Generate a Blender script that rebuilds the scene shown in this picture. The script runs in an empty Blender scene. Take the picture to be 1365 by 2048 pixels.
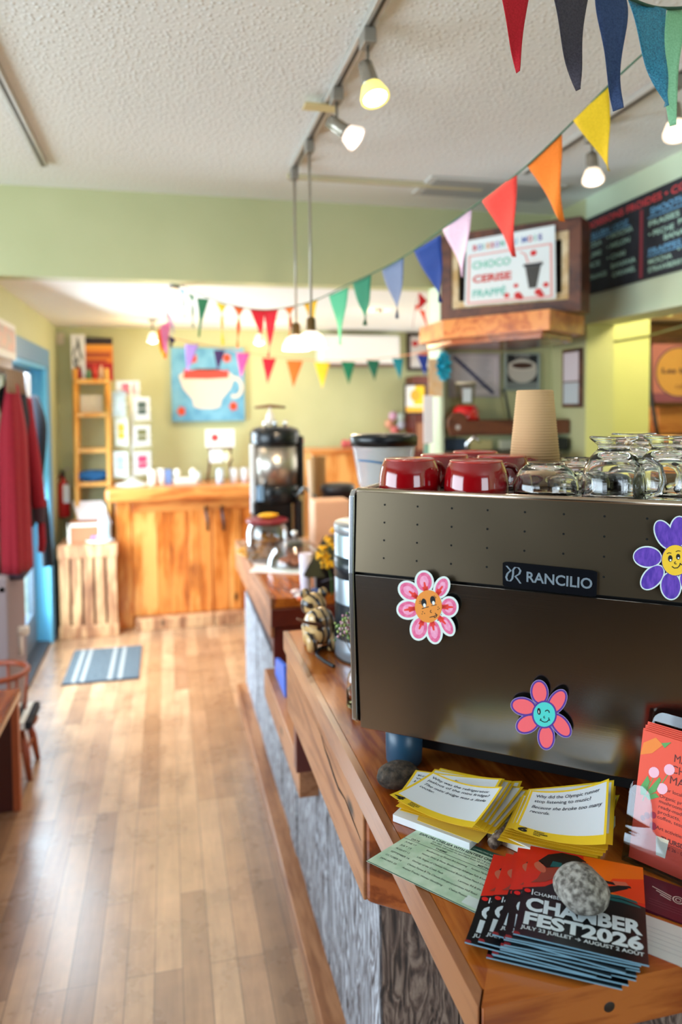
import bpy, math, random
from mathutils import Vector, Matrix, noise
from mathutils.geometry import tessellate_polygon
random.seed(7)
V = Vector
PI = math.pi
scene = bpy.context.scene
COL = scene.collection

# ------------------------------------------------------------------ camera
F, CX, CY, EYE = 1470.0, 682.5, 878.0, 1.66
pitch = math.atan((CY - 812) / F); yaw = math.atan((682.5 - 335) / F); roll = 0.009
fw = V((math.sin(yaw) * math.cos(pitch), math.cos(yaw) * math.cos(pitch), -math.sin(pitch)))
r0 = V((math.cos(yaw), -math.sin(yaw), 0)); u0 = r0.cross(fw)
rt = r0 * math.cos(roll) - u0 * math.sin(roll); up = u0 * math.cos(roll) + r0 * math.sin(roll)
CAMPOS = V((0, 0, EYE))
cd = bpy.data.cameras.new('camera'); cam = bpy.data.objects.new('camera', cd); COL.objects.link(cam)
cam.matrix_world = Matrix(((rt.x, up.x, -fw.x, 0), (rt.y, up.y, -fw.y, 0), (rt.z, up.z, -fw.z, EYE), (0, 0, 0, 1)))
cd.sensor_fit = 'VERTICAL'; cd.sensor_height = 36; cd.lens = F / 2048 * 36
cd.shift_y = -(1024 - CY) / 2048
cd.clip_start = 0.05
cd.dof.use_dof = True; cd.dof.focus_distance = 1.10; cd.dof.aperture_fstop = 2.6
scene.camera = cam
# ------------------------------------------------------------------ colour, world, big lights
vs = scene.view_settings
scene.display_settings.display_device = 'sRGB'
vs.view_transform = 'Standard'; vs.look = 'None'; vs.gamma = 1.0; vs.use_curve_mapping = False
vs.exposure = 0.55
scene.cycles.max_bounces = 10; scene.cycles.transmission_bounces = 10; scene.cycles.transparent_max_bounces = 10
scene.cycles.caustics_reflective = False; scene.cycles.caustics_refractive = False
scene.cycles.use_denoising = True
scene.cycles.sample_clamp_indirect = 6.0
w = bpy.data.worlds.new('world'); scene.world = w; w.use_nodes = True
bg = w.node_tree.nodes['Background']; bg.inputs[0].default_value = (0.75, 0.9, 1.0, 1); bg.inputs[1].default_value = 3.0

def area(name, loc, target, sx, sy, power, col=(1, 1, 1)):
    l = bpy.data.lights.new(name, 'AREA'); l.shape = 'RECTANGLE'; l.size = sx; l.size_y = sy; l.energy = power; l.color = col
    o = bpy.data.objects.new(name, l); COL.objects.link(o); o.location = loc
    o.rotation_euler = (V(target) - V(loc)).to_track_quat('-Z', 'Y').to_euler()
    o['kind'] = 'helper'
    return o
def bulb_light(name, loc, power, col=(1, .72, .42), r=.03, spot=None, target=None):
    l = bpy.data.lights.new(name, 'SPOT' if spot else 'POINT'); l.energy = power; l.color = col; l.shadow_soft_size = r
    if spot: l.spot_size = math.radians(spot); l.spot_blend = .6
    o = bpy.data.objects.new(name, l); COL.objects.link(o); o.location = loc
    if spot: o.rotation_euler = (V(target) - V(loc)).to_track_quat('-Z', 'Y').to_euler()
    o['kind'] = 'helper'
    return o
# daylight through the windows of the seating room (behind and left of the camera) and through the entrance door
area('window_light_west', (-2.75, 1.6, 1.55), (0.4, 2.2, 0.9), 3.0, 1.5, 66, (.72, .87, 1))
area('window_light_south', (1.0, -2.4, 1.7), (0.8, 2.5, 1.4), 1.5, 1.5, 14, (.80, .91, 1))
area('door_light', (-0.99, 4.75, 1.15), (1.2, 4.3, 0.2), 0.95, 1.7, 84, (.74, .88, 1))
area('far_room_fill_light', (2.5, 5.0, 1.5), (-.5, 4.9, .6), 1.5, 1.3, 14, (1, .97, .9))  # fill light for the far room; no window is built here

# ------------------------------------------------------------------ pixel rays onto real planes
def ray(x, y): return fw + rt * ((x - CX) / F) - up * ((y - CY) / F)
def onZ(x, y, z): d = ray(x, y); return CAMPOS + d * ((z - EYE) / d.z)
def onX(x, y, X): d = ray(x, y); return CAMPOS + d * (X / d.x)
def onY(x, y, Y): d = ray(x, y); return CAMPOS + d * (Y / d.y)
def onP(x, y, p, n): d = ray(x, y); return CAMPOS + d * ((V(p) - CAMPOS).dot(V(n)) / d.dot(V(n)))
def at(x, y, dep): return CAMPOS + ray(x, y) * dep

# ------------------------------------------------------------------ materials
def lin(c):
    c = c / 255.0
    return c / 12.92 if c <= .04045 else ((c + .055) / 1.055) ** 2.4
MATS = {}
def new_mat(key):
    m = bpy.data.materials.new(key); m.use_nodes = True
    MATS[key] = m
    return m, m.node_tree.nodes, m.node_tree.links, m.node_tree.nodes['Principled BSDF']
def C(r, g, b, rough=.6, metal=0.0, coat=0.0, key=None):
    key = key or 'c_%d_%d_%d_%g_%g_%g' % (r, g, b, rough, metal, coat)
    if key in MATS: return MATS[key]
    m, N, L, p = new_mat(key)
    p.inputs['Base Color'].default_value = (lin(r), lin(g), lin(b), 1)
    p.inputs['Roughness'].default_value = rough; p.inputs['Metallic'].default_value = metal
    p.inputs['Coat Weight'].default_value = coat; p.inputs['Coat Roughness'].default_value = .06
    return m
def noisy(key, c1, c2, scale=8, rough=.6, bump=0.0, stretch=(1, 1, 1), detail=4, bscale=None, metal=0, lo=.35, hi=.65, coat=0, obj=False, bdist=.01):
    if key in MATS: return MATS[key]
    m, N, L, p = new_mat(key)
    g = N.new('ShaderNodeTexCoord') if obj else N.new('ShaderNodeNewGeometry'); out = 'Object' if obj else 'Position'
    mp = N.new('ShaderNodeMapping'); mp.inputs['Scale'].default_value = stretch; L.new(g.outputs[out], mp.inputs[0])
    t = N.new('ShaderNodeTexNoise'); t.inputs['Scale'].default_value = scale; t.inputs['Detail'].default_value = detail
    L.new(mp.outputs[0], t.inputs['Vector'])
    cr = N.new('ShaderNodeValToRGB'); cr.color_ramp.elements[0].position = lo; cr.color_ramp.elements[1].position = hi
    cr.color_ramp.elements[0].color = (*[lin(v) for v in c1], 1); cr.color_ramp.elements[1].color = (*[lin(v) for v in c2], 1)
    L.new(t.outputs['Fac'], cr.inputs[0]); L.new(cr.outputs[0], p.inputs['Base Color'])
    p.inputs['Roughness'].default_value = rough; p.inputs['Metallic'].default_value = metal
    p.inputs['Coat Weight'].default_value = coat; p.inputs['Coat Roughness'].default_value = .08
    if bump:
        t2 = N.new('ShaderNodeTexNoise'); t2.inputs['Scale'].default_value = bscale or scale; t2.inputs['Detail'].default_value = 5
        L.new(mp.outputs[0], t2.inputs['Vector'])
        b = N.new('ShaderNodeBump'); b.inputs['Strength'].default_value = bump; b.inputs['Distance'].default_value = bdist
        L.new(t2.outputs['Fac'], b.inputs['Height']); L.new(b.outputs[0], p.inputs['Normal'])
    return m
def wood(key, dark, mid, light, grain='x', rough=.35, scale=1.0, coat=.4, knots=True, bump=.15):
    """pine or spruce board: long streaks along one axis plus wandering rings and knots"""
    if key in MATS: return MATS[key]
    m, N, L, p = new_mat(key)
    g = N.new('ShaderNodeNewGeometry'); mp = N.new('ShaderNodeMapping')
    s = {'x': (.12, 1, 1), 'y': (1, .12, 1), 'z': (1, 1, .12)}[grain]
    mp.inputs['Scale'].default_value = [v * scale for v in s]; L.new(g.outputs['Position'], mp.inputs[0])
    n1 = N.new('ShaderNodeTexNoise'); n1.inputs['Scale'].default_value = 14; n1.inputs['Detail'].default_value = 6; n1.inputs['Distortion'].default_value = 1.2
    n2 = N.new('ShaderNodeTexNoise'); n2.inputs['Scale'].default_value = 90; n2.inputs['Detail'].default_value = 4; n2.inputs['Distortion'].default_value = .4
    n3 = N.new('ShaderNodeTexNoise'); n3.inputs['Scale'].default_value = 3.2; n3.inputs['Detail'].default_value = 2
    for n in (n1, n2): L.new(mp.outputs[0], n.inputs['Vector'])
    L.new(g.outputs['Position'], n3.inputs['Vector'])
    mx = N.new('ShaderNodeMath'); mx.operation = 'MULTIPLY_ADD'; mx.inputs[1].default_value = .35
    L.new(n2.outputs['Fac'], mx.inputs[0]); L.new(n1.outputs['Fac'], mx.inputs[2])
    mx2 = N.new('ShaderNodeMath'); mx2.operation = 'MULTIPLY_ADD'; mx2.inputs[1].default_value = .5
    L.new(n3.outputs['Fac'], mx2.inputs[0]); L.new(mx.outputs[0], mx2.inputs[2])
    cr = N.new('ShaderNodeValToRGB'); e = cr.color_ramp.elements
    e[0].position = .62; e[1].position = 1.15
    e[0].color = (*[lin(v) for v in dark], 1); e[1].color = (*[lin(v) for v in light], 1)
    em = cr.color_ramp.elements.new(.86); em.color = (*[lin(v) for v in mid], 1)
    L.new(mx2.outputs[0], cr.inputs[0])
    last = cr.outputs[0]
    if knots:
        vo = N.new('ShaderNodeTexVoronoi'); vo.inputs['Scale'].default_value = 3.1 * scale
        mp2 = N.new('ShaderNodeMapping'); mp2.inputs['Scale'].default_value = {'x': (.6, 1.3, 1.3), 'y': (1.3, .6, 1.3), 'z': (1.3, 1.3, .6)}[grain]
        L.new(g.outputs['Position'], mp2.inputs[0]); L.new(mp2.outputs[0], vo.inputs['Vector'])
        k = N.new('ShaderNodeValToRGB'); k.color_ramp.elements[0].position = .03; k.color_ramp.elements[1].position = .075
        k.color_ramp.elements[0].color = (1, 1, 1, 1); k.color_ramp.elements[1].color = (0, 0, 0, 1)
        L.new(vo.outputs['Distance'], k.inputs[0])
        mc = N.new('ShaderNodeMixRGB'); mc.inputs[2].default_value = (*[lin(v * .35) for v in dark], 1)
        L.new(k.outputs[0], mc.inputs[0]); L.new(last, mc.inputs[1]); last = mc.outputs[0]
    L.new(last, p.inputs['Base Color'])
    p.inputs['Roughness'].default_value = rough; p.inputs['Coat Weight'].default_value = coat; p.inputs['Coat Roughness'].default_value = .12
    b = N.new('ShaderNodeBump'); b.inputs['Strength'].default_value = bump; b.inputs['Distance'].default_value = .004
    L.new(mx.outputs[0], b.inputs['Height']); L.new(b.outputs[0], p.inputs['Normal'])
    return m
def barn(key, dark, mid, light):
    """weathered barn board with deep wandering vertical grain"""
    if key in MATS: return MATS[key]
    m, N, L, p = new_mat(key)
    g = N.new('ShaderNodeNewGeometry'); mp = N.new('ShaderNodeMapping'); mp.inputs['Scale'].default_value = (1, 1, .26)
    L.new(g.outputs['Position'], mp.inputs[0])
    n0 = N.new('ShaderNodeTexNoise'); n0.inputs['Scale'].default_value = 9; n0.inputs['Detail'].default_value = 2
    L.new(mp.outputs[0], n0.inputs['Vector'])
    mixv = N.new('ShaderNodeVectorMath'); mixv.operation = 'MULTIPLY_ADD'; mixv.inputs[1].default_value = (.20, .20, .20)
    L.new(n0.outputs['Color'], mixv.inputs[0]); L.new(mp.outputs[0], mixv.inputs[2])
    wv = N.new('ShaderNodeTexWave'); wv.wave_type = 'BANDS'; wv.bands_direction = 'Y'; wv.inputs['Scale'].default_value = 26; wv.inputs['Distortion'].default_value = 9
    wv.inputs['Detail'].default_value = 4; wv.inputs['Detail Scale'].default_value = 1.6
    L.new(mixv.outputs[0], wv.inputs['Vector'])
    n1 = N.new('ShaderNodeTexNoise'); n1.inputs['Scale'].default_value = 60; n1.inputs['Detail'].default_value = 6; n1.inputs['Roughness'].default_value = .65
    L.new(mixv.outputs[0], n1.inputs['Vector'])
    a = N.new('ShaderNodeMath'); a.operation = 'MULTIPLY_ADD'; a.inputs[1].default_value = .20; L.new(wv.outputs['Fac'], a.inputs[0]); L.new(n1.outputs['Fac'], a.inputs[2])
    cr = N.new('ShaderNodeValToRGB'); e = cr.color_ramp.elements
    e[0].position = .40; e[1].position = .80; e[0].color = (*[lin(v) for v in dark], 1); e[1].color = (*[lin(v) for v in light], 1)
    em = e.new(.58); em.color = (*[lin(v) for v in mid], 1)
    L.new(a.outputs[0], cr.inputs[0]); L.new(cr.outputs[0], p.inputs['Base Color'])
    p.inputs['Roughness'].default_value = .75
    b = N.new('ShaderNodeBump'); b.inputs['Strength'].default_value = .7; b.inputs['Distance'].default_value = .006
    L.new(a.outputs[0], b.inputs['Height']); L.new(b.outputs[0], p.inputs['Normal'])
    return m
def glass(key='clear_glass', tint=(1, 1, 1), rough=0.0, ior=1.45):
    if key in MATS: return MATS[key]
    m, N, L, p = new_mat(key)
    p.inputs['Base Color'].default_value = (*tint, 1); p.inputs['Transmission Weight'].default_value = 1
    p.inputs['Roughness'].default_value = rough; p.inputs['IOR'].default_value = ior
    return m
def thinglass(key, tint=(1, 1, 1), gloss=.12):
    if key in MATS: return MATS[key]
    m, N, L, p = new_mat(key); N.remove(p)
    t = N.new('ShaderNodeBsdfTransparent'); t.inputs[0].default_value = (*tint, 1)
    gl = N.new('ShaderNodeBsdfGlossy'); gl.inputs['Roughness'].default_value = .03
    fr = N.new('ShaderNodeLayerWeight'); fr.inputs[0].default_value = .5
    pw = N.new('ShaderNodeMath'); pw.operation = 'POWER'; pw.inputs[1].default_value = 4 if gloss < .4 else 2.2; L.new(fr.outputs['Facing'], pw.inputs[0])
    ad = N.new('ShaderNodeMath'); ad.operation = 'MULTIPLY_ADD'; ad.inputs[1].default_value = .6; ad.inputs[2].default_value = gloss * gloss * .4; L.new(pw.outputs[0], ad.inputs[0])
    mx = N.new('ShaderNodeMixShader'); L.new(ad.outputs[0], mx.inputs[0]); L.new(t.outputs[0], mx.inputs[1]); L.new(gl.outputs[0], mx.inputs[2])
    L.new(mx.outputs[0], N['Material Output'].inputs[0])
    return m
def milky(key, col, k=.4):
    if key in MATS: return MATS[key]
    m, N, L, p = new_mat(key); p.inputs['Base Color'].default_value = (*col, 1); p.inputs['Roughness'].default_value = .12; p.inputs['Alpha'].default_value = k
    return m
def glow(key, col, s):
    if key in MATS: return MATS[key]
    m, N, L, p = new_mat(key)
    p.inputs['Base Color'].default_value = (*col, 1); p.inputs['Emission Color'].default_value = (*col, 1); p.inputs['Emission Strength'].default_value = s
    return m

GREEN = noisy('green_wall_paint', (188, 191, 144), (194, 196, 150), 3, .55, .05, bscale=60)
GREEN2 = noisy('pale_green', (206, 220, 190), (210, 224, 195), 3, .5)
YGREEN = noisy('lime_wall_paint', (222, 224, 146), (226, 228, 152), 3, .5)
WHITE = C(238, 236, 230, .5); OFFW = C(225, 220, 210, .5); BLACK = C(18, 18, 20, .4); GLOSSBLACK = C(12, 12, 14, .15)
PINE = wood('varnished_pine', (92, 36, 8), (152, 70, 18), (190, 106, 38), 'y', .22)
PINEX = wood('varnished_pine_cross', (92, 36, 8), (146, 68, 18), (182, 100, 38), 'x', .22)
PINEZ = wood('varnished_pine_upright', (140, 66, 18), (214, 124, 50), (234, 164, 90), 'z', .3, scale=.8)
PINEZ2 = wood('varnished_pine_upright_deep', (120, 50, 16), (196, 104, 36), (222, 136, 64), 'z', .3, scale=.9)
REDWOOD = wood('red_brown_board', (70, 28, 12), (124, 56, 22), (158, 82, 38), 'y', .25)
EDGEWOOD = wood('pale_brown_edge_board', (104, 58, 30), (150, 94, 56), (176, 120, 80), 'y', .45, coat=.1)
EDGEWOOD2 = wood('glossy_edge_board', (88, 44, 22), (132, 76, 42), (160, 102, 64), 'y', .35, coat=.7)
DARKRED = noisy('dark_red_stained_panel', (84, 28, 18), (104, 38, 24), 6, .35, stretch=(1, 1, 1))
DARKWOOD = wood('dark_brown_wood', (44, 22, 14), (84, 44, 28), (110, 62, 40), 'x', .4, coat=.1, knots=False)
ORANGEWOOD = wood('orange_pine', (138, 62, 20), (192, 102, 42), (218, 138, 68), 'x', .35)
OLDPINE = wood('old_crate_wood', (110, 66, 44), (176, 122, 86), (212, 166, 122), 'z', .6, coat=0)
GOLDPINE = wood('golden_ladder_wood', (180, 108, 34), (226, 156, 62), (238, 182, 96), 'z', .4, coat=.2, knots=False)
BARN = barn('grey_barn_board', (54, 46, 48), (128, 126, 132), (192, 198, 210))
BARNB = barn('brown_barn_board', (34, 24, 20), (82, 64, 56), (128, 110, 98))
STEEL = C(190, 186, 180, .28, 1.0); CHROME = C(225, 225, 228, .08, 1.0); GREYMETAL = C(150, 146, 138, .35, .8)
GLASS = glass(); 

# ------------------------------------------------------------------ mesh builder
WORLD = {}
_TX = {}
def text_data(s, bold=0.0, shear=0.0):
    k = (s, bold, shear)
    if k in _TX: return _TX[k]
    cu = bpy.data.curves.new('t', 'FONT'); cu.body = s; cu.size = 1; cu.offset = bold; cu.shear = shear; cu.resolution_u = 3
    o = bpy.data.objects.new('t', cu); COL.objects.link(o)
    dg = bpy.context.evaluated_depsgraph_get(); ev = o.evaluated_get(dg); me = ev.to_mesh()
    vs_ = [(v.co.x, v.co.y) for v in me.vertices]; fs = [tuple(p.vertices) for p in me.polygons]
    ev.to_mesh_clear(); bpy.data.objects.remove(o); bpy.data.curves.remove(cu)
    w_ = max([v[0] for v in vs_] or [1])
    _TX[k] = (vs_, fs, w_)
    return _TX[k]
class MB:
    def __init__(s): s.v = []; s.f = []; s.m = []; s.sm = []; s.mats = []
    def mi(s, mat):
        if mat not in s.mats: s.mats.append(mat)
        return s.mats.index(mat)
    def add(s, verts, faces, mat, smooth=False, M=None):
        b = len(s.v); i = s.mi(mat)
        for v in verts:
            v = V(v); s.v.append(M @ v if M is not None else v)
        for f in faces: s.f.append([b + k for k in f]); s.m.append(i); s.sm.append(smooth)
        return s
    def box(s, x0, x1, y0, y1, z0, z1, mat, M=None):
        vs_ = [(x, y, z) for x in (x0, x1) for y in (y0, y1) for z in (z0, z1)]
        return s.add(vs_, [(0, 1, 3, 2), (4, 6, 7, 5), (0, 4, 5, 1), (2, 3, 7, 6), (0, 2, 6, 4), (1, 5, 7, 3)], mat, False, M)
    def prism(s, pts, z0, z1, mat, M=None, capmat=None):
        n = len(pts); ar = sum(pts[i][0] * pts[(i + 1) % n][1] - pts[(i + 1) % n][0] * pts[i][1] for i in range(n))
        if ar < 0: pts = pts[::-1]
        tri = tessellate_polygon([[V((p[0], p[1], 0)) for p in pts]])
        fixed = []
        for t in tri:
            a, b, c = [pts[k] for k in t]
            cr = (b[0] - a[0]) * (c[1] - a[1]) - (b[1] - a[1]) * (c[0] - a[0])
            fixed.append(t if cr > 0 else t[::-1])
        vs_ = [(p[0], p[1], z0) for p in pts] + [(p[0], p[1], z1) for p in pts]
        s.add(vs_, [(i, (i + 1) % n, n + (i + 1) % n, n + i) for i in range(n)] + [tuple(reversed(t)) for t in fixed], mat, False, M)
        return s.add([(p[0], p[1], z1) for p in pts], fixed, capmat or mat, False, M)
    def lathe(s, prof, c=(0, 0, 0), mat=None, seg=32, M=None, smooth=True, squash=(1, 1)):
        vs_ = []; fs = []
        for r, z in prof:
            for k in range(seg):
                a = 2 * PI * k / seg; vs_.append((c[0] + r * math.cos(a) * squash[0], c[1] + r * math.sin(a) * squash[1], c[2] + z))
        for i in range(len(prof) - 1):
            for k in range(seg):
                k2 = (k + 1) % seg; fs.append((i * seg + k, i * seg + k2, (i + 1) * seg + k2, (i + 1) * seg + k))
        if prof[0][0] > 1e-6: fs.append(tuple(reversed(range(seg))))
        if prof[-1][0] > 1e-6: fs.append(tuple((len(prof) - 1) * seg + k for k in range(seg)))
        return s.add(vs_, fs, mat, smooth, M)
    def tube(s, path, r, mat, seg=8, closed=False, M=None, smooth=True):
        P = [V(p) for p in path]; n = len(P); vs_ = []; fs = []
        rr = r if isinstance(r, (list, tuple)) else [r] * n
        ref = None
        for i in range(n):
            a = P[(i - 1) % n] if (closed or i > 0) else P[i]; b = P[(i + 1) % n] if (closed or i < n - 1) else P[i]
            t = (b - a).normalized()
            if ref is None: ref = t.orthogonal().normalized()
            ref = (ref - t * ref.dot(t)); ref = ref.normalized() if ref.length > 1e-6 else t.orthogonal().normalized()
            q = t.cross(ref)
            for k in range(seg):
                an = 2 * PI * k / seg; vs_.append(P[i] + (ref * math.cos(an) + q * math.sin(an)) * rr[i])
        m = n if closed else n - 1
        for i in range(m):
            j = (i + 1) % n
            for k in range(seg):
                k2 = (k + 1) % seg; fs.append((i * seg + k, i * seg + k2, j * seg + k2, j * seg + k))
        if not closed: fs.append(tuple(reversed(range(seg)))); fs.append(tuple((n - 1) * seg + k for k in range(seg)))
        return s.add(vs_, fs, mat, smooth, M)
    def ball(s, c, rad, mat, seg=20, rings=12, M=None, lump=0, ls=3, seed=0):
        if not hasattr(rad, '__len__'): rad = (rad,) * 3
        vs_ = []; fs = []
        for i in range(rings + 1):
            th = PI * i / rings
            for k in range(seg):
                a = 2 * PI * k / seg; d = V((math.sin(th) * math.cos(a), math.sin(th) * math.sin(a), -math.cos(th)))
                q = 1 + (lump * noise.noise(d * ls + V((seed, seed * 1.7, 3.1))) if lump else 0)
                vs_.append((c[0] + d.x * rad[0] * q, c[1] + d.y * rad[1] * q, c[2] + d.z * rad[2] * q))
        for i in range(rings):
            for k in range(seg):
                k2 = (k + 1) % seg; fs.append((i * seg + k, i * seg + k2, (i + 1) * seg + k2, (i + 1) * seg + k))
        return s.add(vs_, fs, mat, True, M)
    def grid(s, fn, nu, nv, matfn, smooth=True, thick=0.0, n=None, M=None):
        """fn(u,v)->point, u,v in 0..1"""
        vs_ = [V(fn(i / nu, j / nv)) for j in range(nv + 1) for i in range(nu + 1)]
        for j in range(nv):
            for i in range(nu):
                q = [j * (nu + 1) + i, j * (nu + 1) + i + 1, (j + 1) * (nu + 1) + i + 1, (j + 1) * (nu + 1) + i]
                mt = matfn(i, j) if callable(matfn) else matfn
                s.m.append(s.mi(mt)); s.sm.append(smooth); s.f.append([len(s.v) + k for k in q])
        for v in vs_: s.v.append(M @ v if M is not None else v)
        return s
    def loft(s, rings, mat, smooth=True, cap=True, M=None):
        n = len(rings[0]); vs_ = [p for r in rings for p in r]; fs = []
        for i in range(len(rings) - 1):
            for k in range(n):
                k2 = (k + 1) % n; fs.append((i * n + k, i * n + k2, (i + 1) * n + k2, (i + 1) * n + k))
        if cap: fs.append(tuple(reversed(range(n)))); fs.append(tuple((len(rings) - 1) * n + k for k in range(n)))
        return s.add(vs_, fs, mat, smooth, M)
    def text(s, t, fm, u, v, size, mat, bold=0.0, shear=0.0, width=None, align='l', lift=.0003):
        """fm(u,v,lift)->point; (u,v) baseline start in metres"""
        vs_, fs, w_ = text_data(t, bold, shear)
        sx = width / w_ if width else size
        off = {'l': 0, 'c': -w_ * sx / 2, 'r': -w_ * sx}[align]
        return s.add([fm(u + off + x * sx, v + y * size, lift) for x, y in vs_], fs, mat)
    def shape(s, pts, fm, mat, lift=.0002):
        tri = tessellate_polygon([[V((p[0], p[1], 0)) for p in pts]])
        fx = []
        for t in tri:
            a, b, c = [pts[k] for k in t]
            cr = (b[0] - a[0]) * (c[1] - a[1]) - (b[1] - a[1]) * (c[0] - a[0])
            fx.append(t if cr > 0 else t[::-1])
        return s.add([fm(p[0], p[1], lift) for p in pts], fx, mat)
    def stroke(s, pts, wd, fm, mat, lift=.0003):
        n = len(pts)
        for i in range(n - 1):
            a = V(pts[i]).to_2d(); b = V(pts[i + 1]).to_2d(); d = b - a
            if d.length < 1e-9: continue
            d.normalize(); q = V((-d.y, d.x)) * wd / 2; a2 = a - d * wd * .3; b2 = b + d * wd * .3
            s.shape([a2 + q, a2 - q, b2 - q, b2 + q], fm, mat, lift + i * 8e-6)
        return s
    def build(s, name, parent=None, label=None, cat=None, group=None, kind=None, bevel=0.0, solid=0.0, sub=0, origin=None):
        me = bpy.data.meshes.new(name)
        if parent is not None: o0 = WORLD[parent.name]
        elif origin is not None: o0 = V(origin)
        else:
            xs = [v.x for v in s.v]; ys = [v.y for v in s.v]; o0 = V(((min(xs) + max(xs)) / 2, (min(ys) + max(ys)) / 2, min(v.z for v in s.v)))
        me.from_pydata([tuple(v - o0) for v in s.v], [], s.f)
        for mt in s.mats: me.materials.append(mt)
        me.polygons.foreach_set('material_index', s.m); me.polygons.foreach_set('use_smooth', s.sm); me.update()
        o = bpy.data.objects.new(name, me); COL.objects.link(o)
        if parent is not None: o.parent = parent
        else: o.location = o0
        WORLD[o.name] = o0
        if solid:
            md = o.modifiers.new('solid', 'SOLIDIFY'); md.thickness = solid; md.offset = -1
        if bevel:
            md = o.modifiers.new('bevel', 'BEVEL'); md.width = bevel; md.segments = 3; md.limit_method = 'ANGLE'; md.angle_limit = .7
        if sub:
            md = o.modifiers.new('sub', 'SUBSURF'); md.levels = sub; md.render_levels = sub
        tag(o, label, cat, group, kind)
        return o
def tag(o, label=None, cat=None, group=None, kind=None):
    if label: o['label'] = label
    if cat: o['category'] = cat
    if group: o['group'] = group
    if kind: o['kind'] = kind
    return o
def thing(name, loc, label, cat, group=None):
    o = bpy.data.objects.new(name, None); COL.objects.link(o); o.location = loc; o.empty_display_size = .05
    WORLD[o.name] = V(loc)
    return tag(o, label, cat, group)
def dup(root, loc, rz=0.0, label=None, scale=1.0, group=None):
    r = root.copy(); COL.objects.link(r); r.location = loc; r.rotation_euler = (0, 0, root.rotation_euler.z + rz); r.scale = (scale,) * 3
    if label: r['label'] = label
    if group: r['group'] = group
    WORLD[r.name] = V(loc)
    def kids(a, b):
        for ch in [c for c in bpy.data.objects if c.parent == a]:
            c = ch.copy(); COL.objects.link(c); c.parent = b; kids(ch, c)
    kids(root, r)
    return r
def struct(name, mb, **k): return mb.build(name, kind='structure', **k)
def frame(o, x, y):
    """flat mapping (u,v,lift) on a plane through o with axes x, y"""
    o = V(o); x = V(x).normalized(); y = V(y).normalized(); n = x.cross(y).normalized()
    return lambda u, v, l=0.0: o + x * u + y * v + n * l
def ell(cx, cy, rx, ry, rot=0, n=24, a0=0, a1=2 * PI):
    out = []
    for k in range(n if abs(a1 - a0 - 2 * PI) < 1e-6 else n + 1):
        a = a0 + (a1 - a0) * k / n; x = rx * math.cos(a); y = ry * math.sin(a)
        out.append((cx + x * math.cos(rot) - y * math.sin(rot), cy + x * math.sin(rot) + y * math.cos(rot)))
    return out
def pxmap(p, n):
    """pixel tracing (x, y in photo) onto a real plane; lift towards the viewer side"""
    n = V(n).normalized()
    if n.dot(CAMPOS - V(p)) < 0: n = -n
    return lambda x, y, l=0.0: onP(x, -y, V(p) + n * l, n)
def nq(pts): return [(a, -b) for a, b in pts]
def rrect(x0, x1, y0, y1, r, n=5):
    out = []
    for cx, cy, a in ((x1 - r, y1 - r, 0), (x0 + r, y1 - r, PI / 2), (x0 + r, y0 + r, PI), (x1 - r, y0 + r, 1.5 * PI)):
        for k in range(n + 1):
            b = a + PI / 2 * k / n; out.append((cx + r * math.cos(b), cy + r * math.sin(b)))
    return out

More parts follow.
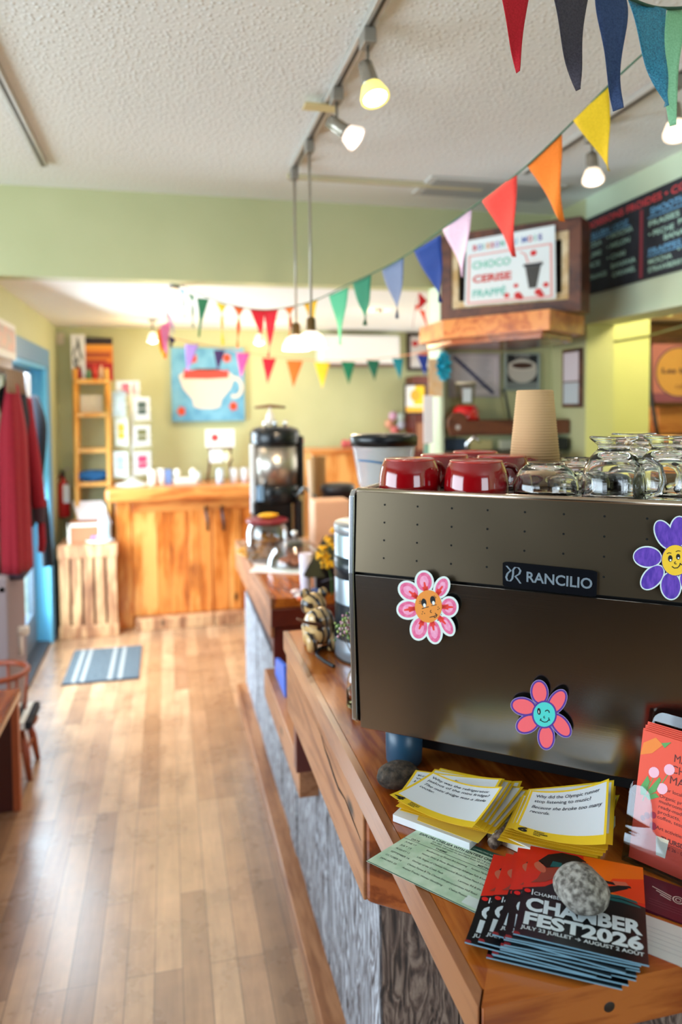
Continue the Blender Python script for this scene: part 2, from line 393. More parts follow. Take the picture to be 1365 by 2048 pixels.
# ================================================================== STRUCTURE
HC, HF, YS, XL, YF, XR = 2.73, 2.30, 3.83, -.83, 6.15, 2.15
def floor_mat():
    m, N, L, p = new_mat('maple_strip_floor')
    g = N.new('ShaderNodeNewGeometry'); mp = N.new('ShaderNodeMapping'); mp.inputs['Rotation'].default_value = (0, 0, PI / 2)
    mp.inputs['Location'].default_value = (0.3, -0.0141, 0)
    L.new(g.outputs['Position'], mp.inputs[0])
    b = N.new('ShaderNodeTexBrick'); b.inputs['Scale'].default_value = 1; b.inputs['Brick Width'].default_value = .93; b.inputs['Row Height'].default_value = .0807
    b.inputs['Mortar Size'].default_value = .0011; b.inputs['Mortar Smooth'].default_value = .3; b.offset = .37; b.offset_frequency = 3; b.squash = 1
    b.inputs['Color1'].default_value = (0, 0, 0, 1); b.inputs['Color2'].default_value = (1, 1, 1, 1); b.inputs['Mortar'].default_value = (.5, .5, .5, 1)
    L.new(mp.outputs[0], b.inputs['Vector'])
    # board tone: random per board (brick tint) plus blotches
    mp2 = N.new('ShaderNodeMapping'); mp2.inputs['Scale'].default_value = (1, .1, 1); L.new(g.outputs['Position'], mp2.inputs[0])
    n1 = N.new('ShaderNodeTexNoise'); n1.inputs['Scale'].default_value = 38; n1.inputs['Detail'].default_value = 6; n1.inputs['Distortion'].default_value = .8; L.new(mp2.outputs[0], n1.inputs['Vector'])
    n2 = N.new('ShaderNodeTexNoise'); n2.inputs['Scale'].default_value = 5; n2.inputs['Detail'].default_value = 5; n2.inputs['Roughness'].default_value = .6; L.new(g.outputs['Position'], n2.inputs['Vector'])
    r1 = N.new('ShaderNodeValToRGB'); e = r1.color_ramp.elements
    e[0].position = 0; e[1].position = 1; e[0].color = (lin(172), lin(132), lin(98), 1); e[1].color = (lin(208), lin(170), lin(134), 1)
    a = e.new(.2); a.color = (lin(160), lin(122), lin(94), 1); a2 = e.new(.35); a2.color = (lin(192), lin(150), lin(114), 1)
    L.new(b.outputs['Color'], r1.inputs[0])
    r2 = N.new('ShaderNodeValToRGB'); r2.color_ramp.elements[0].position = .35; r2.color_ramp.elements[1].position = .7
    r2.color_ramp.elements[0].color = (.72, .70, .70, 1); r2.color_ramp.elements[1].color = (1.1, 1.08, 1.05, 1); L.new(n2.outputs['Fac'], r2.inputs[0])
    r3 = N.new('ShaderNodeValToRGB'); r3.color_ramp.elements[0].position = .3; r3.color_ramp.elements[1].position = .7
    r3.color_ramp.elements[0].color = (.8, .77, .74, 1); r3.color_ramp.elements[1].color = (1.05, 1.05, 1.05, 1); L.new(n1.outputs['Fac'], r3.inputs[0])
    m1 = N.new('ShaderNodeMixRGB'); m1.blend_type = 'MULTIPLY'; m1.inputs[0].default_value = 1; L.new(r1.outputs[0], m1.inputs[1]); L.new(r2.outputs[0], m1.inputs[2])
    m2 = N.new('ShaderNodeMixRGB'); m2.blend_type = 'MULTIPLY'; m2.inputs[0].default_value = 1; L.new(m1.outputs[0], m2.inputs[1]); L.new(r3.outputs[0], m2.inputs[2])
    m3 = N.new('ShaderNodeMixRGB'); m3.inputs[2].default_value = (lin(70), lin(48), lin(34), 1); L.new(b.outputs['Fac'], m3.inputs[0]); L.new(m2.outputs[0], m3.inputs[1])
    L.new(m3.outputs[0], p.inputs['Base Color'])
    rr = N.new('ShaderNodeMapRange'); rr.inputs[3].default_value = .18; rr.inputs[4].default_value = .40; L.new(n2.outputs['Fac'], rr.inputs[0]); L.new(rr.outputs[0], p.inputs['Roughness'])
    bu = N.new('ShaderNodeBump'); bu.inputs['Strength'].default_value = .5; bu.inputs['Distance'].default_value = .002; bu.invert = True
    L.new(b.outputs['Fac'], bu.inputs['Height']); L.new(bu.outputs[0], p.inputs['Normal'])
    p.inputs['Coat Weight'].default_value = 1; p.inputs['Coat Roughness'].default_value = .30; p.inputs['Coat IOR'].default_value = 1.6
    return m
def ceiling_mat():
    m, N, L, p = new_mat('popcorn_ceiling')
    g = N.new('ShaderNodeNewGeometry')
    v = N.new('ShaderNodeTexVoronoi'); v.inputs['Scale'].default_value = 58; v.inputs['Randomness'].default_value = 1; L.new(g.outputs['Position'], v.inputs['Vector'])
    n = N.new('ShaderNodeTexNoise'); n.inputs['Scale'].default_value = 95; n.inputs['Detail'].default_value = 4; L.new(g.outputs['Position'], n.inputs['Vector'])
    r = N.new('ShaderNodeValToRGB'); r.color_ramp.elements[0].position = .05; r.color_ramp.elements[1].position = .42
    r.color_ramp.elements[0].color = (1, 1, 1, 1); r.color_ramp.elements[1].color = (0, 0, 0, 1); L.new(v.outputs['Distance'], r.inputs[0])
    a = N.new('ShaderNodeMath'); a.operation = 'MULTIPLY_ADD'; a.inputs[1].default_value = .55; L.new(n.outputs['Fac'], a.inputs[0]); L.new(r.outputs[0], a.inputs[2])
    b = N.new('ShaderNodeBump'); b.inputs['Strength'].default_value = .55; b.inputs['Distance'].default_value = .005; L.new(a.outputs[0], b.inputs['Height']); L.new(b.outputs[0], p.inputs['Normal'])
    p.inputs['Base Color'].default_value = (lin(236), lin(238), lin(234), 1); p.inputs['Roughness'].default_value = .85
    return m
FLOOR = floor_mat(); CEIL = ceiling_mat(); SMOOTHC = C(236, 234, 228, .8)
struct('floor', MB().box(-2.95, 4.4, -2.6, 6.35, -.1, 0, FLOOR))
struct('ceiling', MB().box(-2.95, 4.4, -2.6, YS, HC, HC + .1, CEIL))
struct('ceiling_far', MB().box(-1.1, 4.4, YS + .12, 6.35, HF, HF + .1, SMOOTHC))
px1_n = onY(888, 700, 3.72).x - .002
struct('wall_soffit', MB().box(-2.95, px1_n, YS, YS + .12, HF, HC, GREEN))
struct('wall_north', MB().box(-1.1, 4.4, YF, YF + .15, 0, HF, GREEN))
# west wall of the far room with the entrance opening
mb = MB(); mb.box(XL - .14, XL, YS + .12, 4.2, 0, HF, GREEN); mb.box(XL - .14, XL, 5.5, YF, 0, HF, GREEN); mb.box(XL - .14, XL, 4.2, 5.5, 1.95, HF, GREEN)
struct('wall_west', mb)
struct('wall_alcove', MB().box(-2.95, XL, YS, YS + .12, 0, HF, GREEN))
NAVY = C(28, 36, 58, .5)
struct('trim_alcove', MB().box(-2.9, XL, YS - .02, YS, 0, .93, NAVY))
# seating room walls with window openings behind and left of the camera
DARK_WALL = C(58, 38, 28, .5)  # unseen wall sections coloured dark so the machine reflects a dark room
mb = MB(); mb.box(-3.1, -2.95, -2.6, .1, 0, HC, DARK_WALL); mb.box(-3.1, -2.95, 3.1, YS, 0, HC, GREEN); mb.box(-3.1, -2.95, .1, 3.1, 0, .8, GREEN); mb.box(-3.1, -2.95, .1, 3.1, 2.3, HC, GREEN)
struct('wall_far_west', mb)
mb = MB(); mb.box(-2.95, -1.4, -2.75, -2.6, 0, HC, DARK_WALL); mb.box(1.8, 4.4, -2.75, -2.6, 0, HC, GREEN); mb.box(-1.4, .2, -2.75, -2.6, 0, HC, DARK_WALL); mb.box(.2, 1.8, -2.75, -2.6, 0, .9, DARK_WALL); mb.box(.2, 1.8, -2.75, -2.6, 2.45, HC, DARK_WALL)
struct('wall_south', mb)
px1_n = onY(888, 700, 3.72).x - .002
# wall of the nook behind the espresso bar, pillar, and the menu wall with its pass-through
struct('wall_nook', MB().box(px1_n, XR + .2, YS, YS + .12, 0, HC, GREEN))
px0, px1 = onY(859, 700, YS + .06).x, onY(888, 700, 3.72).x
struct('pillar', MB().box(px0, px1, 3.72, YS + .06, 0, HF, GREEN2))  # paler green puts the pillar's lit look into its colour
yj = onX(1172, 600, XR).y
mb = MB(); mb.box(XR, XR + .16, yj, YS, 0, HC, GREEN); mb.box(XR, XR + .16, -2.6, yj, 2.10, HC, GREEN2); mb.box(XR, XR + .16, -2.6, .4, 0, 2.1, GREEN)
struct('wall_menu', mb)
struct('trim_menu_lintel', MB().box(XR - .012, XR + .17, .4, yj, 2.075, 2.10, GREEN2))
# kitchen beyond
struct('wall_kitchen_jamb', MB().box(XR + .002, XR + .16, yj - .014, yj - .001, 0, 2.075, YGREEN))
k0 = onY(1222, 640, 3.75); k1 = onY(1301, 640, 3.75)
mb = MB(); mb.box(XR + .16, k1.x, 3.75, 3.85, 0, 2.5, YGREEN); mb.box(k1.x, onY(1345, 620, 3.75).x, 3.75, 3.85, onY(1320, 631, 3.75).z, 2.5, YGREEN)
struct('wall_kitchen', mb)
struct('wall_kitchen_back', MB().box(2.3, 4.4, 4.9, 5.0, 0, 2.73, C(150, 100, 60, .6)))
struct('wall_kitchen_east', MB().box(4.3, 4.4, -2.6, 5, 0, HC, YGREEN))
# baseboard kerb at the foot of the bar
struct('baseboard_bar', MB().box(.36, .425, .4, 4.2, 0, .068, ORANGEWOOD if False else EDGEWOOD), bevel=.004)

tb9 = thing('added_dark_table', (-1.9, -.9, 0), 'long dark table in the seating corner behind the camera', 'table')  # unseen table, added so the steel panel reflects something dark
MB().box(-2.85, -.75, -2.4, .5, .70, .75, C(46, 28, 20, .5)).build('top', tb9, bevel=.006)
for x_, y_ in ((-2.75, -2.3), (-.85, -2.3), (-2.75, .4), (-.85, .4)): MB().box(x_ - .04, x_ + .04, y_ - .04, y_ + .04, 0, .70, C(40, 24, 18, .5)).build('leg', tb9)
# entrance door : casing, reveal lining, glazed leaf
BLUE = C(92, 140, 176, .45); BLUE2 = C(110, 196, 236, .35)
mb = MB(); mb.box(XL, XL + .02, 3.9, 5.61, 1.95, 2.075, BLUE); mb.box(XL, XL + .02, 5.5, 5.61, 0, 1.95, BLUE); mb.box(XL, XL + .012, 4.17, 4.2, 0, 1.95, BLUE)
struct('trim_door_casing', mb, bevel=.004)
mb = MB(); mb.box(XL - .14, XL + .012, 5.48, 5.5, 0, 1.95, BLUE2); mb.box(XL - .14, XL + .012, 4.2, 5.5, 1.93, 1.95, BLUE2); mb.box(XL - .14, XL + .012, 4.2, 4.22, 0, 1.95, BLUE2); mb.box(XL - .14, XL, 4.2, 5.5, 0, .02, C(60, 60, 64, .5))
mb.box(XL - .02, XL + .012, 5.462, 5.48, 0, 1.93, BLUE2)
struct('trim_door_lining', mb, bevel=.002)
mb = MB(); FR = C(96, 110, 126, .4)
for a in ((4.22, 4.32, 0.02, 1.93), (5.38, 5.48, .02, 1.93), (4.32, 5.38, .02, .25), (4.32, 5.38, 1.83, 1.93)): mb.box(XL - .13, XL - .09, a[0], a[1], a[2], a[3], FR)
dr = struct('door_1', mb, bevel=.003, origin=(XL - .11, 4.64, .02))
MB().box(XL - .113, XL - .107, 4.32, 5.38, .25, 1.83, thinglass('door_glass', (.96, 1, 1))).build('pane', dr)
mb = MB(); mb.box(XL - .09, XL - .08, 4.25, 4.29, .95, 1.15, STEEL); mb.tube([(XL - .085, 4.27, 1.05), (XL - .04, 4.27, 1.05), (XL - .04, 4.38, 1.05)], .008, STEEL); mb.build('handle', dr)
struct('ground_outside', MB().box(-9, -1.1, 1, 12, -.2, -.1, noisy('outside_ground', (150, 158, 140), (190, 196, 184), 3, .9)))

# ceiling register and electrical strip at the end of the track
v0 = onZ(870, 398, HC); v1 = onZ(1120, 385, HC)
mb = MB(); mb.box(1.22, 1.92, 3.28, 3.56, HC - .012, HC, C(206, 204, 196, .5))
for k in range(8): mb.box(1.25, 1.89, 3.30 + k * .032, 3.312 + k * .032, HC - .018, HC - .012, C(170, 168, 160, .5))
mb.build('ceiling_vent', None, 'white slatted air register in the ceiling above the framed drink sign', 'vent', bevel=.001)
a = onZ(575, 348, HC); b = onZ(975, 366, HC)
MB().box(a.x, b.x, a.y - .015, a.y + .015, HC - .02, HC, C(206, 196, 160, .5)).build('surface_raceway', None, 'thin cream wiring raceway crossing the ceiling at the end of the lamp track', 'raceway', bevel=.002)

# ================================================================== COUNTERS
ZN, ZFAR = 1.0, .89
# near worktop with mitred end board
wt = thing('worktop', (.9, 1.4, ZN - .06), 'glossy orange pine worktop under the espresso machine', 'counter')
MB().prism([(.335, .745), (1.75, .745), (1.75, 2.115), (.335, 2.115)], ZN - .055, ZN, PINE).build('top_board', wt, bevel=.004)
MB().prism([(.320, .722), (.334, .745), (.334, 2.118), (.320, 2.118)], ZN - .057, ZN - .0005, EDGEWOOD2).build('edge_board', wt, bevel=.006, label='pale brown front edge board')
MB().prism([(.322, .720), (1.75, .720), (1.75, .8), (.3705, .8)], ZN - .060, ZN + .0006, PINEX).build('end_board', wt, bevel=.005)
mb = MB()
for (x, y, r) in ((1220, 2015, .011),): p = onY(x, y - 45, .72)
mb.ball((p.x, .7205, ZN - .03), (.008, .0012, .007), C(30, 16, 10, .6), 12, 8); mb.build('knot', wt)
# apron under it with a long crack, angled return and corbel
ap = thing('counter_apron', (.35, 1.7, .77), 'brown apron plank with a long black crack under the worktop edge', 'apron')
MB().box(.326, .352, 1.235, 2.10, .775, ZN - .058, EDGEWOOD).build('plank', ap, bevel=.003)
U_ = V((math.sin(math.radians(51.6)), -math.cos(math.radians(51.6)), 0)); NB = V((U_.y * -1, U_.x, 0)); NB = V((.6211, .7837, 0)) # U_: along the machine back towards the camera, NB: away from the camera
q0 = V((.326, 1.235, 0)); q1 = q0 + U_ * .75; pts = [(q0.x, q0.y), (q1.x, q1.y), (q1.x + NB.x * .03, q1.y + NB.y * .03), (q0.x + .03, q0.y + .022)]
MB().prism(pts, .770, ZN - .058, REDWOOD).build('return_plank', ap, bevel=.012)
mb = MB(); ff = frame((.3258, 0, 0), (0, -1, 0), (0, 0, 1)); pr_ = []
crk = [(1.60, .917), (1.56, .902), (1.52, .899), (1.48, .888), (1.43, .882), (1.37, .889), (1.31, .883), (1.25, .876)]
wd = [.001, .005, .007, .008, .005, .002, .003, .001]
poly = [(-y, z + wd[i] / 2 + .001 * (i % 2)) for i, (y, z) in enumerate(crk)] + [(-y, z - wd[i] / 2 - .0015 * ((i + 1) % 2)) for i, (y, z) in reversed(list(enumerate(crk)))]
mb.shape(poly, ff, C(22, 14, 12, .8), .0004)
mb.shape([(-1.95, .925), (-1.62, .9185), (-1.30, .9115), (-1.62, .917)], ff, C(50, 28, 18, .8), .0003); mb.build('crack', ap)
MB().box(.345, .40, 2.055, 2.10, .60, .775, DARKRED).build('corbel', ap, bevel=.002)
# bar carcass faced with barn boards; it turns at an angle below the machine
bc = thing('bar_counter', (.6, 2.6, 0), 'bar front clad in weathered grey barn boards', 'bar counter')
c0 = V((.425, 1.45, 0)); c1 = c0 + U_ * 1.0
MB().prism([(.425, 4.22), (.425, 1.45), (c1.x, c1.y), (1.9, c1.y), (1.9, 2.1), (.9, 2.1), (.9, 2.95), (1.15, 2.95), (1.15, 4.22)], 0, .60, C(60, 45, 38, .8)).build('carcass', bc)
ys = [1.452]
while ys[-1] < 4.0: ys.append(ys[-1] + random.uniform(.14, .24))
ys[-1] = 4.22
mb = MB()
for i in range(len(ys) - 1): mb.box(.419 + random.uniform(-.002, .002), .427, ys[i] + .0015, ys[i + 1] - .0015, 0.0, .60 if ys[i] > 2.08 else .80, BARN)
mb.build('barn_board_front', bc, label='weathered grey barn board cladding')
mb = MB(); d = 0
while d < .95:
    w_ = random.uniform(.13, .19); a = c0 + U_ * d; b = c0 + U_ * (d + w_ - .003); o_ = -NB * (.006 + random.uniform(0, .003))
    mb.prism([((a + o_).x, (a + o_).y), ((b + o_).x, (b + o_).y), (b.x, b.y), (a.x, a.y)], 0, .80, BARNB); d += w_
mb.build('barn_board_return', bc, label='darker brown barn board return')
MB().box(.40, 1.7, .86 if False else 1.6, 2.05, .80, ZN - .056, C(60, 34, 22, .7)).build('support_frame', bc)
MB().box(.36, .425, 2.1, 2.9, .50, .61, EDGEWOOD).build('shelf_edge', bc, bevel=.003)
MB().box(.425, 1.0, 2.0, 2.9, .585, .61, PINE).build('shelf', bc)
# far worktop
fwk = thing('far_worktop', (.8, 3.5, .6), 'lower orange worktop carrying the coffee dispenser and cake dome', 'counter')
MB().prism([(.405, 2.9), (1.25, 2.9), (1.25, 4.25), (.388, 4.25)], ZFAR - .04, ZFAR, PINE).build('top_board', fwk, bevel=.004)
MB().prism([(.388, 2.9), (.404, 2.9), (.387, 4.25), (.370, 4.25)], ZFAR - .16, ZFAR + .002, EDGEWOOD).build('edge_board', fwk, bevel=.004)
MB().box(.40, 1.2, 2.905, 2.935, .61, ZFAR - .12, DARKRED).box(.39, 1.2, 2.89, 2.93, ZFAR - .115, ZFAR - .042, DARKRED).build('end_panel', fwk, bevel=.003)
MB().box(.43, 1.2, 2.935, 4.2, .601, ZFAR - .041, C(70, 30, 20, .6)).build('cabinet_body', fwk)

# ================================================================== ESPRESSO MACHINE
Z3 = V((0, 0, 1))
Ps = at(707, 1146, 1.31); MO = V((Ps.x, Ps.y, 0))            # seam line of the back panel, left end
def ML(s_, d_, z_): return MO + U_ * s_ + NB * d_ + Z3 * z_
ZB, ZS, ZT, LM = 1.076, Ps.z, 1.512, .72
def hexa(mb, s0, s1, bz, tz, d0b, d0t, d1, mat):
    vs_ = [ML(s_, d_, z_) for s_ in (s0, s1) for (d_, z_) in ((d0b, bz), (d0t, tz), (d1, tz), (d1, bz))]
    return mb.add(vs_, [(0, 1, 2, 3), (4, 7, 6, 5), (0, 4, 5, 1), (1, 5, 6, 2), (2, 6, 7, 3), (3, 7, 4, 0)], mat)
def steel_panel(key, r_, col):
    m, N, L, p = new_mat(key)
    g = N.new('ShaderNodeTexCoord'); mp = N.new('ShaderNodeMapping'); mp.inputs['Rotation'].default_value = (0, 0, math.radians(38.4)); L.new(g.outputs['Object'], mp.inputs[0])
    mp2 = N.new('ShaderNodeMapping'); mp2.inputs['Scale'].default_value = (3, 3, 260); L.new(mp.outputs[0], mp2.inputs[0])
    n = N.new('ShaderNodeTexNoise'); n.inputs['Scale'].default_value = 3; n.inputs['Detail'].default_value = 6; L.new(mp2.outputs[0], n.inputs['Vector'])
    n2 = N.new('ShaderNodeTexNoise'); n2.inputs['Scale'].default_value = 4; n2.inputs['Detail'].default_value = 3; L.new(g.outputs['Object'], n2.inputs['Vector'])
    mr = N.new('ShaderNodeMapRange'); mr.inputs[3].default_value = r_[0]; mr.inputs[4].default_value = r_[1]; L.new(n2.outputs['Fac'], mr.inputs[0]); L.new(mr.outputs[0], p.inputs['Roughness'])
    b = N.new('ShaderNodeBump'); b.inputs['Strength'].default_value = .12; b.inputs['Distance'].default_value = .0004; L.new(n.outputs['Fac'], b.inputs['Height']); L.new(b.outputs[0], p.inputs['Normal'])
    p.inputs['Metallic'].default_value = 1; p.inputs['Base Color'].default_value = (*col, 1)
    return m
PANEL = steel_panel('brushed_lower_panel', (.14, .24), (.36, .33, .30)); PANELU = steel_panel('brushed_upper_panel', (.28, .40), (.25, .195, .13))  # upper panel's brown is its warm reflection put into the base colour
em = thing('espresso_machine', ML(.36, .25, ZN), 'large brushed steel espresso machine seen from its back panel', 'espresso machine')
mbu = MB(); hexa(mbu, .004, LM, ZS + .003, ZT, .0, .010, .014, PANELU)
path = [ML(.004, .0145, ZT - .003), ML(LM, .0145, ZT - .003)]; mbu.tube(path, .0055, C(200, 180, 160, .22, 1.0), 10)
mb = MB(); hexa(mb, .004, LM, ZB, ZS - .003, .019, .0, .024, PANEL); mb.tube([ML(.004, .0015, ZS - .0035), ML(LM, .0015, ZS - .0035)], .0012, CHROME, 8); mb.tube([ML(.004, .0215, ZB + .0005), ML(LM, .0215, ZB + .0005)], .0022, C(150, 120, 100, .3, 1), 8)
mb.build('lower_panel', em, bevel=.0015)
mb = MB(); DK = C(14, 14, 16, .5)
hexa(mb, .004, LM, ZB + .006, ZT - .012, .026, .014, .46, DK); hexa(mb, .05, LM - .05, ZN + .02, ZB + .01, .10, .10, .42, DK); mb.build('body', em)  # lower black block stands in for the shadow beneath the machine
for r_, zz in enumerate((.0255, .0565, .0875, .1185)):
    for k in range(9):
        s0 = .058 + k * .0607 + (.0 if r_ % 2 == 0 else 0)
        mbu.add([ML(s0 + .0018 * math.cos(a), .0098 - (.0099 * (zz / (ZT - ZS))) - .0004, ZT - zz + .0018 * math.sin(a)) for a in [2 * PI * q / 12 for q in range(12)]], [tuple(range(12))], C(2, 2, 2, .9))
mbu.build('upper_panel', em)
mb = MB()
for s0, sm in ((-.009, .0012),):
    pr_ = [(.008, ZB + .016), (-.002, ZS), (.004, ZT - .012), (.014, ZT - .002), (.45, ZT - .002), (.45, ZB + .01), (.03, ZB + .004)]
    vs_ = [ML(s0, d_, z_) for d_, z_ in pr_] + [ML(.001, d_, z_) for d_, z_ in pr_]; n = len(pr_)
    mb.add(vs_, [tuple(range(n)), tuple(reversed(range(n, 2 * n)))] + [(i, n + i, n + (i + 1) % n, (i + 1) % n) for i in range(n)], C(205, 208, 212, .2, 1.0))
mb.build('side_panel', em, bevel=.002)
mb = MB()
pr_ = [(.019, ZB), (.0, ZS), (.010, ZT - .002), (.45, ZT - .002), (.45, ZB)]
vs_ = [ML(LM + .001, d_, z_) for d_, z_ in pr_] + [ML(LM + .010, d_, z_) for d_, z_ in pr_]; n = 5
mb.add(vs_, [tuple(range(n)), tuple(reversed(range(n, 2 * n)))] + [(i, n + i, n + (i + 1) % n, (i + 1) % n) for i in range(n)], STEEL); mb.build('side_panel', em, bevel=.002)
mb = MB(); hexa(mb, .005, LM - .003, ZT - .012, ZT - .008, .02, .02, .45, C(150, 146, 140, .35, 1)); mb.build('cup_tray', em)
for s_, d_ in ((.068, .072), (.64, .075), (.075, .38), (.64, .38)):
    p_ = ML(s_, d_, ZN); MB().lathe([(.030, .001), (.033, .006), (.034, .03), (.034, .082)], p_, C(38, 74, 100, .35), 24).build('foot', em)
# maker's plate
UPN = (ML(0, .010, ZT) - ML(0, 0, ZS)); fpl = frame(ML(0, .010, ZT) , U_, UPN.normalized())
if (fpl(0, 0, 1) - fpl(0, 0, 0)).dot(NB) > 0: fpl_ = fpl; fpl = lambda u, v, l=0: fpl_(u, v, -l)
pnn = NB * -1 + Z3 * .05
fx = pxmap(ML(0, .0045, (ZS + ZT) / 2), UPN.cross(U_))
mb = MB(); PL = C(10, 12, 18, .25); L1 = .0035
P4 = [fx(x, -y, 0) for x, y in ((1007, 1122), (1196, 1141), (1194, 1194), (1007, 1172))]
def quadmap(tl, tr, br, bl, nrm):
    nrm = V(nrm).normalized()
    return lambda u, v, l=0.0: (bl * (1 - u) * (1 - v) + br * u * (1 - v) + tr * u * v + tl * (1 - u) * v) + nrm * l
pnm = UPN.cross(U_).normalized(); pnm = pnm if pnm.dot(NB) < 0 else -pnm
qm = quadmap(*P4, pnm)
rr = rrect(0, 1, 0, 1, .07)
rr = [(x if .02 < x < .98 else x, y) for x, y in [(a, b) for a, b in rrect(0, 1, 0, 1, .08)]]
mb.shape(rr, qm, PL, L1); n = len(rr); vs_ = [qm(a, b, 0) for a, b in rr] + [qm(a, b, L1) for a, b in rr]
mb.add(vs_, [(i, (i + 1) % n, n + (i + 1) % n, n + i) for i in range(n)], PL)
plate = mb.build('maker_plate', em, label='black maker plate')
mb = MB(); LT = C(150, 164, 176, .3, .4)
mb.text('RANCILIO', qm, .255, .30, .56, LT, bold=.02, width=.70, lift=L1 + .0006)
def zz(pts): return [((x - 105) / 1110, 1 - (y - 140 - (x - 105) * .095) / 300) for x, y in pts]
mb.stroke(zz([(155, 195), (205, 250), (165, 285), (150, 330), (165, 370), (200, 375), (225, 345), (235, 290), (235, 240), (260, 210), (300, 215), (325, 250), (310, 290), (262, 318), (300, 365), (325, 400)]), .022, qm, LT, L1 + .0006)
mb.build('lettering', plate)

# ------------------------------------------------------------------ paper flower magnets on the machine
LPN = (ML(0, 0, ZS) - ML(0, .019, ZB)).cross(U_)
fl = pxmap(ML(0, .0, ZS), LPN)
def magnet(Z, petals, ext_w, ext_c, centre, cols, face, flames, fm, name_label, h=.010):
    t = thing('flower_magnet', fm(*(lambda q: (q[0], -q[1]))(Z(*centre[:2])), 0), name_label, 'magnet', 'paper flower magnets on the espresso machine')
    def E_(cx, cy, rx, ry, rot=0, n=28): return [(lambda q: (q[0], -q[1]))(Z(*p)) for p in ell(cx, cy, rx, ry, math.radians(rot), n)][::-1]
    def lift(k): return lambda x, y, l=0: fm(x, y, h + .00007 * k + .00004 + l)
    bk = MB(); pt = MB(); cn = MB()
    for pk_, p in enumerate(petals):
        cx, cy, rx, ry, rot = p; lift = (lambda kk: (lambda k: (lambda x, y, l=0: fm(x, y, h + .00007 * k + kk + l))))(.000006 * pk_)
        e = E_(cx, cy, rx + ext_w, ry + ext_w, rot); bk.shape(e, lift(0), cols[0], 0); n = len(e)
        bk.add([lift(-8)(a, b) for a, b in e] + [lift(0)(a, b) for a, b in e], [(i, (i + 1) % n, n + (i + 1) % n, n + i) for i in range(n)], cols[0])
        bk.add([lift(-8)(a, b) for a, b in e], [tuple(reversed(range(n)))], cols[0])
        if ext_c: bk.shape(E_(cx, cy, rx + ext_c, ry + ext_c, rot), lift(1), cols[1], 0)
        pt.shape(E_(cx, cy, rx * (1.1 if not ext_c else 1), ry * (1.08 if not ext_c else 1), rot), lift(2), cols[2], 0)
        if len(cols) > 5: pt.shape(E_(cx, cy, rx * .62, ry * .7, rot), lift(3), cols[5], 0)
    fc = E_(centre[0], centre[1], centre[2] + ext_w * .3, centre[3] + ext_w * .3, 0)
    bk.shape(fc, lift(1), cols[1], 0)
    if flames:
        for p in petals:
            a = math.atan2(p[1] - centre[1], p[0] - centre[0]); ca, sa = math.cos(a), math.sin(a)
            R0 = min(centre[2], centre[3]) * .95
            for off, ln, wd_ in ((0, 190, 34), (.30, 120, 30), (-.30, 120, 30)):
                b0 = (centre[0] + ca * R0, centre[1] + sa * R0); b1 = (b0[0] + math.cos(a + off) * ln, b0[1] + math.sin(a + off) * ln)
                q = (-math.sin(a + off) * wd_, math.cos(a + off) * wd_)
                pl = [(b0[0] + q[0], b0[1] + q[1]), (b1[0] + q[0] * .35, b1[1] + q[1] * .35), (b1[0] - q[0] * .35, b1[1] - q[1] * .35), (b0[0] - q[0], b0[1] - q[1])]
                pl = [(lambda k: (k[0], -k[1]))(Z(*k)) for k in pl]
                ar = sum(pl[i][0] * pl[(i + 1) % 4][1] - pl[(i + 1) % 4][0] * pl[i][1] for i in range(4))
                pt.shape(pl if ar > 0 else pl[::-1], lift(4), flames, 0)
    if ext_c: cn.shape(E_(centre[0], centre[1], centre[2] + 26, centre[3] + 26, 0), lift(4.5), cols[1], 0)
    cn.shape(E_(*centre), lift(5), cols[3], 0)
    for kind, mt, *a in face:
        if kind == 'e': cn.shape(E_(*a), lift(6 if mt is not cols[4] else 7), mt, 0)
        else:
            wd_, pts = a; p2 = [(lambda k: (k[0], -k[1]))(Z(*k)) for k in pts]; cn.stroke(p2, wd_, lift(8), mt, 0)
    bk.build('paper_backing', t); pt.build('petals', t); cn.build('face_disc', t)
    mg = MB(); c_ = Z(*centre[:2]); a_ = fm(c_[0], -c_[1], 0); nn_ = (fm(c_[0] + 9, -c_[1], 0) - a_).cross(fm(c_[0], -c_[1] + 9, 0) - a_).normalized(); b_ = a_ + nn_ * (h - .0012)
    mg.tube([a_, b_], .011, C(40, 40, 44, .5), 20); mg.build('magnet_disc', t)
    return t
INK = C(10, 12, 18, .6); WH = C(240, 242, 240, .6)
PINK_P = [(635, 350, 110, 140, -6), (915, 440, 85, 140, 22), (1030, 755, 112, 128, 0), (1000, 1050, 72, 145, -28), (795, 1150, 92, 160, -8), (560, 1095, 112, 158, 12), (380, 795, 148, 120, 0), (390, 500, 110, 150, -52)]
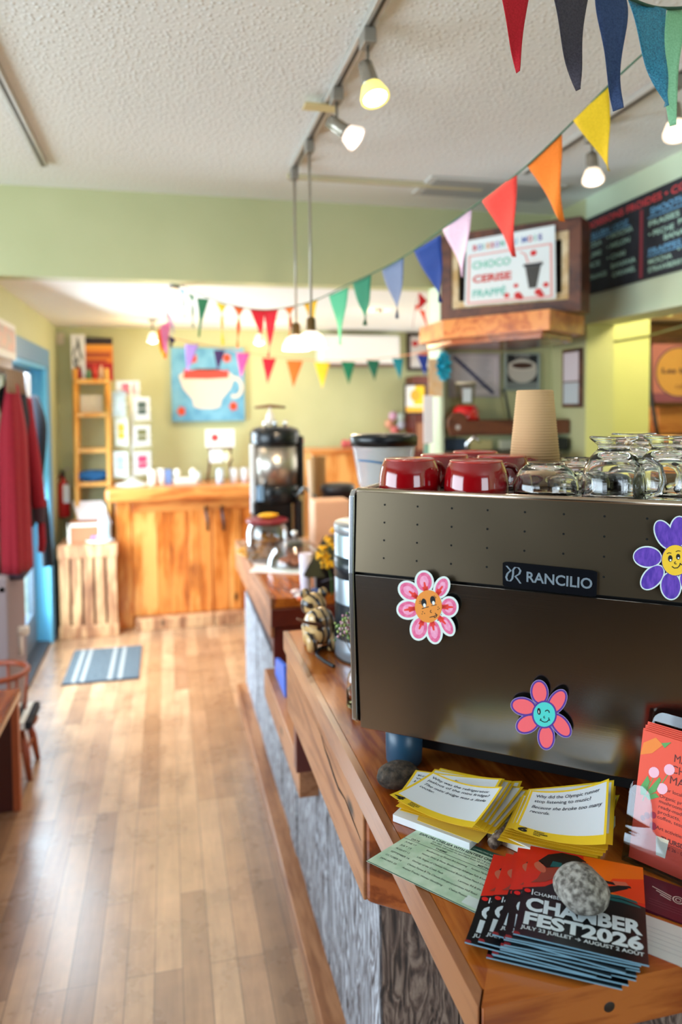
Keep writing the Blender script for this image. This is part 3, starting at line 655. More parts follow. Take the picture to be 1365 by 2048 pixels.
face = [('e', INK, 630, 688, 42, 70, -8), ('e', WH, 640, 730, 22, 34, -8), ('e', INK, 772, 648, 42, 70, -8), ('e', WH, 783, 690, 22, 32, -8),
        ('s', INK, 1.5, [(600, 780), (650, 765), (705, 750)]), ('s', INK, 1.4, [(750, 735), (830, 718)]), ('s', INK, .9, [(590, 690), (555, 660)]), ('s', INK, .9, [(585, 705), (550, 690)]), ('s', INK, .9, [(590, 672), (568, 640)]),
        ('s', INK, .9, [(795, 600), (795, 570)]), ('s', INK, .9, [(805, 605), (815, 585)]), ('s', INK, .9, [(812, 615), (828, 598)]),
        ('s', INK, 1.2, [(745, 805), (732, 820), (735, 840), (755, 845)]), ('s', INK, 1.5, [(725, 920), (790, 905), (800, 925), (830, 910), (835, 880), (812, 855)]), ('s', INK, 1.3, [(790, 905), (830, 880), (850, 885)]),
        ('e', INK, 610, 832, 8, 8, 0), ('e', INK, 600, 866, 8, 8, 0), ('e', INK, 640, 858, 8, 8, 0), ('e', INK, 858, 756, 8, 8, 0), ('e', INK, 878, 778, 8, 8, 0), ('e', INK, 855, 795, 8, 8, 0)]
magnet(lambda x, y: (770 + x / 8.03, 1120 + y / 8.03), PINK_P, 46, 0, (702, 745, 218, 262, 0), (C(224, 238, 234, .6), C(224, 238, 234, .6), noisy('pink_marker', (226, 92, 142), (240, 128, 168), 160, .6), C(238, 148, 60, .6), WH, noisy('pink_marker_light', (240, 150, 190), (246, 176, 206), 160, .6)), face, C(240, 62, 52, .6), fl,
       'pink paper flower magnet with orange winking-eyelash face and eight petals' if False else 'pink paper flower magnet with orange face and long eyelashes')
CO = [(640, 358, 112, 165, -6), (920, 512, 105, 190, 32), (985, 890, 100, 195, -38), (748, 1080, 108, 172, -2), (450, 865, 170, 118, -28), (385, 588, 178, 116, 14)]
face = [('e', INK, 632, 665, 28, 55, -5), ('e', WH, 630, 672, 7, 26, -5), ('s', INK, 1.8, [(735, 665), (745, 650), (770, 645), (792, 660), (797, 685)]), ('s', INK, 1.4, [(720, 742), (708, 752), (710, 768), (728, 772)]),
        ('s', INK, 1.7, [(655, 795), (680, 822), (720, 838), (760, 832), (790, 800)]), ('s', INK, 1.4, [(650, 815), (665, 780)]), ('s', INK, 1.4, [(785, 768), (805, 812)])]
magnet(lambda x, y: (1000 + x / 8.03, 1340 + y / 8.03), CO, 36, 30, (718, 715, 175, 198, 0), (C(190, 180, 220, .6), C(88, 54, 150, .6), C(252, 104, 112, .6), C(82, 214, 204, .6), WH), face, None, fl,
       'coral paper flower magnet with turquoise winking face and purple outline')
PU = [(1110, 585, 150, 250, 2), (845, 650, 140, 262, -28), (520, 1062, 230, 165, 4), (612, 1440, 140, 240, 42), (955, 1600, 160, 225, -4), (1320, 1560, 150, 240, -30), (1600, 1260, 230, 150, 14), (1450, 820, 150, 245, 48)]
face = [('e', INK, 945, 1090, 42, 62, 0), ('e', WH, 950, 1120, 18, 20, 0), ('e', INK, 1092, 1058, 40, 55, 0), ('e', WH, 1098, 1082, 18, 18, 0), ('s', INK, 1.5, [(885, 1000), (920, 982), (960, 990)]), ('s', INK, 1.5, [(1050, 962), (1090, 945), (1130, 952)]),
        ('s', INK, 1.5, [(1045, 1150), (1022, 1165), (1030, 1188), (1060, 1190)]), ('s', INK, 1.9, [(980, 1240), (1020, 1268), (1080, 1262), (1120, 1220), (1130, 1180), (1150, 1205), (1200, 1210)])]
magnet(lambda x, y: (1240 + x / 9.31, 1000 + y / 9.31), PU, 42, 0, (1040, 1122, 250, 284, 0), (C(214, 232, 232, .6), C(74, 44, 150, .6), noisy('purple_marker', (74, 44, 160), (112, 70, 190), 200, .6, stretch=(1, 1, .3)), C(250, 204, 50, .6), WH), face, None, pxmap(ML(0, .0045, (ZS + ZT) / 2), UPN.cross(U_)),
       'purple paper flower magnet with smiling yellow face')

# ------------------------------------------------------------------ cups and glasses on top of the machine
ZTOP = ZT - .008
REDGLAZE = C(146, 8, 16, .12, 0, .8, key='red_glaze'); RIMG = C(196, 60, 50, .2, 0, .5)
def onTop(px, d_, z=ZTOP):
    # point on the tray plane whose picture column is px at distance d_ behind the back panel
    lo, hi = -.2, 1.2
    for _ in range(40):
        m_ = (lo + hi) / 2; p_ = ML(m_, d_, z); v_ = p_ - CAMPOS
        if CX + F * v_.dot(rt) / v_.dot(fw) < px: lo = m_
        else: hi = m_
    return ML(m_, d_, z)
mp_ = onTop(820, .075)
mug = thing('coffee_mug', mp_, 'front left red cup upside down on the machine, at the left end', 'mug', 'red cups upside down on the machine')
R_, H_ = .056, .060
out = [(R_ - .0015, 0), (R_, .002), (R_ * .997, .016), (R_ * .975, .030), (R_ * .93, .043), (R_ * .87, .052), (R_ * .83, .0560), (R_ * .815, .0585), (R_ * .79, .0600), (R_ * .76, .0575), (0.0, .057)]
inn = [(0.0, .053), (R_ * .76, .053), (R_ * .84, .048), (R_ * .90, .038), (R_ * .945, .026), (R_ * .955, .014), (R_ - .004, .002), (R_ - .0015, 0)]
MB().lathe(out[::-1][::-1] + inn, mp_, REDGLAZE, 40).build('bowl', mug)
hp = [mp_ + V((R_ * .88, 0, .046)), mp_ + V((R_ * 1.05, 0, .049)), mp_ + V((R_ * 1.3, 0, .046)), mp_ + V((R_ * 1.45, 0, .034)), mp_ + V((R_ * 1.42, 0, .022)), mp_ + V((R_ * 1.25, 0, .012)), mp_ + V((R_ * .98, 0, .011))]
MB().tube(hp, [.006, .0055, .005, .005, .005, .005, .006], REDGLAZE, 10).build('handle', mug)
MB().lathe([(R_ * .775, .0602), (R_ * .81, .0592), (R_ * .825, .0572)], mp_, RIMG, 40).build('foot_ring', mug)
mug.rotation_euler = (0, 0, math.radians(20))
for px_, d_, rz, lab in ((953, .072, -.30, 'front right red cup upside down on the machine, beside the glasses'), (889, .20, -.2, 'second-row left red cup upside down behind the two front cups'), (1004, .205, -.35, 'second-row right red cup upside down, nearest the paper cup'), (951, .315, .2, 'rearmost red cup upside down behind the other four cups')):
    dup(mug, onTop(px_, d_), rz, lab)
# ripple paper cup
pc = onTop(1070, .30)
mb = MB(); prof = []; z_ = 0; HH = .183; n = 34
for k in range(n + 1):
    zz_ = HH * k / n; r_ = .052 + (.0345 - .052) * k / n
    prof += [(r_, zz_), (r_ + .0013, zz_ + HH / n * .35), (r_ + .0010, zz_ + HH / n * .65)]
prof = prof[:-2] + [(.0338, HH + .001), (.031, HH + .001), (.031, HH - .006), (0, HH - .006)]
mb.lathe(prof, pc, C(216, 172, 122, .7), 40); mb.build('paper_cup', None, 'tall kraft ripple paper cup turned upside down behind the glasses', 'paper cup')
# low glass cups, upside down
GL = GLASS
gp = onTop(1092, .075)
gc = thing('glass_mug', gp, 'low round glass cup upside down beside the front red cup', 'glass', 'low glass cups upside down')
R_, T_ = .054, .003
o_ = [(R_ * .96, 0), (R_, .012), (R_ * 1.0, .03), (R_ * .93, .05), (R_ * .78, .067), (R_ * .60, .077), (R_ * .56, .080), (R_ * .57, .084), (R_ * .52, .085), (R_ * .45, .0825), (0, .082)]
i_ = [(0, .074), (R_ * .45, .073), (R_ * .7, .063), (R_ * .87, .048), (R_ * .94, .03), (R_ * .94, .012), (R_ * .90, 0)]
ks = .70; o_ = [(a, b * ks) for a, b in o_]; i_ = [(a, b * ks) for a, b in i_]
MB().lathe(o_ + i_ + [o_[0]], gp, GL, 40).build('bowl', gc)
hp = [gp + V((R_ * .9, 0, .042)), gp + V((R_ * 1.2, 0, .044)), gp + V((R_ * 1.45, 0, .036)), gp + V((R_ * 1.48, 0, .022)), gp + V((R_ * 1.3, 0, .012)), gp + V((R_ * 1.0, 0, .010))]
MB().tube(hp, .0045, GL, 10).build('handle', gc); gc.rotation_euler = (0, 0, -.8)
g2 = dup(gc, onTop(1158, .185), 2.6, 'low round glass cup upside down, half hidden behind the footed glasses')
g3 = dup(gc, onTop(1215, .30), 3.6, 'low glass cup upside down, rearmost behind the footed glasses', .95)
# tall footed glass mugs, upside down
fp = onTop(1228, .066)
fg = thing('footed_glass', fp, 'tall footed glass mug upside down, left of the three', 'glass', 'footed glass mugs upside down')
o_ = [(.046, 0), (.050, .01), (.050, .035), (.046, .062), (.038, .082), (.030, .093), (.0245, .100), (.0235, .104), (.026, .109), (.034, .117), (.0375, .121), (.0375, .124), (.034, .1255), (0, .124)]
i_ = [(0, .090), (.014, .089), (.027, .082), (.038, .068), (.0445, .05), (.0465, .03), (.0465, .01), (.043, 0)]
o_ = [(a, b * .83) for a, b in o_]; i_ = [(a, b * .83) for a, b in i_]
MB().lathe(o_ + i_ + [o_[0]], fp, GL, 40).build('bowl', fg)
hp = [fp + V((.040, 0, .065)), fp + V((.056, 0, .067)), fp + V((.070, 0, .058)), fp + V((.075, 0, .038)), fp + V((.070, 0, .018)), fp + V((.050, 0, .012))]
MB().tube(hp, [.006, .005, .0045, .0045, .005, .006], GL, 10).build('handle', fg); fg.rotation_euler = (0, 0, -.9)
dup(fg, onTop(1268, .205), .3, 'tall footed glass mug upside down, middle of the three')
dup(fg, onTop(1335, .12), 1.5, 'tall footed glass mug upside down, right of the three')
dup(fg, onTop(1425, .21), .2, 'tall footed glass mug upside down at the right picture edge')

# hopper grinder behind the machine
hx = at(768, 868, 2.2); hb = V((hx.x, hx.y, ZN))
gr = thing('coffee_grinder', hb, 'coffee grinder with clear bean hopper and black lid behind the machine', 'grinder')
MB().lathe([(.075, 0), (.078, .02), (.07, .05), (.072, .3), (.085, .33), (.085, .36), (.03, .365)], hb, C(120, 118, 116, .35, .8), 32).build('base', gr)
Hh = hx.z - ZN
MB().lathe([(.060, .365), (.078, .43), (.094, Hh - .045), (.096, Hh - .034), (.0925, Hh - .034), (.0905, Hh - .047), (.074, .43), (.055, .369)], hb, milky('hopper_plastic', (.78, .82, .88), .32), 48).build('hopper', gr)
MB().lathe([(.1, Hh - .034), (.1015, Hh - .008), (.096, Hh), (.0, Hh)], hb, C(16, 18, 22, .3), 48).build('lid', gr)
mb = MB(); pth = []
for k in range(14):
    a = math.radians(-170 + k * 8.5); zq = .50 - .028 * (k / 13) + .010 * math.sin(k / 13 * PI); r_ = .0905 - (.55 - zq) * .07
    pth.append(hb + V((r_ * math.cos(a), r_ * math.sin(a), zq)))
mb.tube(pth, [.001] + [.0035] * 11 + [.002, .001], C(36, 110, 160, .4), 6); mb.build('blue_swoosh', gr)

# ================================================================== PAPERS ON THE WORKTOP
def pmap(tl, tr, br, bl, bow=0.0, bowv=0.0):
    """sheet through four world corners; u,v in 0..1; bow lifts the ends, bowv lifts the far/near edges"""
    tl, tr, br, bl = V(tl), V(tr), V(br), V(bl)
    def base(u, v):
        return bl * (1 - u) * (1 - v) + br * u * (1 - v) + tr * u * v + tl * (1 - u) * v + Z3 * (bow * ((2 * u - 1) ** 2 - 1) + bowv * ((2 * v - 1) ** 2 - 1))
    def fm(u, v, l=0.0):
        p = base(u, v)
        if l:
            n = (base(u + .01, v) - base(u - .01, v)).cross(base(u, v + .01) - base(u, v - .01)).normalized(); p = p + n * l
        return p
    return fm
def sheet(mb, fm, mat, nu=10, nv=10, th=.0004, matfn=None):
    mb.grid(lambda u, v: fm(u, v, 0), nu, nv, matfn or mat); top = len(mb.v)
    edge = [(i / nu, 0) for i in range(nu + 1)] + [(1, j / nv) for j in range(1, nv + 1)] + [(1 - i / nu, 1) for i in range(1, nu + 1)] + [(0, 1 - j / nv) for j in range(1, nv)]
    n = len(edge)
    mb.add([fm(u, v, 0) for u, v in edge] + [fm(u, v, -th) for u, v in edge], [(i, n + i, n + (i + 1) % n, (i + 1) % n) for i in range(n)], mat)
    return mb
PAPER = C(232, 236, 240, .7); YELLOW = C(250, 208, 36, .6); YEL2 = C(236, 190, 50, .6); INKB = C(28, 32, 56, .7)
BORD = lambda nu, nv, b: None
def calpage(mb, fm, lines, num=None, day=None, white=True):
    n = 12
    def mf(i, j): return YELLOW if (i == 0 or i == n - 1 or j == n - 1 or j < 2) else PAPER
    def warp(k): # thin borders
        return {0: 0, 1: .028, n - 1: .972, n: 1}.get(k, .028 + (k - 1) / (n - 2) * .944)
    def warpv(k): return {0: 0, 1: .075, 2: .15, n - 1: .968, n: 1}.get(k, .15 + (k - 2) / (n - 3) * .818)
    mb.grid(lambda u, v: fm(warp(round(u * n)), warpv(round(v * n)), 0), n, n, mf)
    e = [(k / n, 0) for k in range(n)] + [(1, k / n) for k in range(n)] + [(1 - k / n, 1) for k in range(n)] + [(0, 1 - k / n) for k in range(n)]
    m = len(e); mb.add([fm(a, b, 0) for a, b in e] + [fm(a, b, -.0003) for a, b in e], [(i, m + i, m + (i + 1) % m, (i + 1) % m) for i in range(m)], YEL2)
    for (t, u, v, sz, wd_, it) in lines: mb.text(t, fm, u, v, sz, INKB, bold=.006, shear=.3 if it else 0, width=wd_, lift=.0004)
    if num: mb.text(num, fm, .03, .03, .14, INK, bold=.05, shear=.15, width=.11, lift=.0005)
    if day:
        for k, t in enumerate(day): mb.text(t, fm, .21, .098 - k * .036, .034, INK, bold=.03, width=len(t) * .020, lift=.0005)
def cz(px, py, z): return onZ(px, py, ZN + z)
# ---- left pad
pad1 = thing('page_calendar', cz(890, 1610, 0), 'page-a-day joke calendar with the refrigerator joke, curled yellow edged pages', 'calendar', 'joke calendar pads')
b = [cz(786, 1640, .003), cz(940, 1698, .003), cz(1045, 1600, .003), cz(870, 1560, .003)]
mb = MB(); mb.prism([(p.x, p.y) for p in b], ZN + .0005, ZN + .012, C(226, 228, 232, .7)); mb.build('backing_block', pad1, bevel=.001)
mb = MB(); fm = pmap(cz(862, 1558, .0125), cz(1040, 1596, .0125), cz(957, 1686, .0125), cz(835, 1640, .0125)); sheet(mb, fm, C(240, 205, 80, .6), 4, 4); mb.build('page', pad1, label='pale yellow page at the bottom')
layers = [((858, 1560), (1045, 1562), (1000, 1668), (800, 1620), .016), ((850, 1556), (1060, 1580), (985, 1668), (792, 1612), .019), ((870, 1549), (1048, 1574), (975, 1664), (812, 1606), .022), ((878, 1540), (1030, 1566), (968, 1660), (800, 1604), .025), ((882, 1536), (1024, 1562), (960, 1655), (796, 1603), .028), ((870, 1538), (1010, 1558), (955, 1652), (800, 1602), .031), ((832, 1540), (1005, 1557), (948, 1650), (790, 1596), .034)]
for i, (a, b_, c_, d_, z) in enumerate(layers):
    mb = MB(); fm = pmap(cz(*a, z + .004), cz(*b_, z + .012), cz(*c_, z), cz(*d_, z), .002, .002)
    calpage(mb, fm, [('Knock, knock.', .06, .83, .07, .5, 0), ('Who is there?', .06, .74, .06, .45, 0), ('Jess.', .06, .65, .06, .2, 0)] if i == 6 else [], None, None); mb.build('page', pad1)
mb = MB(); fm = pmap(cz(866, 1543, .056), cz(1006, 1573, .060), cz(945, 1655, .048), cz(780, 1589, .054), .0085, .003)
calpage(mb, fm, [('Why was the refrigerator', .07, .85, .078, .80, 0), ('jealous of the mini fridge?', .07, .755, .078, .84, 0), ('The mini fridge was a little', .07, .64, .078, .84, 1), ('cooler.', .07, .545, .078, .2, 1)], '4', ('FRIDAY', 'AUGUST', '2023'))
mb.build('page', pad1, label='top page printed with the refrigerator joke')
# ---- right pad
pad2 = thing('page_calendar', cz(1120, 1650, 0), 'page-a-day joke calendar with the Olympic runner joke, nearest the red leaflets', 'calendar', 'joke calendar pads')
b = [cz(975, 1675, .002), cz(1112, 1738, .002), cz(1190, 1725, .002), cz(1232, 1650, .002), cz(1045, 1610, .002)]
mb = MB(); mb.prism([(p.x, p.y) for p in b], ZN + .0005, ZN + .016, C(232, 230, 222, .7)); mb.build('backing_block', pad2, bevel=.001)
rl = [((1052, 1610), (1232, 1600), (1200, 1722), (995, 1680), .016), ((1048, 1606), (1240, 1590), (1196, 1716), (1000, 1672), .019), ((1040, 1604), (1228, 1596), (1206, 1712), (1004, 1668), .022), ((1045, 1598), (1233, 1590), (1212, 1706), (1008, 1662), .026), ((1040, 1594), (1228, 1584), (1216, 1700), (1010, 1658), .030)]
for i, (a, b_, c_, d_, z) in enumerate(rl):
    mb = MB(); fm = pmap(cz(*a, z), cz(*b_, z + .004), cz(*c_, z), cz(*d_, z), .002, .001); calpage(mb, fm, []); mb.build('page', pad2)
for a, b_, c_, d_, z in (((1045, 1590), (1232, 1572), (1226, 1690), (1016, 1655), .033), ((1058, 1578), (1229, 1560), (1223, 1688), (1022, 1656), .037)):
    mb = MB(); fm = pmap(cz(*a, z + .008), cz(*b_, z + .03), cz(*c_, z + .006), cz(*d_, z), .001, .001); calpage(mb, fm, []); mb.build('page', pad2)
mb = MB(); fm = pmap(cz(1063, 1580, .062), cz(1219, 1557, .082), cz(1212, 1688, .058), cz(1028, 1658, .052), .0085, .003)
calpage(mb, fm, [('Why did the Olympic runner', .09, .85, .085, .80, 0), ('stop listening to music?', .09, .745, .085, .70, 0), ('Because she broke too many', .075, .615, .085, .86, 1), ('records.', .075, .51, .085, .24, 1)], '6', ('MONDAY', 'NOVEMBER', '2023'))
mb.build('page', pad2, label='top page printed with the Olympic runner joke')
# wooden stub between the pads
a = cz(985, 1688, .008); b = cz(1025, 1650, .012); MB().tube([a, b, cz(1050, 1622, .02)], .0085, noisy('bark_stub', (66, 50, 44), (150, 128, 112), 120, .8, .4), 10).build('wooden_stub', None, 'short weathered wooden stub lying between the two calendar pads', 'stub')

# ---- green flyer
ga, gb, gc_, gd = cz(845, 1653, .0012), cz(1050, 1728, .0012), cz(960, 1830, .0014), cz(733, 1722, .003)
fm = pmap(ga, gb, gc_, gd)
GF = noisy('sage_flyer_paper', (176, 204, 176), (206, 224, 202), 40, .6, detail=2); GD = C(28, 78, 66, .5); GI = C(30, 52, 48, .6)
mb = MB(); sheet(mb, fm, GF, 4, 4)
mb.shape([(0, .90), (1, .90), (1, 1), (0, 1)], fm, GD, .0002); mb.shape([(.05, .885), (.20, .885), (.20, .985), (.05, .985)], fm, WH, .0004)
mb.shape([(.09 + .035 + .035 * math.cos(k / 12 * 2 * PI), .94 + .035 * math.sin(k / 12 * 2 * PI)) for k in range(12)], fm, C(60, 130, 70, .5), .0006)
mb.shape([(0, 0), (1, 0), (1, .012), (0, .012)], fm, GD, .0002)
mb.text('RELIANT NATURE ET VOISINS \u2022 CONNECTING NATURE AND NEIGHBOURS', fm, .22, .93, .035, C(180, 206, 190, .6), width=.77, bold=.004)
mb.text('EXPLORE CHELSEA WITH SENTIERS CHELSEA TRAILS', fm, .06, .825, .062, GI, width=.92, bold=.02)
mb.text('SIX FREE Twin-date Guided Events with VICT & Local Experts', fm, .22, .775, .038, GI, width=.66)
mb.text('All events will occur on Saturdays from 10 am to 12 pm', fm, .22, .735, .038, GI, width=.62)
mb.text('DATE', fm, .06, .675, .045, GI, width=.08, bold=.01); mb.text('THEME', fm, .30, .675, .045, GI, width=.11, bold=.01); mb.text('MEETING LOCATION', fm, .70, .675, .045, GI, width=.27, bold=.01)
mb.shape([(.0, .655), (1, .655), (1, .660), (0, .660)], fm, GI, .0003)
rows = [('JUNE 17', 'Biodiversity at Forest Art Incoming', 'Farmers Market'), ('JULY 15', 'Native Wild & Flora: Biodiversity Alliance', 'Hope Falls & Lookout Centre'), ('AUGUST 12', 'Life Stages of Chelsea Historical Book', 'Chelsea Meech Creek Road'), ('SEPTEMBER 16', 'Geology of the Creek Fault', 'Larrimac Rd & the Village'), ('OCTOBER 14', 'Chelsea Forest & The Climate Emergency', 'Larrimac Hall Road'), ('JANUARY 20', 'Animal Tracks: Winter Identifying', 'Chelsea Museum')]
for k, (a, b, c_) in enumerate(rows):
    v_ = .585 - k * .088
    mb.text(a, fm, .05, v_, .042, GI, width=.015 * len(a)); mb.text(b, fm, .26, v_, .042, GI, width=.011 * len(b)); mb.text(c_, fm, .68, v_ , .042, GI, width=.011 * len(c_))
mb.shape([(.83, .05), (.97, .05), (.97, .19), (.83, .19)], fm, C(214, 226, 222, .6), .0003)
mb.build('flyer', None, 'pale green trail walk flyer hanging over the worktop edge', 'flyer')

# ---- stacked festival brochures
RED_ = C(226, 42, 20, .35); ORG = C(238, 110, 16, .35); BLK = C(12, 14, 18, .3); TEAL = C(10, 92, 96, .35); SKIN = C(156, 60, 44, .4); SKIN2 = C(206, 104, 78, .4); HAIR = C(24, 20, 24, .35); TXT = C(216, 228, 236, .5)
EDGE = C(120, 160, 180, .6); EDGER = C(150, 24, 34, .6)
def rect_pose(BL, BR, z, W=.134, Hh_=.205):
    a = onZ(*BL, ZN + z); b = onZ(*BR, ZN + z); x = (b - a).normalized(); y = V((-x.y, x.x, 0)); return a, x, y
def brochure_mesh():
    W, Hh_ = .150, .196
    mb = MB(); f0 = frame((0, 0, 0), (1, 0, 0), (0, 1, 0))
    def fm(u, v, l=0.0): return V((u * W, v * Hh_, l + .006 * max(0, .35 - v) ** 2 * 8))
    sheet(mb, fm, EDGE, 6, 8, th=.0016, matfn=lambda i, j: BLK if j < 4 else RED_)
    def S(pts, m_, k):
        if k >= 3 and sum(p[1] for p in pts) / len(pts) > .48: pts = [(max(0, p[0] - .13 * min(1, max(0, (p[1] - .5) * 4))) , min(.995, p[1] + .03)) for p in pts]
        mb.shape(pts, fm, m_, .0001 * k)
    S([(.48, 1.0), (1, 1), (1, .60), (.70, .62), (.52, .78)], ORG, 1); S([(1, .86), (1, .60), (.66, .66), (.74, .80)], C(232, 64, 18, .35), 2)
    S([(.0, .44), (0, .50), (.18, .56), (.30, .66), (.45, .74), (.60, .74), (.74, .62), (1, .56), (1, .44)], BLK, 2)
    S([(.08, .54), (.16, .60), (.26, .72), (.40, .82), (.52, .84), (.60, .76), (.74, .74), (.72, .68), (.54, .68), (.36, .66), (.22, .58)], SKIN, 3)
    S([(.22, .80), (.30, .90), (.42, .955), (.56, .95), (.64, .90), (.63, .83), (.58, .78), (.52, .80), (.42, .78), (.30, .74)], HAIR, 4)
    S(ell(.235, .735, .05, .06, 0, 14), SKIN2, 4); S([(.33, .76), (.43, .78), (.43, .83), (.35, .83)], TEAL, 5)
    S(ell(.615, .835, .048, .058, -.3, 16), SKIN2, 6); S([(.57, .89), (.66, .88), (.60, .84)], HAIR, 7)
    S([(.70, .735), (1.0, .72), (1, .70), (.72, .70)], HAIR, 5); S([(.86, .74), (.98, .755), (.99, .72), (.87, .70)], SKIN2, 6)
    S([(.72, .65), (.95, .72), (.97, .69), (.76, .60)], HAIR, 4)
    S([(.70, .585), (.84, .60), (.97, .575), (.97, .55), (.84, .57), (.70, .56)], TEAL, 4); S([(.70, .555), (.84, .56), (.97, .53), (.97, .51), (.84, .53), (.70, .53)], TEAL, 4)
    S([(-0.0, .0), (.04, .0), (.04, .03), (0, .03)], EDGER, 3)
    mb.text('CHAMBER', fm, .05, .285, .175, TXT, bold=.045, width=.92, lift=.0008); mb.text('FEST2026', fm, .05, .135, .175, TXT, bold=.045, width=.92, lift=.0008)
    mb.text('JULY 23 JUILLET \u2192 AUGUST 2 AO\u00dbT', fm, .05, .075, .052, TXT, bold=.02, width=.92, lift=.0008)
    mb.text('CHAMBERFEST', fm, .10, .445, .05, TXT, bold=.01, width=.36, lift=.0008); S(ell(.045, .475, .028, .021, 0, 12), C(226, 24, 22, .4), 9)
    S([(.082, .44), (.092, .44), (.092, .50), (.082, .50)], TXT, 9)
    S([(0, 0), (.05, 0), (.05, .02), (0, .02)], EDGER, 3)
    return mb
poses = []
for i in range(12):
    t = i / 11
    BL = (978 + (1022 - 978) * t + random.uniform(-9, 9), 1926 + (1884 - 1926) * t + random.uniform(-2, 2)); BR = (1196 + 46 * t + random.uniform(-10, 8), 1978 - 50 * t + random.uniform(-2, 2)); poses.append((BL, BR, .0005 + .0019 * i))
poses[3] = ((930, 1896), (1150, 1955), .0062); poses[5] = ((957, 1894), (1170, 1952), .010); poses[8] = ((985, 1880), (1205, 1945), .0157)
poses[11] = ((1027, 1879), (1243, 1931), .0214)
ORD = ['lowest', 'second lowest', 'third lowest', 'fourth lowest', 'fifth lowest', 'sixth lowest', 'sixth from the top', 'fifth from the top', 'fourth from the top', 'third from the top', 'second from the top', 'topmost']
bro = None
for i, (BL, BR, z) in enumerate(poses):
    a, x, y = rect_pose(BL, BR, z); ang = math.atan2(x.y, x.x)
    lab = 'red and black music festival brochure, %s of the fanned stack' % ORD[i] if i < 11 else 'topmost music festival brochure, carrying the round grey stone'
    if bro is None:
        bro = brochure_mesh().build('brochure', None, lab, 'brochure', 'festival brochures fanned on the worktop', origin=(0, 0, 0)); bo = bro
    else:
        bo = bro.copy(); COL.objects.link(bo); bo['label'] = lab
    bo.location = (a.x, a.y, ZN + z + .0018); bo.rotation_euler = (0, 0, ang)
GRANITE = noisy('speckled_granite', (84, 78, 72), (168, 162, 154), 130, .8, .3, detail=6, lo=.38, hi=.62)
c_ = cz(1163, 1775, .05); MB().ball((c_.x, c_.y, ZN + .0255 + .024), (.033, .036, .026), GRANITE, 28, 18, lump=.10, ls=1.6, seed=2).build('stone', None, 'round grey speckled stone holding down the festival brochures', 'stone')
DARKST = noisy('dark_river_stone', (38, 32, 28), (92, 76, 62), 90, .75, .4, detail=6)
c_ = cz(797, 1552, .02); MB().ball((c_.x, c_.y, ZN + .022), (.038, .026, .023), DARKST, 28, 18, lump=.12, ls=1.4, seed=5).build('stone', None, 'dark brown oval stone beside the foot of the espresso machine', 'stone')

# ---- clear leaflet holder with red market cards
h0 = cz(1247, 1718, .001); hx_ = (cz(1365, 1770, .001) - h0).normalized(); hn = V((hx_.y, -hx_.x, 0)); hn = hn if hn.dot(CAMPOS - h0) > 0 else -hn
lean = (Z3 * .965 - hn * .26).normalized(); HFm = lambda o: frame(o, hx_, lean)
hf = frame(h0, hx_, lean)
if (hf(0, 0, 1) - hf(0, 0, 0)).dot(hn) < 0: hf_ = hf; hf = lambda u, v, l=0: hf_(u, v, -l)
ACR = thinglass('acrylic', (.84, .88, .92), .30)
hl = thing('leaflet_holder', h0, 'clear plastic leaflet holder leaning on the machine with red cards', 'leaflet holder')
def slab(mb, pts, fm, l0, l1, mat):
    n = len(pts); mb.shape(pts, fm, mat, l1); mb.shape(pts[::-1], fm, mat, l0)
    return mb.add([fm(a, b, l0) for a, b in pts] + [fm(a, b, l1) for a, b in pts], [(i, (i + 1) % n, n + (i + 1) % n, n + i) for i in range(n)], mat)
mb = MB(); slab(mb, rrect(.008, .16, .002, .212, .018), hf, -.032, -.029, ACR); mb.build('back_plate', hl)
mb = MB()
for r_ in (.0155, .0125): mb.tube([hf(.071 + r_ * math.cos(k / 24 * 2 * PI), .185 + r_ * math.sin(k / 24 * 2 * PI), -.026) for k in range(24)], .0012, C(210, 220, 224, .15, 0, .5), 6, True)
mb.tube([hf(.071, .180, -.026), hf(.071, .190, -.026)], .0028, C(50, 56, 60, .3), 8); mb.build('hanging_hole', hl)
fp_ = [(0, .0), (.155, .0), (.155, .085), (.150, .105), (.140, .108), (.132, .095), (.128, .055), (.12, .045), (.05, .045), (.038, .055), (.034, .085), (.028, .102), (.018, .108), (.006, .106), (0, .098)]
mb = MB(); slab(mb, fp_, hf, .004, .0065, ACR)
slab(mb, [(0, 0), (.155, 0), (.155, .004), (0, .004)], hf, -.032, .004, ACR)
slab(mb, [(0, .004), (.003, .004), (.003, .11), (0, .104)], hf, -.030, .004, ACR); mb.build('pocket', hl)
CARD = C(240, 76, 44, .55); CARD2 = C(226, 96, 96, .55)
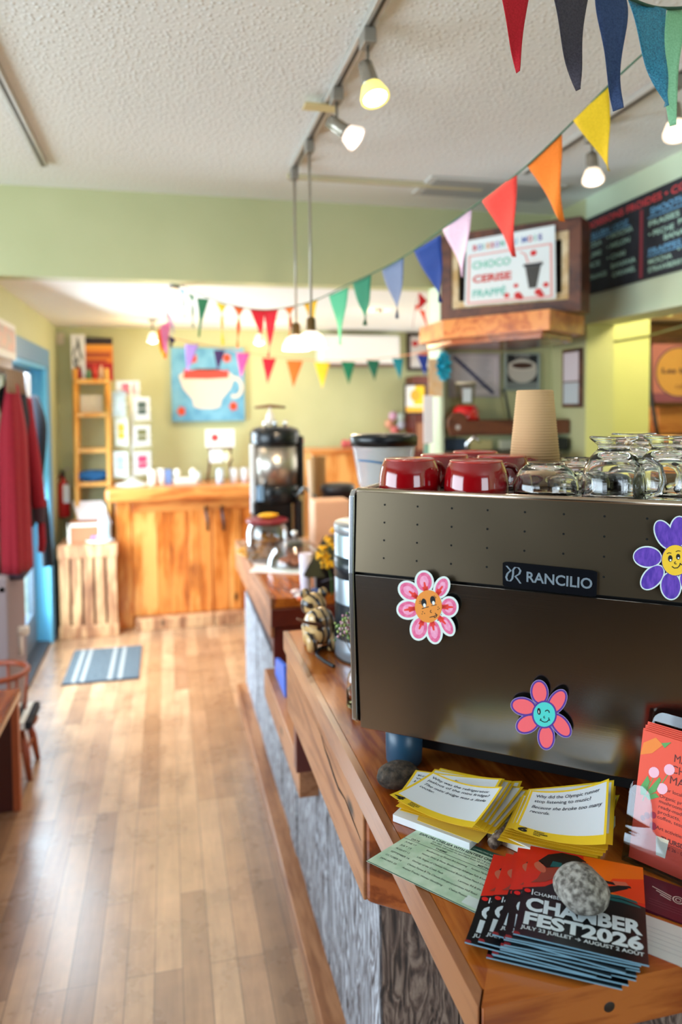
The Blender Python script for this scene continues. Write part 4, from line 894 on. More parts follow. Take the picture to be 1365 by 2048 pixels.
for k in range(6):
    mb = MB(); o_ = (.006 + .0012 * (k % 2), .006 + .0022 * (5 - k)); wd_, ht_ = .138, .178
    pts = [(o_[0], o_[1]), (o_[0] + wd_, o_[1]), (o_[0] + wd_, o_[1] + ht_), (o_[0], o_[1] + ht_)]
    l1 = -.018 + k * .0035; slab(mb, pts, hf, l1 - .0008, l1, CARD)
    if k == 5:
        cf = lambda u, v, l=0, o_=o_, l1=l1: hf(o_[0] + u * wd_, o_[1] + v * ht_, l1 + l); BRN = C(92, 22, 16, .6)
        mb.text('MARCH\u00c9', cf, .34, .83, .085, BRN, width=.38); mb.text('CHELSEA', cf, .32, .745, .085, BRN, width=.43); mb.text('MARKET', cf, .32, .66, .085, BRN, width=.40)
        for t, q, wv in (('Your local evening market', .59, .56), ('Organic produce, flowers,', .53, .54), ('mushrooms, French pastries,', .49, .60), ('ready-made meals, dairy', .45, .54), ('products, honey,', .41, .40), ('coffee, teas & more', .37, .45), ('Art activities & live music', .29, .55)):
            mb.text(t, cf, .24, q, .038, BRN, width=wv)
        mb.text('THURSDAYS', cf, .30, .22, .045, BRN, bold=.03, width=.34); mb.text('JUNE 26 - OCT. 16', cf, .30, .17, .035, BRN, width=.36)
        for (x, y) in ((.16, .70), (.31, .76), (.26, .60)): mb.shape(ell(x, y, .055, .042, .3, 14), cf, C(246, 186, 204, .6), .0004)
        GRN = C(92, 160, 84, .6)
        for pts in (((.04, .56), (.10, .66), (.13, .62), (.09, .50), (.05, .50)), ((.12, .55), (.22, .68), (.24, .66), (.20, .56), (.14, .52)), ((.10, .50), (.20, .55), (.24, .53), (.14, .48))): mb.shape(list(pts)[::-1], cf, GRN, .0004)
        mb.stroke([(.08, .46), (.10, .52), (.16, .66)], .008, cf, GRN); mb.stroke([(.10, .50), (.24, .62), (.30, .72)], .008, cf, GRN)
        for (x, y, r_) in ((.14, .36, .03), (.10, .33, .025), (.21, .30, .035), (.20, .38, .03)): mb.shape(ell(x, y, r_, r_ * .85, 0, 12), cf, C(170, 20, 50, .6), .0004)
        mb.shape([(.02, .90), (.14, .97), (.22, .93), (.12, .84), (.0, .80)][::-1], cf, C(244, 132, 40, .6), .0003); mb.shape([(.20, .94), (.30, .97), (.24, .91)][::-1], cf, GRN, .0005)
        mb.shape([(.27, .10), (.36, .10), (.38, .24), (.25, .24)], cf, C(240, 226, 200, .6), .0005)
    mb.build('card' if True else '', None, 'red market card, %s in the clear leaflet holder' % (['rearmost', 'second from the back', 'third from the back', 'third from the front', 'second from the front', 'foremost with tulips printed on it'][k]), 'card', 'red market cards in the clear holder')
# maroon and white cards at the right edge
def flatcard(pts, z, th, mat, label, extra=None, name='card', cat='card', group=None):
    P = [onZ(x, y, ZN + z) for x, y in pts]; mb = MB(); fm = pmap(*P); sheet(mb, fm, mat, 2, 2, th)
    if extra: extra(mb, fm)
    return mb.build(name, None, label, cat, group)
MAR = C(92, 20, 44, .4)
def wings(mb, fm):
    W_ = C(226, 214, 210, .5)
    for s_ in (-1, 1):
        for k in range(3): mb.stroke([(.5 + s_ * .10, .62 - k * .06), (.5 + s_ * (.36 - k * .06), .72 - k * .08)], .022, fm, W_)
    mb.stroke(ell(.5, .58, .07, .10, 0, 16) + [ell(.5, .58, .07, .10, 0, 16)[0]], .016, fm, W_); mb.stroke(ell(.5, .58, .035, .05, 0, 12), .012, fm, W_)
    for k in range(3): mb.stroke([(.12, .34 - k * .07), (.88, .34 - k * .07)], .008, fm, C(150, 90, 104, .5))
for k in range(4):
    flatcard([(1286 + k % 2 * 3, 1752 - k), (1440, 1804 - k), (1425, 1872 - k), (1275 + k % 2 * 4, 1816 - k)], .0006 + k * .0008, .0006, MAR, 'maroon card, %s, small pile beside the brochures' % ['lowest', 'second lowest', 'second from top', 'on top, with winged emblem'][k], wings if k == 3 else None, group='maroon cards at the right edge')
flatcard([(1272, 1822), (1450, 1886), (1430, 1960), (1262, 1892)], .0010, .0006, C(226, 228, 230, .5), 'white card in front of the maroon cards', lambda mb, fm: [mb.stroke([(.15, .7 - k * .12), (.8, .7 - k * .12)], .01, fm, C(190, 192, 200, .6)) for k in range(5)])

# ================================================================== THINGS ON THE COUNTERS, MIDDLE DISTANCE
def ontable(px, py, z): return onZ(px, py, z)
def base(px, Y, z): p = onY(px, 1000, Y); return V((p.x, Y, z))
# grey metal urn beside the machine
ub = V((onY(752, 1300, 1.86).x, 1.86, ZN)); UR = .108
ur = thing('metal_urn', ub, 'tall pale grey metal urn with dark bands beside the machine', 'urn')
SILV = C(176, 190, 204, .3, .75)
MB().lathe([(UR * .97, 0), (UR, .004), (UR, .03), (UR, .325), (UR * .985, .330)], ub, SILV, 48).build('body', ur)
MB().lathe([(UR + .0012, .215), (UR + .0012, .272)], ub, C(24, 36, 44, .3), 48).build('dark_band', ur)
mb = MB(); vs_ = []
for k in range(9):
    a = math.radians(176 + k * 12)
    for z_ in (.055, .15): vs_.append(ub + V(((UR + .0014) * math.cos(a), (UR + .0014) * math.sin(a), z_)))
mb.add(vs_, [(2 * k, 2 * k + 2, 2 * k + 3, 2 * k + 1) for k in range(8)], C(20, 30, 38, .3), True); mb.build('dark_window', ur)
MB().lathe([(UR * .985, .331), (UR * 1.01, .336), (UR * 1.01, .348), (UR * .99, .354), (0, .356)], ub, C(170, 172, 176, .35, .5), 48).build('lid', ur)
MB().lathe([(UR * 1.0, -.0), (UR * 1.02, .001), (UR * 1.02, .006), (UR * .98, .007)], ub, C(60, 40, 30, .5), 48).build('base_ring', ur)
# striped tiger figurine
def tiger_mat():
    m, N, L, p = new_mat('tiger_stripes')
    g = N.new('ShaderNodeTexCoord'); w_ = N.new('ShaderNodeTexWave'); w_.bands_direction = 'DIAGONAL'; w_.inputs['Scale'].default_value = 17; w_.inputs['Distortion'].default_value = 5; w_.inputs['Detail'].default_value = 2; w_.inputs['Detail Scale'].default_value = 1.5
    mp = N.new('ShaderNodeMapping'); mp.inputs['Scale'].default_value = (1.6, 1, .45); L.new(g.outputs['Object'], mp.inputs[0]); L.new(mp.outputs[0], w_.inputs['Vector'])
    cr = N.new('ShaderNodeValToRGB'); cr.color_ramp.elements[0].position = .30; cr.color_ramp.elements[1].position = .42
    cr.color_ramp.elements[0].color = (lin(46), lin(26), lin(16), 1); cr.color_ramp.elements[1].color = (lin(214), lin(176), lin(116), 1)
    L.new(w_.outputs['Fac'], cr.inputs[0]); L.new(cr.outputs[0], p.inputs['Base Color']); p.inputs['Roughness'].default_value = .3; p.inputs['Coat Weight'].default_value = .4
    return m
TG = tiger_mat(); tb = ontable(640, 1296, ZN); tg = thing('tiger_figurine', tb, 'small ceramic tiger figurine with brown stripes beside the urn', 'figurine')
A_ = lambda x, y, z: tb + V((x, y, z))
mb = MB(); mb.ball(A_(0, 0, .062), (.044, .058, .050), TG, 24, 16); mb.ball(A_(-.004, -.03, .088), (.036, .030, .034), TG, 20, 14)
for x_, y_ in ((-.026, -.030), (.026, -.030), (-.024, .034), (.024, .034)): mb.tube([A_(x_, y_, .055), A_(x_ * 1.05, y_ * 1.08, .02), A_(x_ * 1.05, y_ * 1.1, .004)], [.020, .015, .013], TG, 12)
mb.build('body', tg)
mb = MB(); mb.ball(A_(-.006, .052, .108), (.036, .030, .034), TG, 20, 14); mb.build('head', tg)
for x_ in (-.030, .020): MB().ball(A_(x_, .050, .139), (.014, .007, .016), TG, 12, 8).build('ear', tg)
MB().tube([A_(0, -.052, .078), A_(-.020, -.066, .086), A_(-.050, -.072, .095), A_(-.075, -.075, .108)], [.006, .005, .004, .003], C(120, 70, 40, .5), 8).build('tail', tg)
for x_, z_ in ((-.036, .085), (-.026, .014)): MB().ball(A_(x_, -.034, z_), (.010, .008, .014), C(240, 240, 236, .3), 10, 8).build('white_patch', tg)
# black cable
cc = [ontable(668, 1336, ZN), ontable(650, 1326, ZN), ontable(634, 1312, ZN), ontable(640, 1300, ZN), ontable(660, 1297, ZN), ontable(690, 1300, ZN)]
def smooth(P, n=6):
    out = []
    for i in range(len(P) - 1):
        p0 = P[max(i - 1, 0)]; p1 = P[i]; p2 = P[i + 1]; p3 = P[min(i + 2, len(P) - 1)]
        for k in range(n):
            t = k / n; out.append(.5 * ((2 * p1) + (p2 - p0) * t + (2 * p0 - 5 * p1 + 4 * p2 - p3) * t * t + (3 * p1 - p0 - 3 * p2 + p3) * t ** 3))
    return out + [P[-1]]
MB().tube([p + Z3 * .0045 for p in smooth(cc)], .0042, C(30, 40, 52, .35), 8).build('power_cable', None, 'black power cable looped on the worktop between tiger and urn', 'cable')
# bud vase with dried sprigs
vb = ontable(712, 1412, ZN); vz = thing('bud_vase', vb, 'narrow glass bottle vase holding dried pink and green sprigs', 'vase')
MB().lathe([(.018, 0), (.021, .004), (.021, .05), (.017, .07), (.009, .085), (.009, .105), (.011, .108), (.008, .108), (.0075, .085), (.015, .07), (.019, .05), (.019, .006), (0, .004)], vb, GLASS, 24).build('bottle', vz)
MB().lathe([(.0, .0045), (.0185, .0065), (.0185, .040), (0, .040)], vb, glass('amber_water', (.75, .5, .2), 0, 1.33), 20).build('water', vz)
def sprig(parent, b0, n, spread, h, r_, mats, seed, leanv=(0, 0)):
    rnd = random.Random(seed); st = MB(); bl = MB()
    for k in range(n):
        a = rnd.uniform(0, 2 * PI); q = rnd.uniform(.2, 1) * spread; tip = b0 + V((math.cos(a) * q + leanv[0], math.sin(a) * q + leanv[1], h * rnd.uniform(.6, 1)))
        mid = (b0 + tip) / 2 + V((rnd.uniform(-.01, .01), rnd.uniform(-.01, .01), .01)); st.tube([b0, mid, tip], .0007, mats[-1], 5)
        for _ in range(7): bl.ball(tip + V([rnd.uniform(-.014, .014) for _ in range(3)]), rnd.uniform(.5, 1.2) * r_, rnd.choice(mats[:-1]), 7, 5)
    st.build('stems', parent); o = bl.build('blossoms', parent, kind='stuff'); return o
sprig(vz, vb + V((0, 0, .10)), 26, .030, .10, .0034, [C(206, 150, 168, .7), C(168, 190, 110, .7), C(96, 130, 70, .7), C(226, 196, 200, .7), C(120, 100, 70, .7)], 4, (-.010, 0))
# coins and wrapped sweets on the far worktop
for k, (x_, y_, c_, lab) in enumerate(((592, 1188, (236, 216, 210), 'pale wrapped sweet lying leftmost near the end of the lower worktop'), (612, 1192, (60, 40, 44), 'dark small wrapper lying near the end of the lower worktop'), (600, 1196, (244, 236, 232), 'white wrapped sweet at the end of the lower worktop'))):
    MB().ball(ontable(x_, y_, ZFAR) + Z3 * .010, (.020, .014, .010), C(*c_, .4), 12, 8, lump=.3, ls=3, seed=k).build('wrapped_sweet', None, lab, 'sweet')
p = ontable(622, 1188, ZFAR); MB().box(p.x - .035, p.x + .035, p.y - .016, p.y + .016, ZFAR, ZFAR + .022, C(84, 116, 190, .4)).build('blue_box', None, 'small blue box at the near end of the lower worktop', 'box', bevel=.006)
p = ontable(606, 1201, ZFAR); MB().box(p.x - .022, p.x + .022, p.y - .012, p.y + .012, ZFAR, ZFAR + .012, C(238, 110, 40, .4)).build('orange_packet', None, 'small orange packet at the near end of the lower worktop', 'packet', bevel=.003)
# card reader tablet on black stand, white cup of it, yellow garland
tb_ = V((onY(655, 1180, 2.98).x, 2.98, ZFAR)); ts = thing('payment_tablet', tb_, 'dark payment tablet tilted on a black stand beside the urn', 'tablet')
mb = MB(); n_ = V((-.62, -.15, .77)).normalized()
TPp = [onY(648, 1072, 3.02), onY(704, 1066, 3.16), onY(664, 1150, 2.96), onY(606, 1150, 2.86)]
vs_ = [v for v in TPp] + [v - Z3 * .012 + V((.012, 0, 0)) for v in TPp]; mb.add(vs_, [(0, 1, 2, 3)[::-1], (4, 5, 6, 7), (0, 1, 5, 4), (1, 2, 6, 5), (2, 3, 7, 6), (3, 0, 4, 7)], C(48, 44, 50, .3)); mb.build('screen', ts, bevel=.003)
mb = MB(); mb.prism([(-.060, -.05), (.085, -.05), (.085, .09), (-.045, .09)], 0, .105, C(22, 20, 26, .35), Matrix.Translation(tb_)); mb.build('stand', ts, bevel=.012)
mb = MB(); mb.tube([tb_ + V((-.035, -.052, .05)), tb_ + V((.01, -.056, .062)), tb_ + V((.05, -.052, .058))], .003, C(90, 84, 96, .3), 6); mb.build('cable_loop', ts)
wb = V((onY(612, 1180, 2.93).x, 2.93, ZFAR)); MB().lathe([(.019, 0), (.020, .002), (.026, .17), (.024, .17), (.018, .004), (0, .004)], wb, C(228, 222, 240, .5), 24).build('paper_cup', None, 'slim white paper cup standing against the tablet stand', 'paper cup')
gl_ = MB(); YF_ = C(252, 190, 12, .6); rnd = random.Random(3)
GP = [onY(x, y, 2.82) for x, y in ((684, 1056), (668, 1062), (676, 1075), (656, 1080), (664, 1092), (648, 1100), (640, 1112), (655, 1116), (650, 1128), (660, 1126), (688, 1062), (672, 1086))]
for p in GP:
    for _ in range(9): gl_.ball(p + V([rnd.uniform(-.012, .012) for _ in range(3)]), rnd.uniform(.005, .0085), YF_, 8, 6)
fo = thing('flower_sprig', GP[-1] * 1.0 - Z3 * .2, 'bright yellow flower sprig arching over the payment tablet', 'flowers')
gl_.build('blossoms', fo); MB().tube(smooth([GP[9] + V((.02, .06, -.15)), GP[9] + V((.01, .04, -.05)), GP[6], GP[4], GP[1]]), .0022, C(80, 120, 60, .6), 6).build('stem', fo)
# cake dome with pastries
db = ontable(590, 1133, ZFAR); dm = thing('cake_dome', db, 'clear glass cake dome with knob covering brown cakes', 'cake dome')
R_ = .5 * 114 * (db - CAMPOS).dot(fw) / F
MB().lathe([(R_ * 1.06, .001), (R_ * 1.06, .006), (0, .006)], db, C(226, 232, 228, .2), 40).build('plate', dm)
pr_ = [(R_ * math.cos(a) if a < PI / 2 - .01 else 0.0, .008 + R_ * .98 * math.sin(a)) for a in [PI / 2 * k / 14 for k in range(15)]]
DGL = thinglass('dome_glass', (.90, .90, .90), .5)
MB().lathe(pr_, db, DGL, 48).build('dome', dm); MB().tube([db + V((R_ * math.cos(k / 40 * 2 * PI), R_ * math.sin(k / 40 * 2 * PI), .0095)) for k in range(40)], .003, C(226, 236, 230, .1, 0, 1), 8, True).build('rim', dm)
MB().lathe([(.006, R_ * .98 + .004), (.006, R_ + .010), (.014, R_ + .016), (.017, R_ + .026), (.012, R_ + .036), (0, R_ + .039)], db, C(226, 232, 236, .08, .3, 1), 20).build('knob', dm)
for k in range(4):
    a = k * 1.6; q = db + V((math.cos(a) * .045, math.sin(a) * .045, .008))
    MB().ball(q + Z3 * .022, (.034, .030, .022), noisy('cake_brown', (120, 60, 30), (190, 110, 60), 60, .8), 16, 10, lump=.15, seed=k).build('cake', None, 'brown cake under the glass dome, %s of four' % ['right-hand', 'rear', 'left-hand', 'front'][k], 'cake', 'cakes under the glass dome')
# papers beside it
for k, pts in enumerate((((500, 1120), (600, 1118), (618, 1128), (505, 1131)), ((510, 1131), (612, 1132), (600, 1148), (498, 1144)))):
    P = [onZ(x, y, ZFAR + .0012 + k * .001) for x, y in pts]; mb = MB(); sheet(mb, pmap(*P), C(250, 236, 232, .7), 2, 2, .0008); mb.build('paper_sheet', None, ['white paper sheet half under the cake dome', 'white paper sheet in front of the cake dome'][k], 'paper')
# tray of wrapped cookies
cb = ontable(516, 1108, ZFAR); mb = MB(); mb.lathe([(.088, .001), (.092, .004), (.108, .016), (.105, .017), (.09, .008), (0, .006)], cb, C(240, 170, 40, .35), 40, squash=(1, 1.35)); mb.build('oval_tray', None, 'orange yellow oval tray under wrapped cookies', 'tray')
COOK = noisy('cookie', (150, 90, 54), (206, 152, 104), 70, .8); WRAP = C(190, 196, 206, .25)
for k in range(9):
    q = cb + V((random.uniform(-.05, .05), random.uniform(-.075, .085), .020 + .0135 * (k // 2)))
    ck = MB().lathe([(.002, -.008), (.036, -.007), (.040, 0), (.036, .006), (0, .008)], q, COOK if k % 3 else WRAP, 18, Matrix.Translation(q) @ Matrix.Rotation(random.uniform(-.25, .25), 4, 'X') @ Matrix.Rotation(random.uniform(-.25, .25), 4, 'Y') @ Matrix.Translation(-q)).build('cookie', None, 'wrapped brown cookie in the pile on the orange tray', 'cookie', 'wrapped cookies on the orange tray')
# glass jar with red lid
jb = V((onY(535, 1080, 3.66).x, 3.66, ZFAR)); js = 84 * 3.75 / F / 2; jr = thing('glass_jar', jb, 'wide clear glass jar with dark red lid full of biscuits', 'jar')
MB().lathe([(js * .9, .001), (js, .01), (js, .15), (js * .9, .178), (js * .86, .19), (js * .84, .19), (js * .88, .175), (js * .96, .15), (js * .96, .012), (0, .006)], jb, DGL, 40).build('body', jr)
MB().lathe([(js * .9, .19), (js * .98, .193), (js * .98, .205), (js * .9, .208), (0, .21)], jb, C(128, 20, 38, .35), 40).build('lid', jr)
for k in range(6): MB().ball(jb + V((random.uniform(-.02, .04), random.uniform(-.03, .03), .028 + k * .019)), (.042, .042, .011), C(206, 140, 60, .7), 16, 8).build('biscuit', None, 'golden biscuit stacked inside the glass jar', 'biscuit', 'biscuits stacked in the glass jar')
MB().ball(jb + V((.005, -.01, .2105 + .014)), (.052, .026, .0135), C(250, 184, 30, .4), 18, 10, lump=.25, seed=4).build('snack_packet', None, 'yellow snack packet lying on the red jar lid', 'packet')
# satellite coffee dispenser
cb = V((onY(553, 1080, 4.02).x, 4.02, ZFAR)); q = 4.1 / F; cdp = thing('coffee_dispenser', cb, 'tall stainless coffee dispenser with black bands and side tap', 'coffee dispenser')
zpx = lambda y: onY(553, y, 4.02).z - ZFAR
Rr = 46 * q
MB().lathe([(Rr, zpx(970)), (Rr, zpx(890))], cb, C(196, 190, 180, .34, 1.0), 48).build('steel_body', cdp)
MB().lathe([(Rr * 1.02, zpx(890)), (Rr * 1.06, zpx(884)), (Rr * 1.06, zpx(866)), (Rr * .98, zpx(858)), (Rr * .7, zpx(853)), (0, zpx(851))], cb, C(16, 20, 24, .25), 48).build('top_rim', cdp)
MB().lathe([(Rr * .98, zpx(1003)), (Rr * 1.04, zpx(1000)), (Rr * 1.04, zpx(972)), (Rr, zpx(969))], cb, C(16, 20, 24, .25), 48).build('base_band', cdp)
mb = MB()
for x_ in (-.12, .12): mb.box(cb.x + x_ - .012, cb.x + x_ + .012, cb.y - .09, cb.y + .09, ZFAR, ZFAR + zpx(1000), C(20, 22, 26, .35))
mb.box(cb.x - .13, cb.x + .13, cb.y - .10, cb.y + .11, ZFAR, ZFAR + .012, C(20, 22, 26, .35)); mb.box(cb.x - .10, cb.x + .10, cb.y + .06, cb.y + .09, ZFAR, ZFAR + zpx(1003), C(20, 22, 26, .35)); mb.build('stand', cdp, bevel=.003)
MB().box(cb.x - Rr * 1.12, cb.x - Rr * .92, cb.y - .06, cb.y - .03, ZFAR + zpx(1022), ZFAR + zpx(886), C(226, 232, 236, .25)).build('gauge_strip', cdp, bevel=.004)
MB().box(cb.x - Rr * .88, cb.x - Rr * .62, cb.y - .125, cb.y - .10, ZFAR + zpx(996), ZFAR + zpx(966), C(120, 156, 190, .3)).build('badge', cdp, bevel=.004)
MB().box(cb.x + Rr * 1.0, cb.x + Rr * 1.18, cb.y - .05, cb.y + .03, ZFAR + zpx(990), ZFAR + zpx(872), C(20, 22, 26, .3)).build('side_handle', cdp, bevel=.006)
mb = MB(); S0 = onY(596, 990, 3.9); mb.tube(smooth([cb + V((Rr * .6, -.07, zpx(985))), S0, onY(608, 975, 3.88), onY(622, 986, 3.88), onY(634, 996, 3.88)]), .008, C(150, 158, 162, .2, .8), 10); mb.build('tap', cdp)
for k in range(3): MB().ball(cb + V((-.06 + k * .055, -.05, zpx(846))), (.013, .013, .018), C(210, 216, 220, .1, .8), 12, 8).build('lid_clip', cdp)
mb = MB(); tp = cb + V((-.025, 0, 0)); mb.lathe([(.018, zpx(850)), (.022, zpx(846)), (.022, zpx(832)), (.012, zpx(824)), (.007, zpx(822)), (.007, zpx(814))], tp, C(226, 224, 220, .3), 20); mb.build('pump_stem', cdp)
MB().tube([tp + V((-.085, 0, zpx(815))), tp + V((0, 0, zpx(812))), tp + V((.085, 0, zpx(815)))], [.006, .010, .006], C(120, 74, 40, .5), 10).build('wooden_grip', cdp, label='brown wooden grip')
for k, (x_, y_) in enumerate(((592, 872), (604, 882), (575, 858))): MB().ball(onY(x_, y_, 4.0), (.014, .012, .018), C(240, 110, 120, .5), 10, 8).build('red_tag', cdp)
# kraft box, black tub, stack of kraft cups, boxes behind
kb = V((onY(664, 1040, 3.55).x, 3.55, ZFAR)); hh = onY(664, 1001, 3.55).z - ZFAR
mb = MB(); mb.box(kb.x - .088, kb.x + .098, kb.y, kb.y + .14, ZFAR, ZFAR + hh, C(222, 172, 138, .7)); mb.build('kraft_bag', None, 'plain kraft paper bag standing behind the yellow flowers', 'paper bag', bevel=.012)
bb_ = V((onY(676, 990, 3.95).x, 3.95, ZFAR)); h2 = onY(676, 968, 3.95).z - ZFAR
mb = MB(); mb.lathe([(.085, 0), (.088, .01), (.088, h2 - .05), (.094, h2 - .05), (.096, h2 - .012), (.085, h2), (0, h2 + .002)], bb_, C(40, 38, 42, .4), 32); mb.build('black_tub', None, 'round black lidded tub behind the kraft bag', 'tub')
kc = V((onY(637, 990, 4.12).x, 4.12, ZFAR)); h3 = onY(637, 912, 4.12).z - ZFAR; n = 16
for k in range(n):
    z0 = k * (h3 - .1) / (n - 1) + .0005
    if k == 0: c0_ = MB().lathe([(.031, 0), (.043, .092), (.046, .094), (.046, .098), (.042, .098), (.030, .003), (0, .003)], (0, 0, 0), C(196, 150, 96, .7), 24).build('paper_cup', None, '', 'paper cup', 'kraft cups stacked behind the dispenser', origin=(0, 0, 0)); o = c0_
    else: o = c0_.copy(); COL.objects.link(o)
    o['label'] = 'kraft paper cup in the tall nested stack right of the coffee dispenser'; o.location = (kc.x, kc.y, ZFAR + z0)
# stand frame piece (pale post) next to the tap
a = onY(622, 1070, 3.8); MB().tube([V((a.x, 3.8, ZFAR)), onY(622, 985, 3.8), onY(618, 920, 3.8)], .010, C(224, 206, 186, .5), 10).build('pale_post', None, 'thin pale upright post right of the coffee dispenser', 'post')
# blue menu holder on the lower shelf
mb = MB(); P0_ = onZ(548, 1372, .61); PX = .395
pts = [onX(x, y, PX) for x, y in ((551, 1316), (568, 1332), (571, 1412), (558, 1392), (556, 1372), (550, 1366))]
mb.prism([(p.y, p.z) for p in pts], 0, .014, C(60, 110, 222, .4), Matrix(((0, 0, 1, PX), (1, 0, 0, 0), (0, 1, 0, 0), (0, 0, 0, 1))))
mb.build('blue_clip_holder', None, 'blue plastic holder standing on the low shelf between the worktops', 'holder')

# ================================================================== FAR ROOM
# counter bar against the far wall
BX0 = onY(232, 1100, 5.68).x; bar = thing('service_bar', (.2, 5.85, 0), 'honey coloured wooden self-service bar with upright planks', 'bar')
BYF = 5.68; ZBAR = 1.075
MB().box(onY(209, 980, 5.55).x, .78, 5.55, 6.12, ZBAR - .105, ZBAR, ORANGEWOOD).build('bar_top', bar, bevel=.03)
MB().box(BX0 + .03, .72, BYF + .03, 6.10, 0, ZBAR - .106, PINEZ2).build('body', bar)
bx = [onY(x, 1100, BYF).x for x in (236, 264, 315, 340, 378, 400, 424)]
MB().box(BX0, bx[1], BYF, BYF + .10, 0, ZBAR - .106, PINEZ).build('corner_post', bar, bevel=.006)
MB().box(bx[1] + .002, .72, BYF + .004, BYF + .03, ZBAR - .20, ZBAR - .106, ORANGEWOOD).build('top_rail', bar, bevel=.004)
for k, (a, b) in enumerate(((bx[1], bx[2]), (bx[2], bx[3]), (bx[3], bx[4]), (bx[4], bx[5]), (bx[5], bx[6]), (bx[6] + .008, bx[6] + .13), (bx[6] + .132, bx[6] + .22), (bx[6] + .222, .72))):
    MB().box(a + .002, b - .001, BYF + .012 + .002 * (k % 3), BYF + .030, .09, ZBAR - .20, PINEZ if k % 3 == 0 else PINEZ2).build('plank', bar, bevel=.002)
MB().box(onY(272, 1250, 5.58).x, bx[6], 5.59, BYF + .012, 0, .085, OLDPINE).box(bx[6] + .01, .72, 5.59, BYF + .012, 0, .085, OLDPINE).build('plinth', bar, bevel=.004)
for x_ in (412, 444): a = onY(x_, 1020, 5.66); MB().tube([V((a.x, 5.69, a.z + .02)), V((a.x, 5.62, a.z)), V((a.x + .01, 5.60, a.z - .08)), V((a.x + .012, 5.63, a.z - .15))], .012, C(46, 44, 52, .4, .6), 8).build('iron_hook', bar)
# things on the bar
def onbar(px, Y=5.8): return V((onY(px, 970, Y).x, Y, ZBAR))
for k, (px_, Y, r, h_, c_, lab) in enumerate(((305, 5.74, .032, .115, (236, 232, 224), 'white jar, left one of two beside the card rack'), (322, 5.78, .030, .12, (240, 238, 232), 'white jar, right one of two beside the card rack'), (395, 5.78, .030, .085, (206, 226, 226), 'pale blue cup beside the small wooden chair stand'), (441, 5.72, .030, .11, (196, 216, 232), 'blue white jar under the small wooden stand'), (469, 5.78, .034, .105, (224, 232, 238), 'white paper cup left of the pair behind the dispenser'), (490, 5.80, .034, .105, (222, 226, 236), 'white paper cup right of the pair behind the dispenser'))):
    q = onbar(px_, Y); MB().lathe([(r * .9, 0), (r, .004), (r, h_ * .8), (r * .85, h_ * .86), (r * .9, h_ * .88), (r * .9, h_), (0, h_)], q, C(*c_, .4), 20).build('jar' if k < 2 or k == 3 else 'cup', None, lab, 'jar' if k < 2 or k == 3 else 'cup')
q = onbar(335, 5.8); MB().box(q.x - .035, q.x + .035, q.y - .03, q.y + .03, ZBAR, ZBAR + .11, C(104, 130, 180, .5)).build('blue_box', None, 'small blue box on the far bar', 'box', bevel=.004)
q = onbar(372, 5.8); tr = thing('condiment_tray', q, 'white condiment tray with two upright ends on the far bar', 'tray')
MB().box(q.x - .09, q.x + .085, q.y - .06, q.y + .06, ZBAR, ZBAR + .045, C(232, 226, 216, .5)).build('tray_body', tr, bevel=.006)
for dx in (-.065, .055): MB().ball(q + V((dx, 0, .080)), (.028, .028, .036), C(244, 240, 228, .4), 14, 10).build('bowl', tr)
# miniature wooden stand holding a sign
q = onbar(441, 5.86); sd = thing('wooden_sign_stand', q, 'little dark wooden chair-like stand holding a white card with red circle', 'stand'); s_ = 5.86 / F
mb = MB(); f3 = frame(q + V((0, 0, 0)), (1, 0, 0), (0, 0, 1)); W1 = 28 * s_
for a, b in (((-.10, 0), (-.075, .17)), ((.085, 0), (.075, .17)), ((-.07, .17), (-.085, .37)), ((.075, .17), (.10, .37))): mb.tube([q + V((a[0], 0, a[1])), q + V((b[0], .02, b[1]))], .010, DARKWOOD, 8)
mb.box(q.x - .09, q.x + .095, q.y - .03, q.y + .05, ZBAR + .155, ZBAR + .18, DARKWOOD); mb.box(q.x - .095, q.x + .105, q.y + .0, q.y + .03, ZBAR + .255, ZBAR + .285, DARKWOOD); mb.build('frame', sd)
mb = MB(); mb.box(q.x - .11, q.x + .115, q.y - .012, q.y - .006, ZBAR + .27, ZBAR + .41, C(240, 238, 234, .6)); ff = frame(q + V((0, -.0125, 0)), (1, 0, 0), (0, 0, 1)); mb.shape(ell(-.038, .345, .03, .03), ff, C(206, 62, 62, .6)); mb.build('card', sd)
MB().box(q.x - .08, q.x + .02, q.y - .04, q.y - .03, ZBAR + .15, ZBAR + .25, C(232, 236, 242, .6)).build('note', sd, bevel=.01); MB().ball(q + V((.055, -.03, .19)), (.030, .02, .045), C(236, 230, 190, .5), 14, 10).build('tag', sd)
# wire card spinner
q = onbar(266, 5.80); sp = thing('card_spinner', q, 'white revolving wire rack of greeting cards on the far bar', 'card rack'); s_ = 5.8 / F
WW = C(236, 236, 232, .4)
MB().lathe([(.13, 0), (.13, .008), (.07, .02), (.022, .05), (.018, .07), (0, .07)], q, WW, 32).build('foot', sp)
MB().tube([q + V((0, 0, .05)), q + V((0, 0, .78))], .010, WW, 10).build('column', sp)
cc_ = [(238, 808, 20, 24, -.9, (224, 228, 226), (210, 216, 214)), (243, 864, 20, 26, -.9, (238, 236, 222), (230, 170, 60)), (242, 928, 19, 24, -.8, (226, 230, 228), (150, 160, 166)), (256, 777, 22, 15, 0, (244, 240, 236), (206, 84, 110)),
       (284, 817, 16, 22, .35, (240, 240, 236), (70, 86, 76)), (284, 871, 17, 20, .35, (240, 240, 238), (120, 120, 80)), (285, 925, 17, 22, .35, (238, 238, 238), (190, 70, 110))]
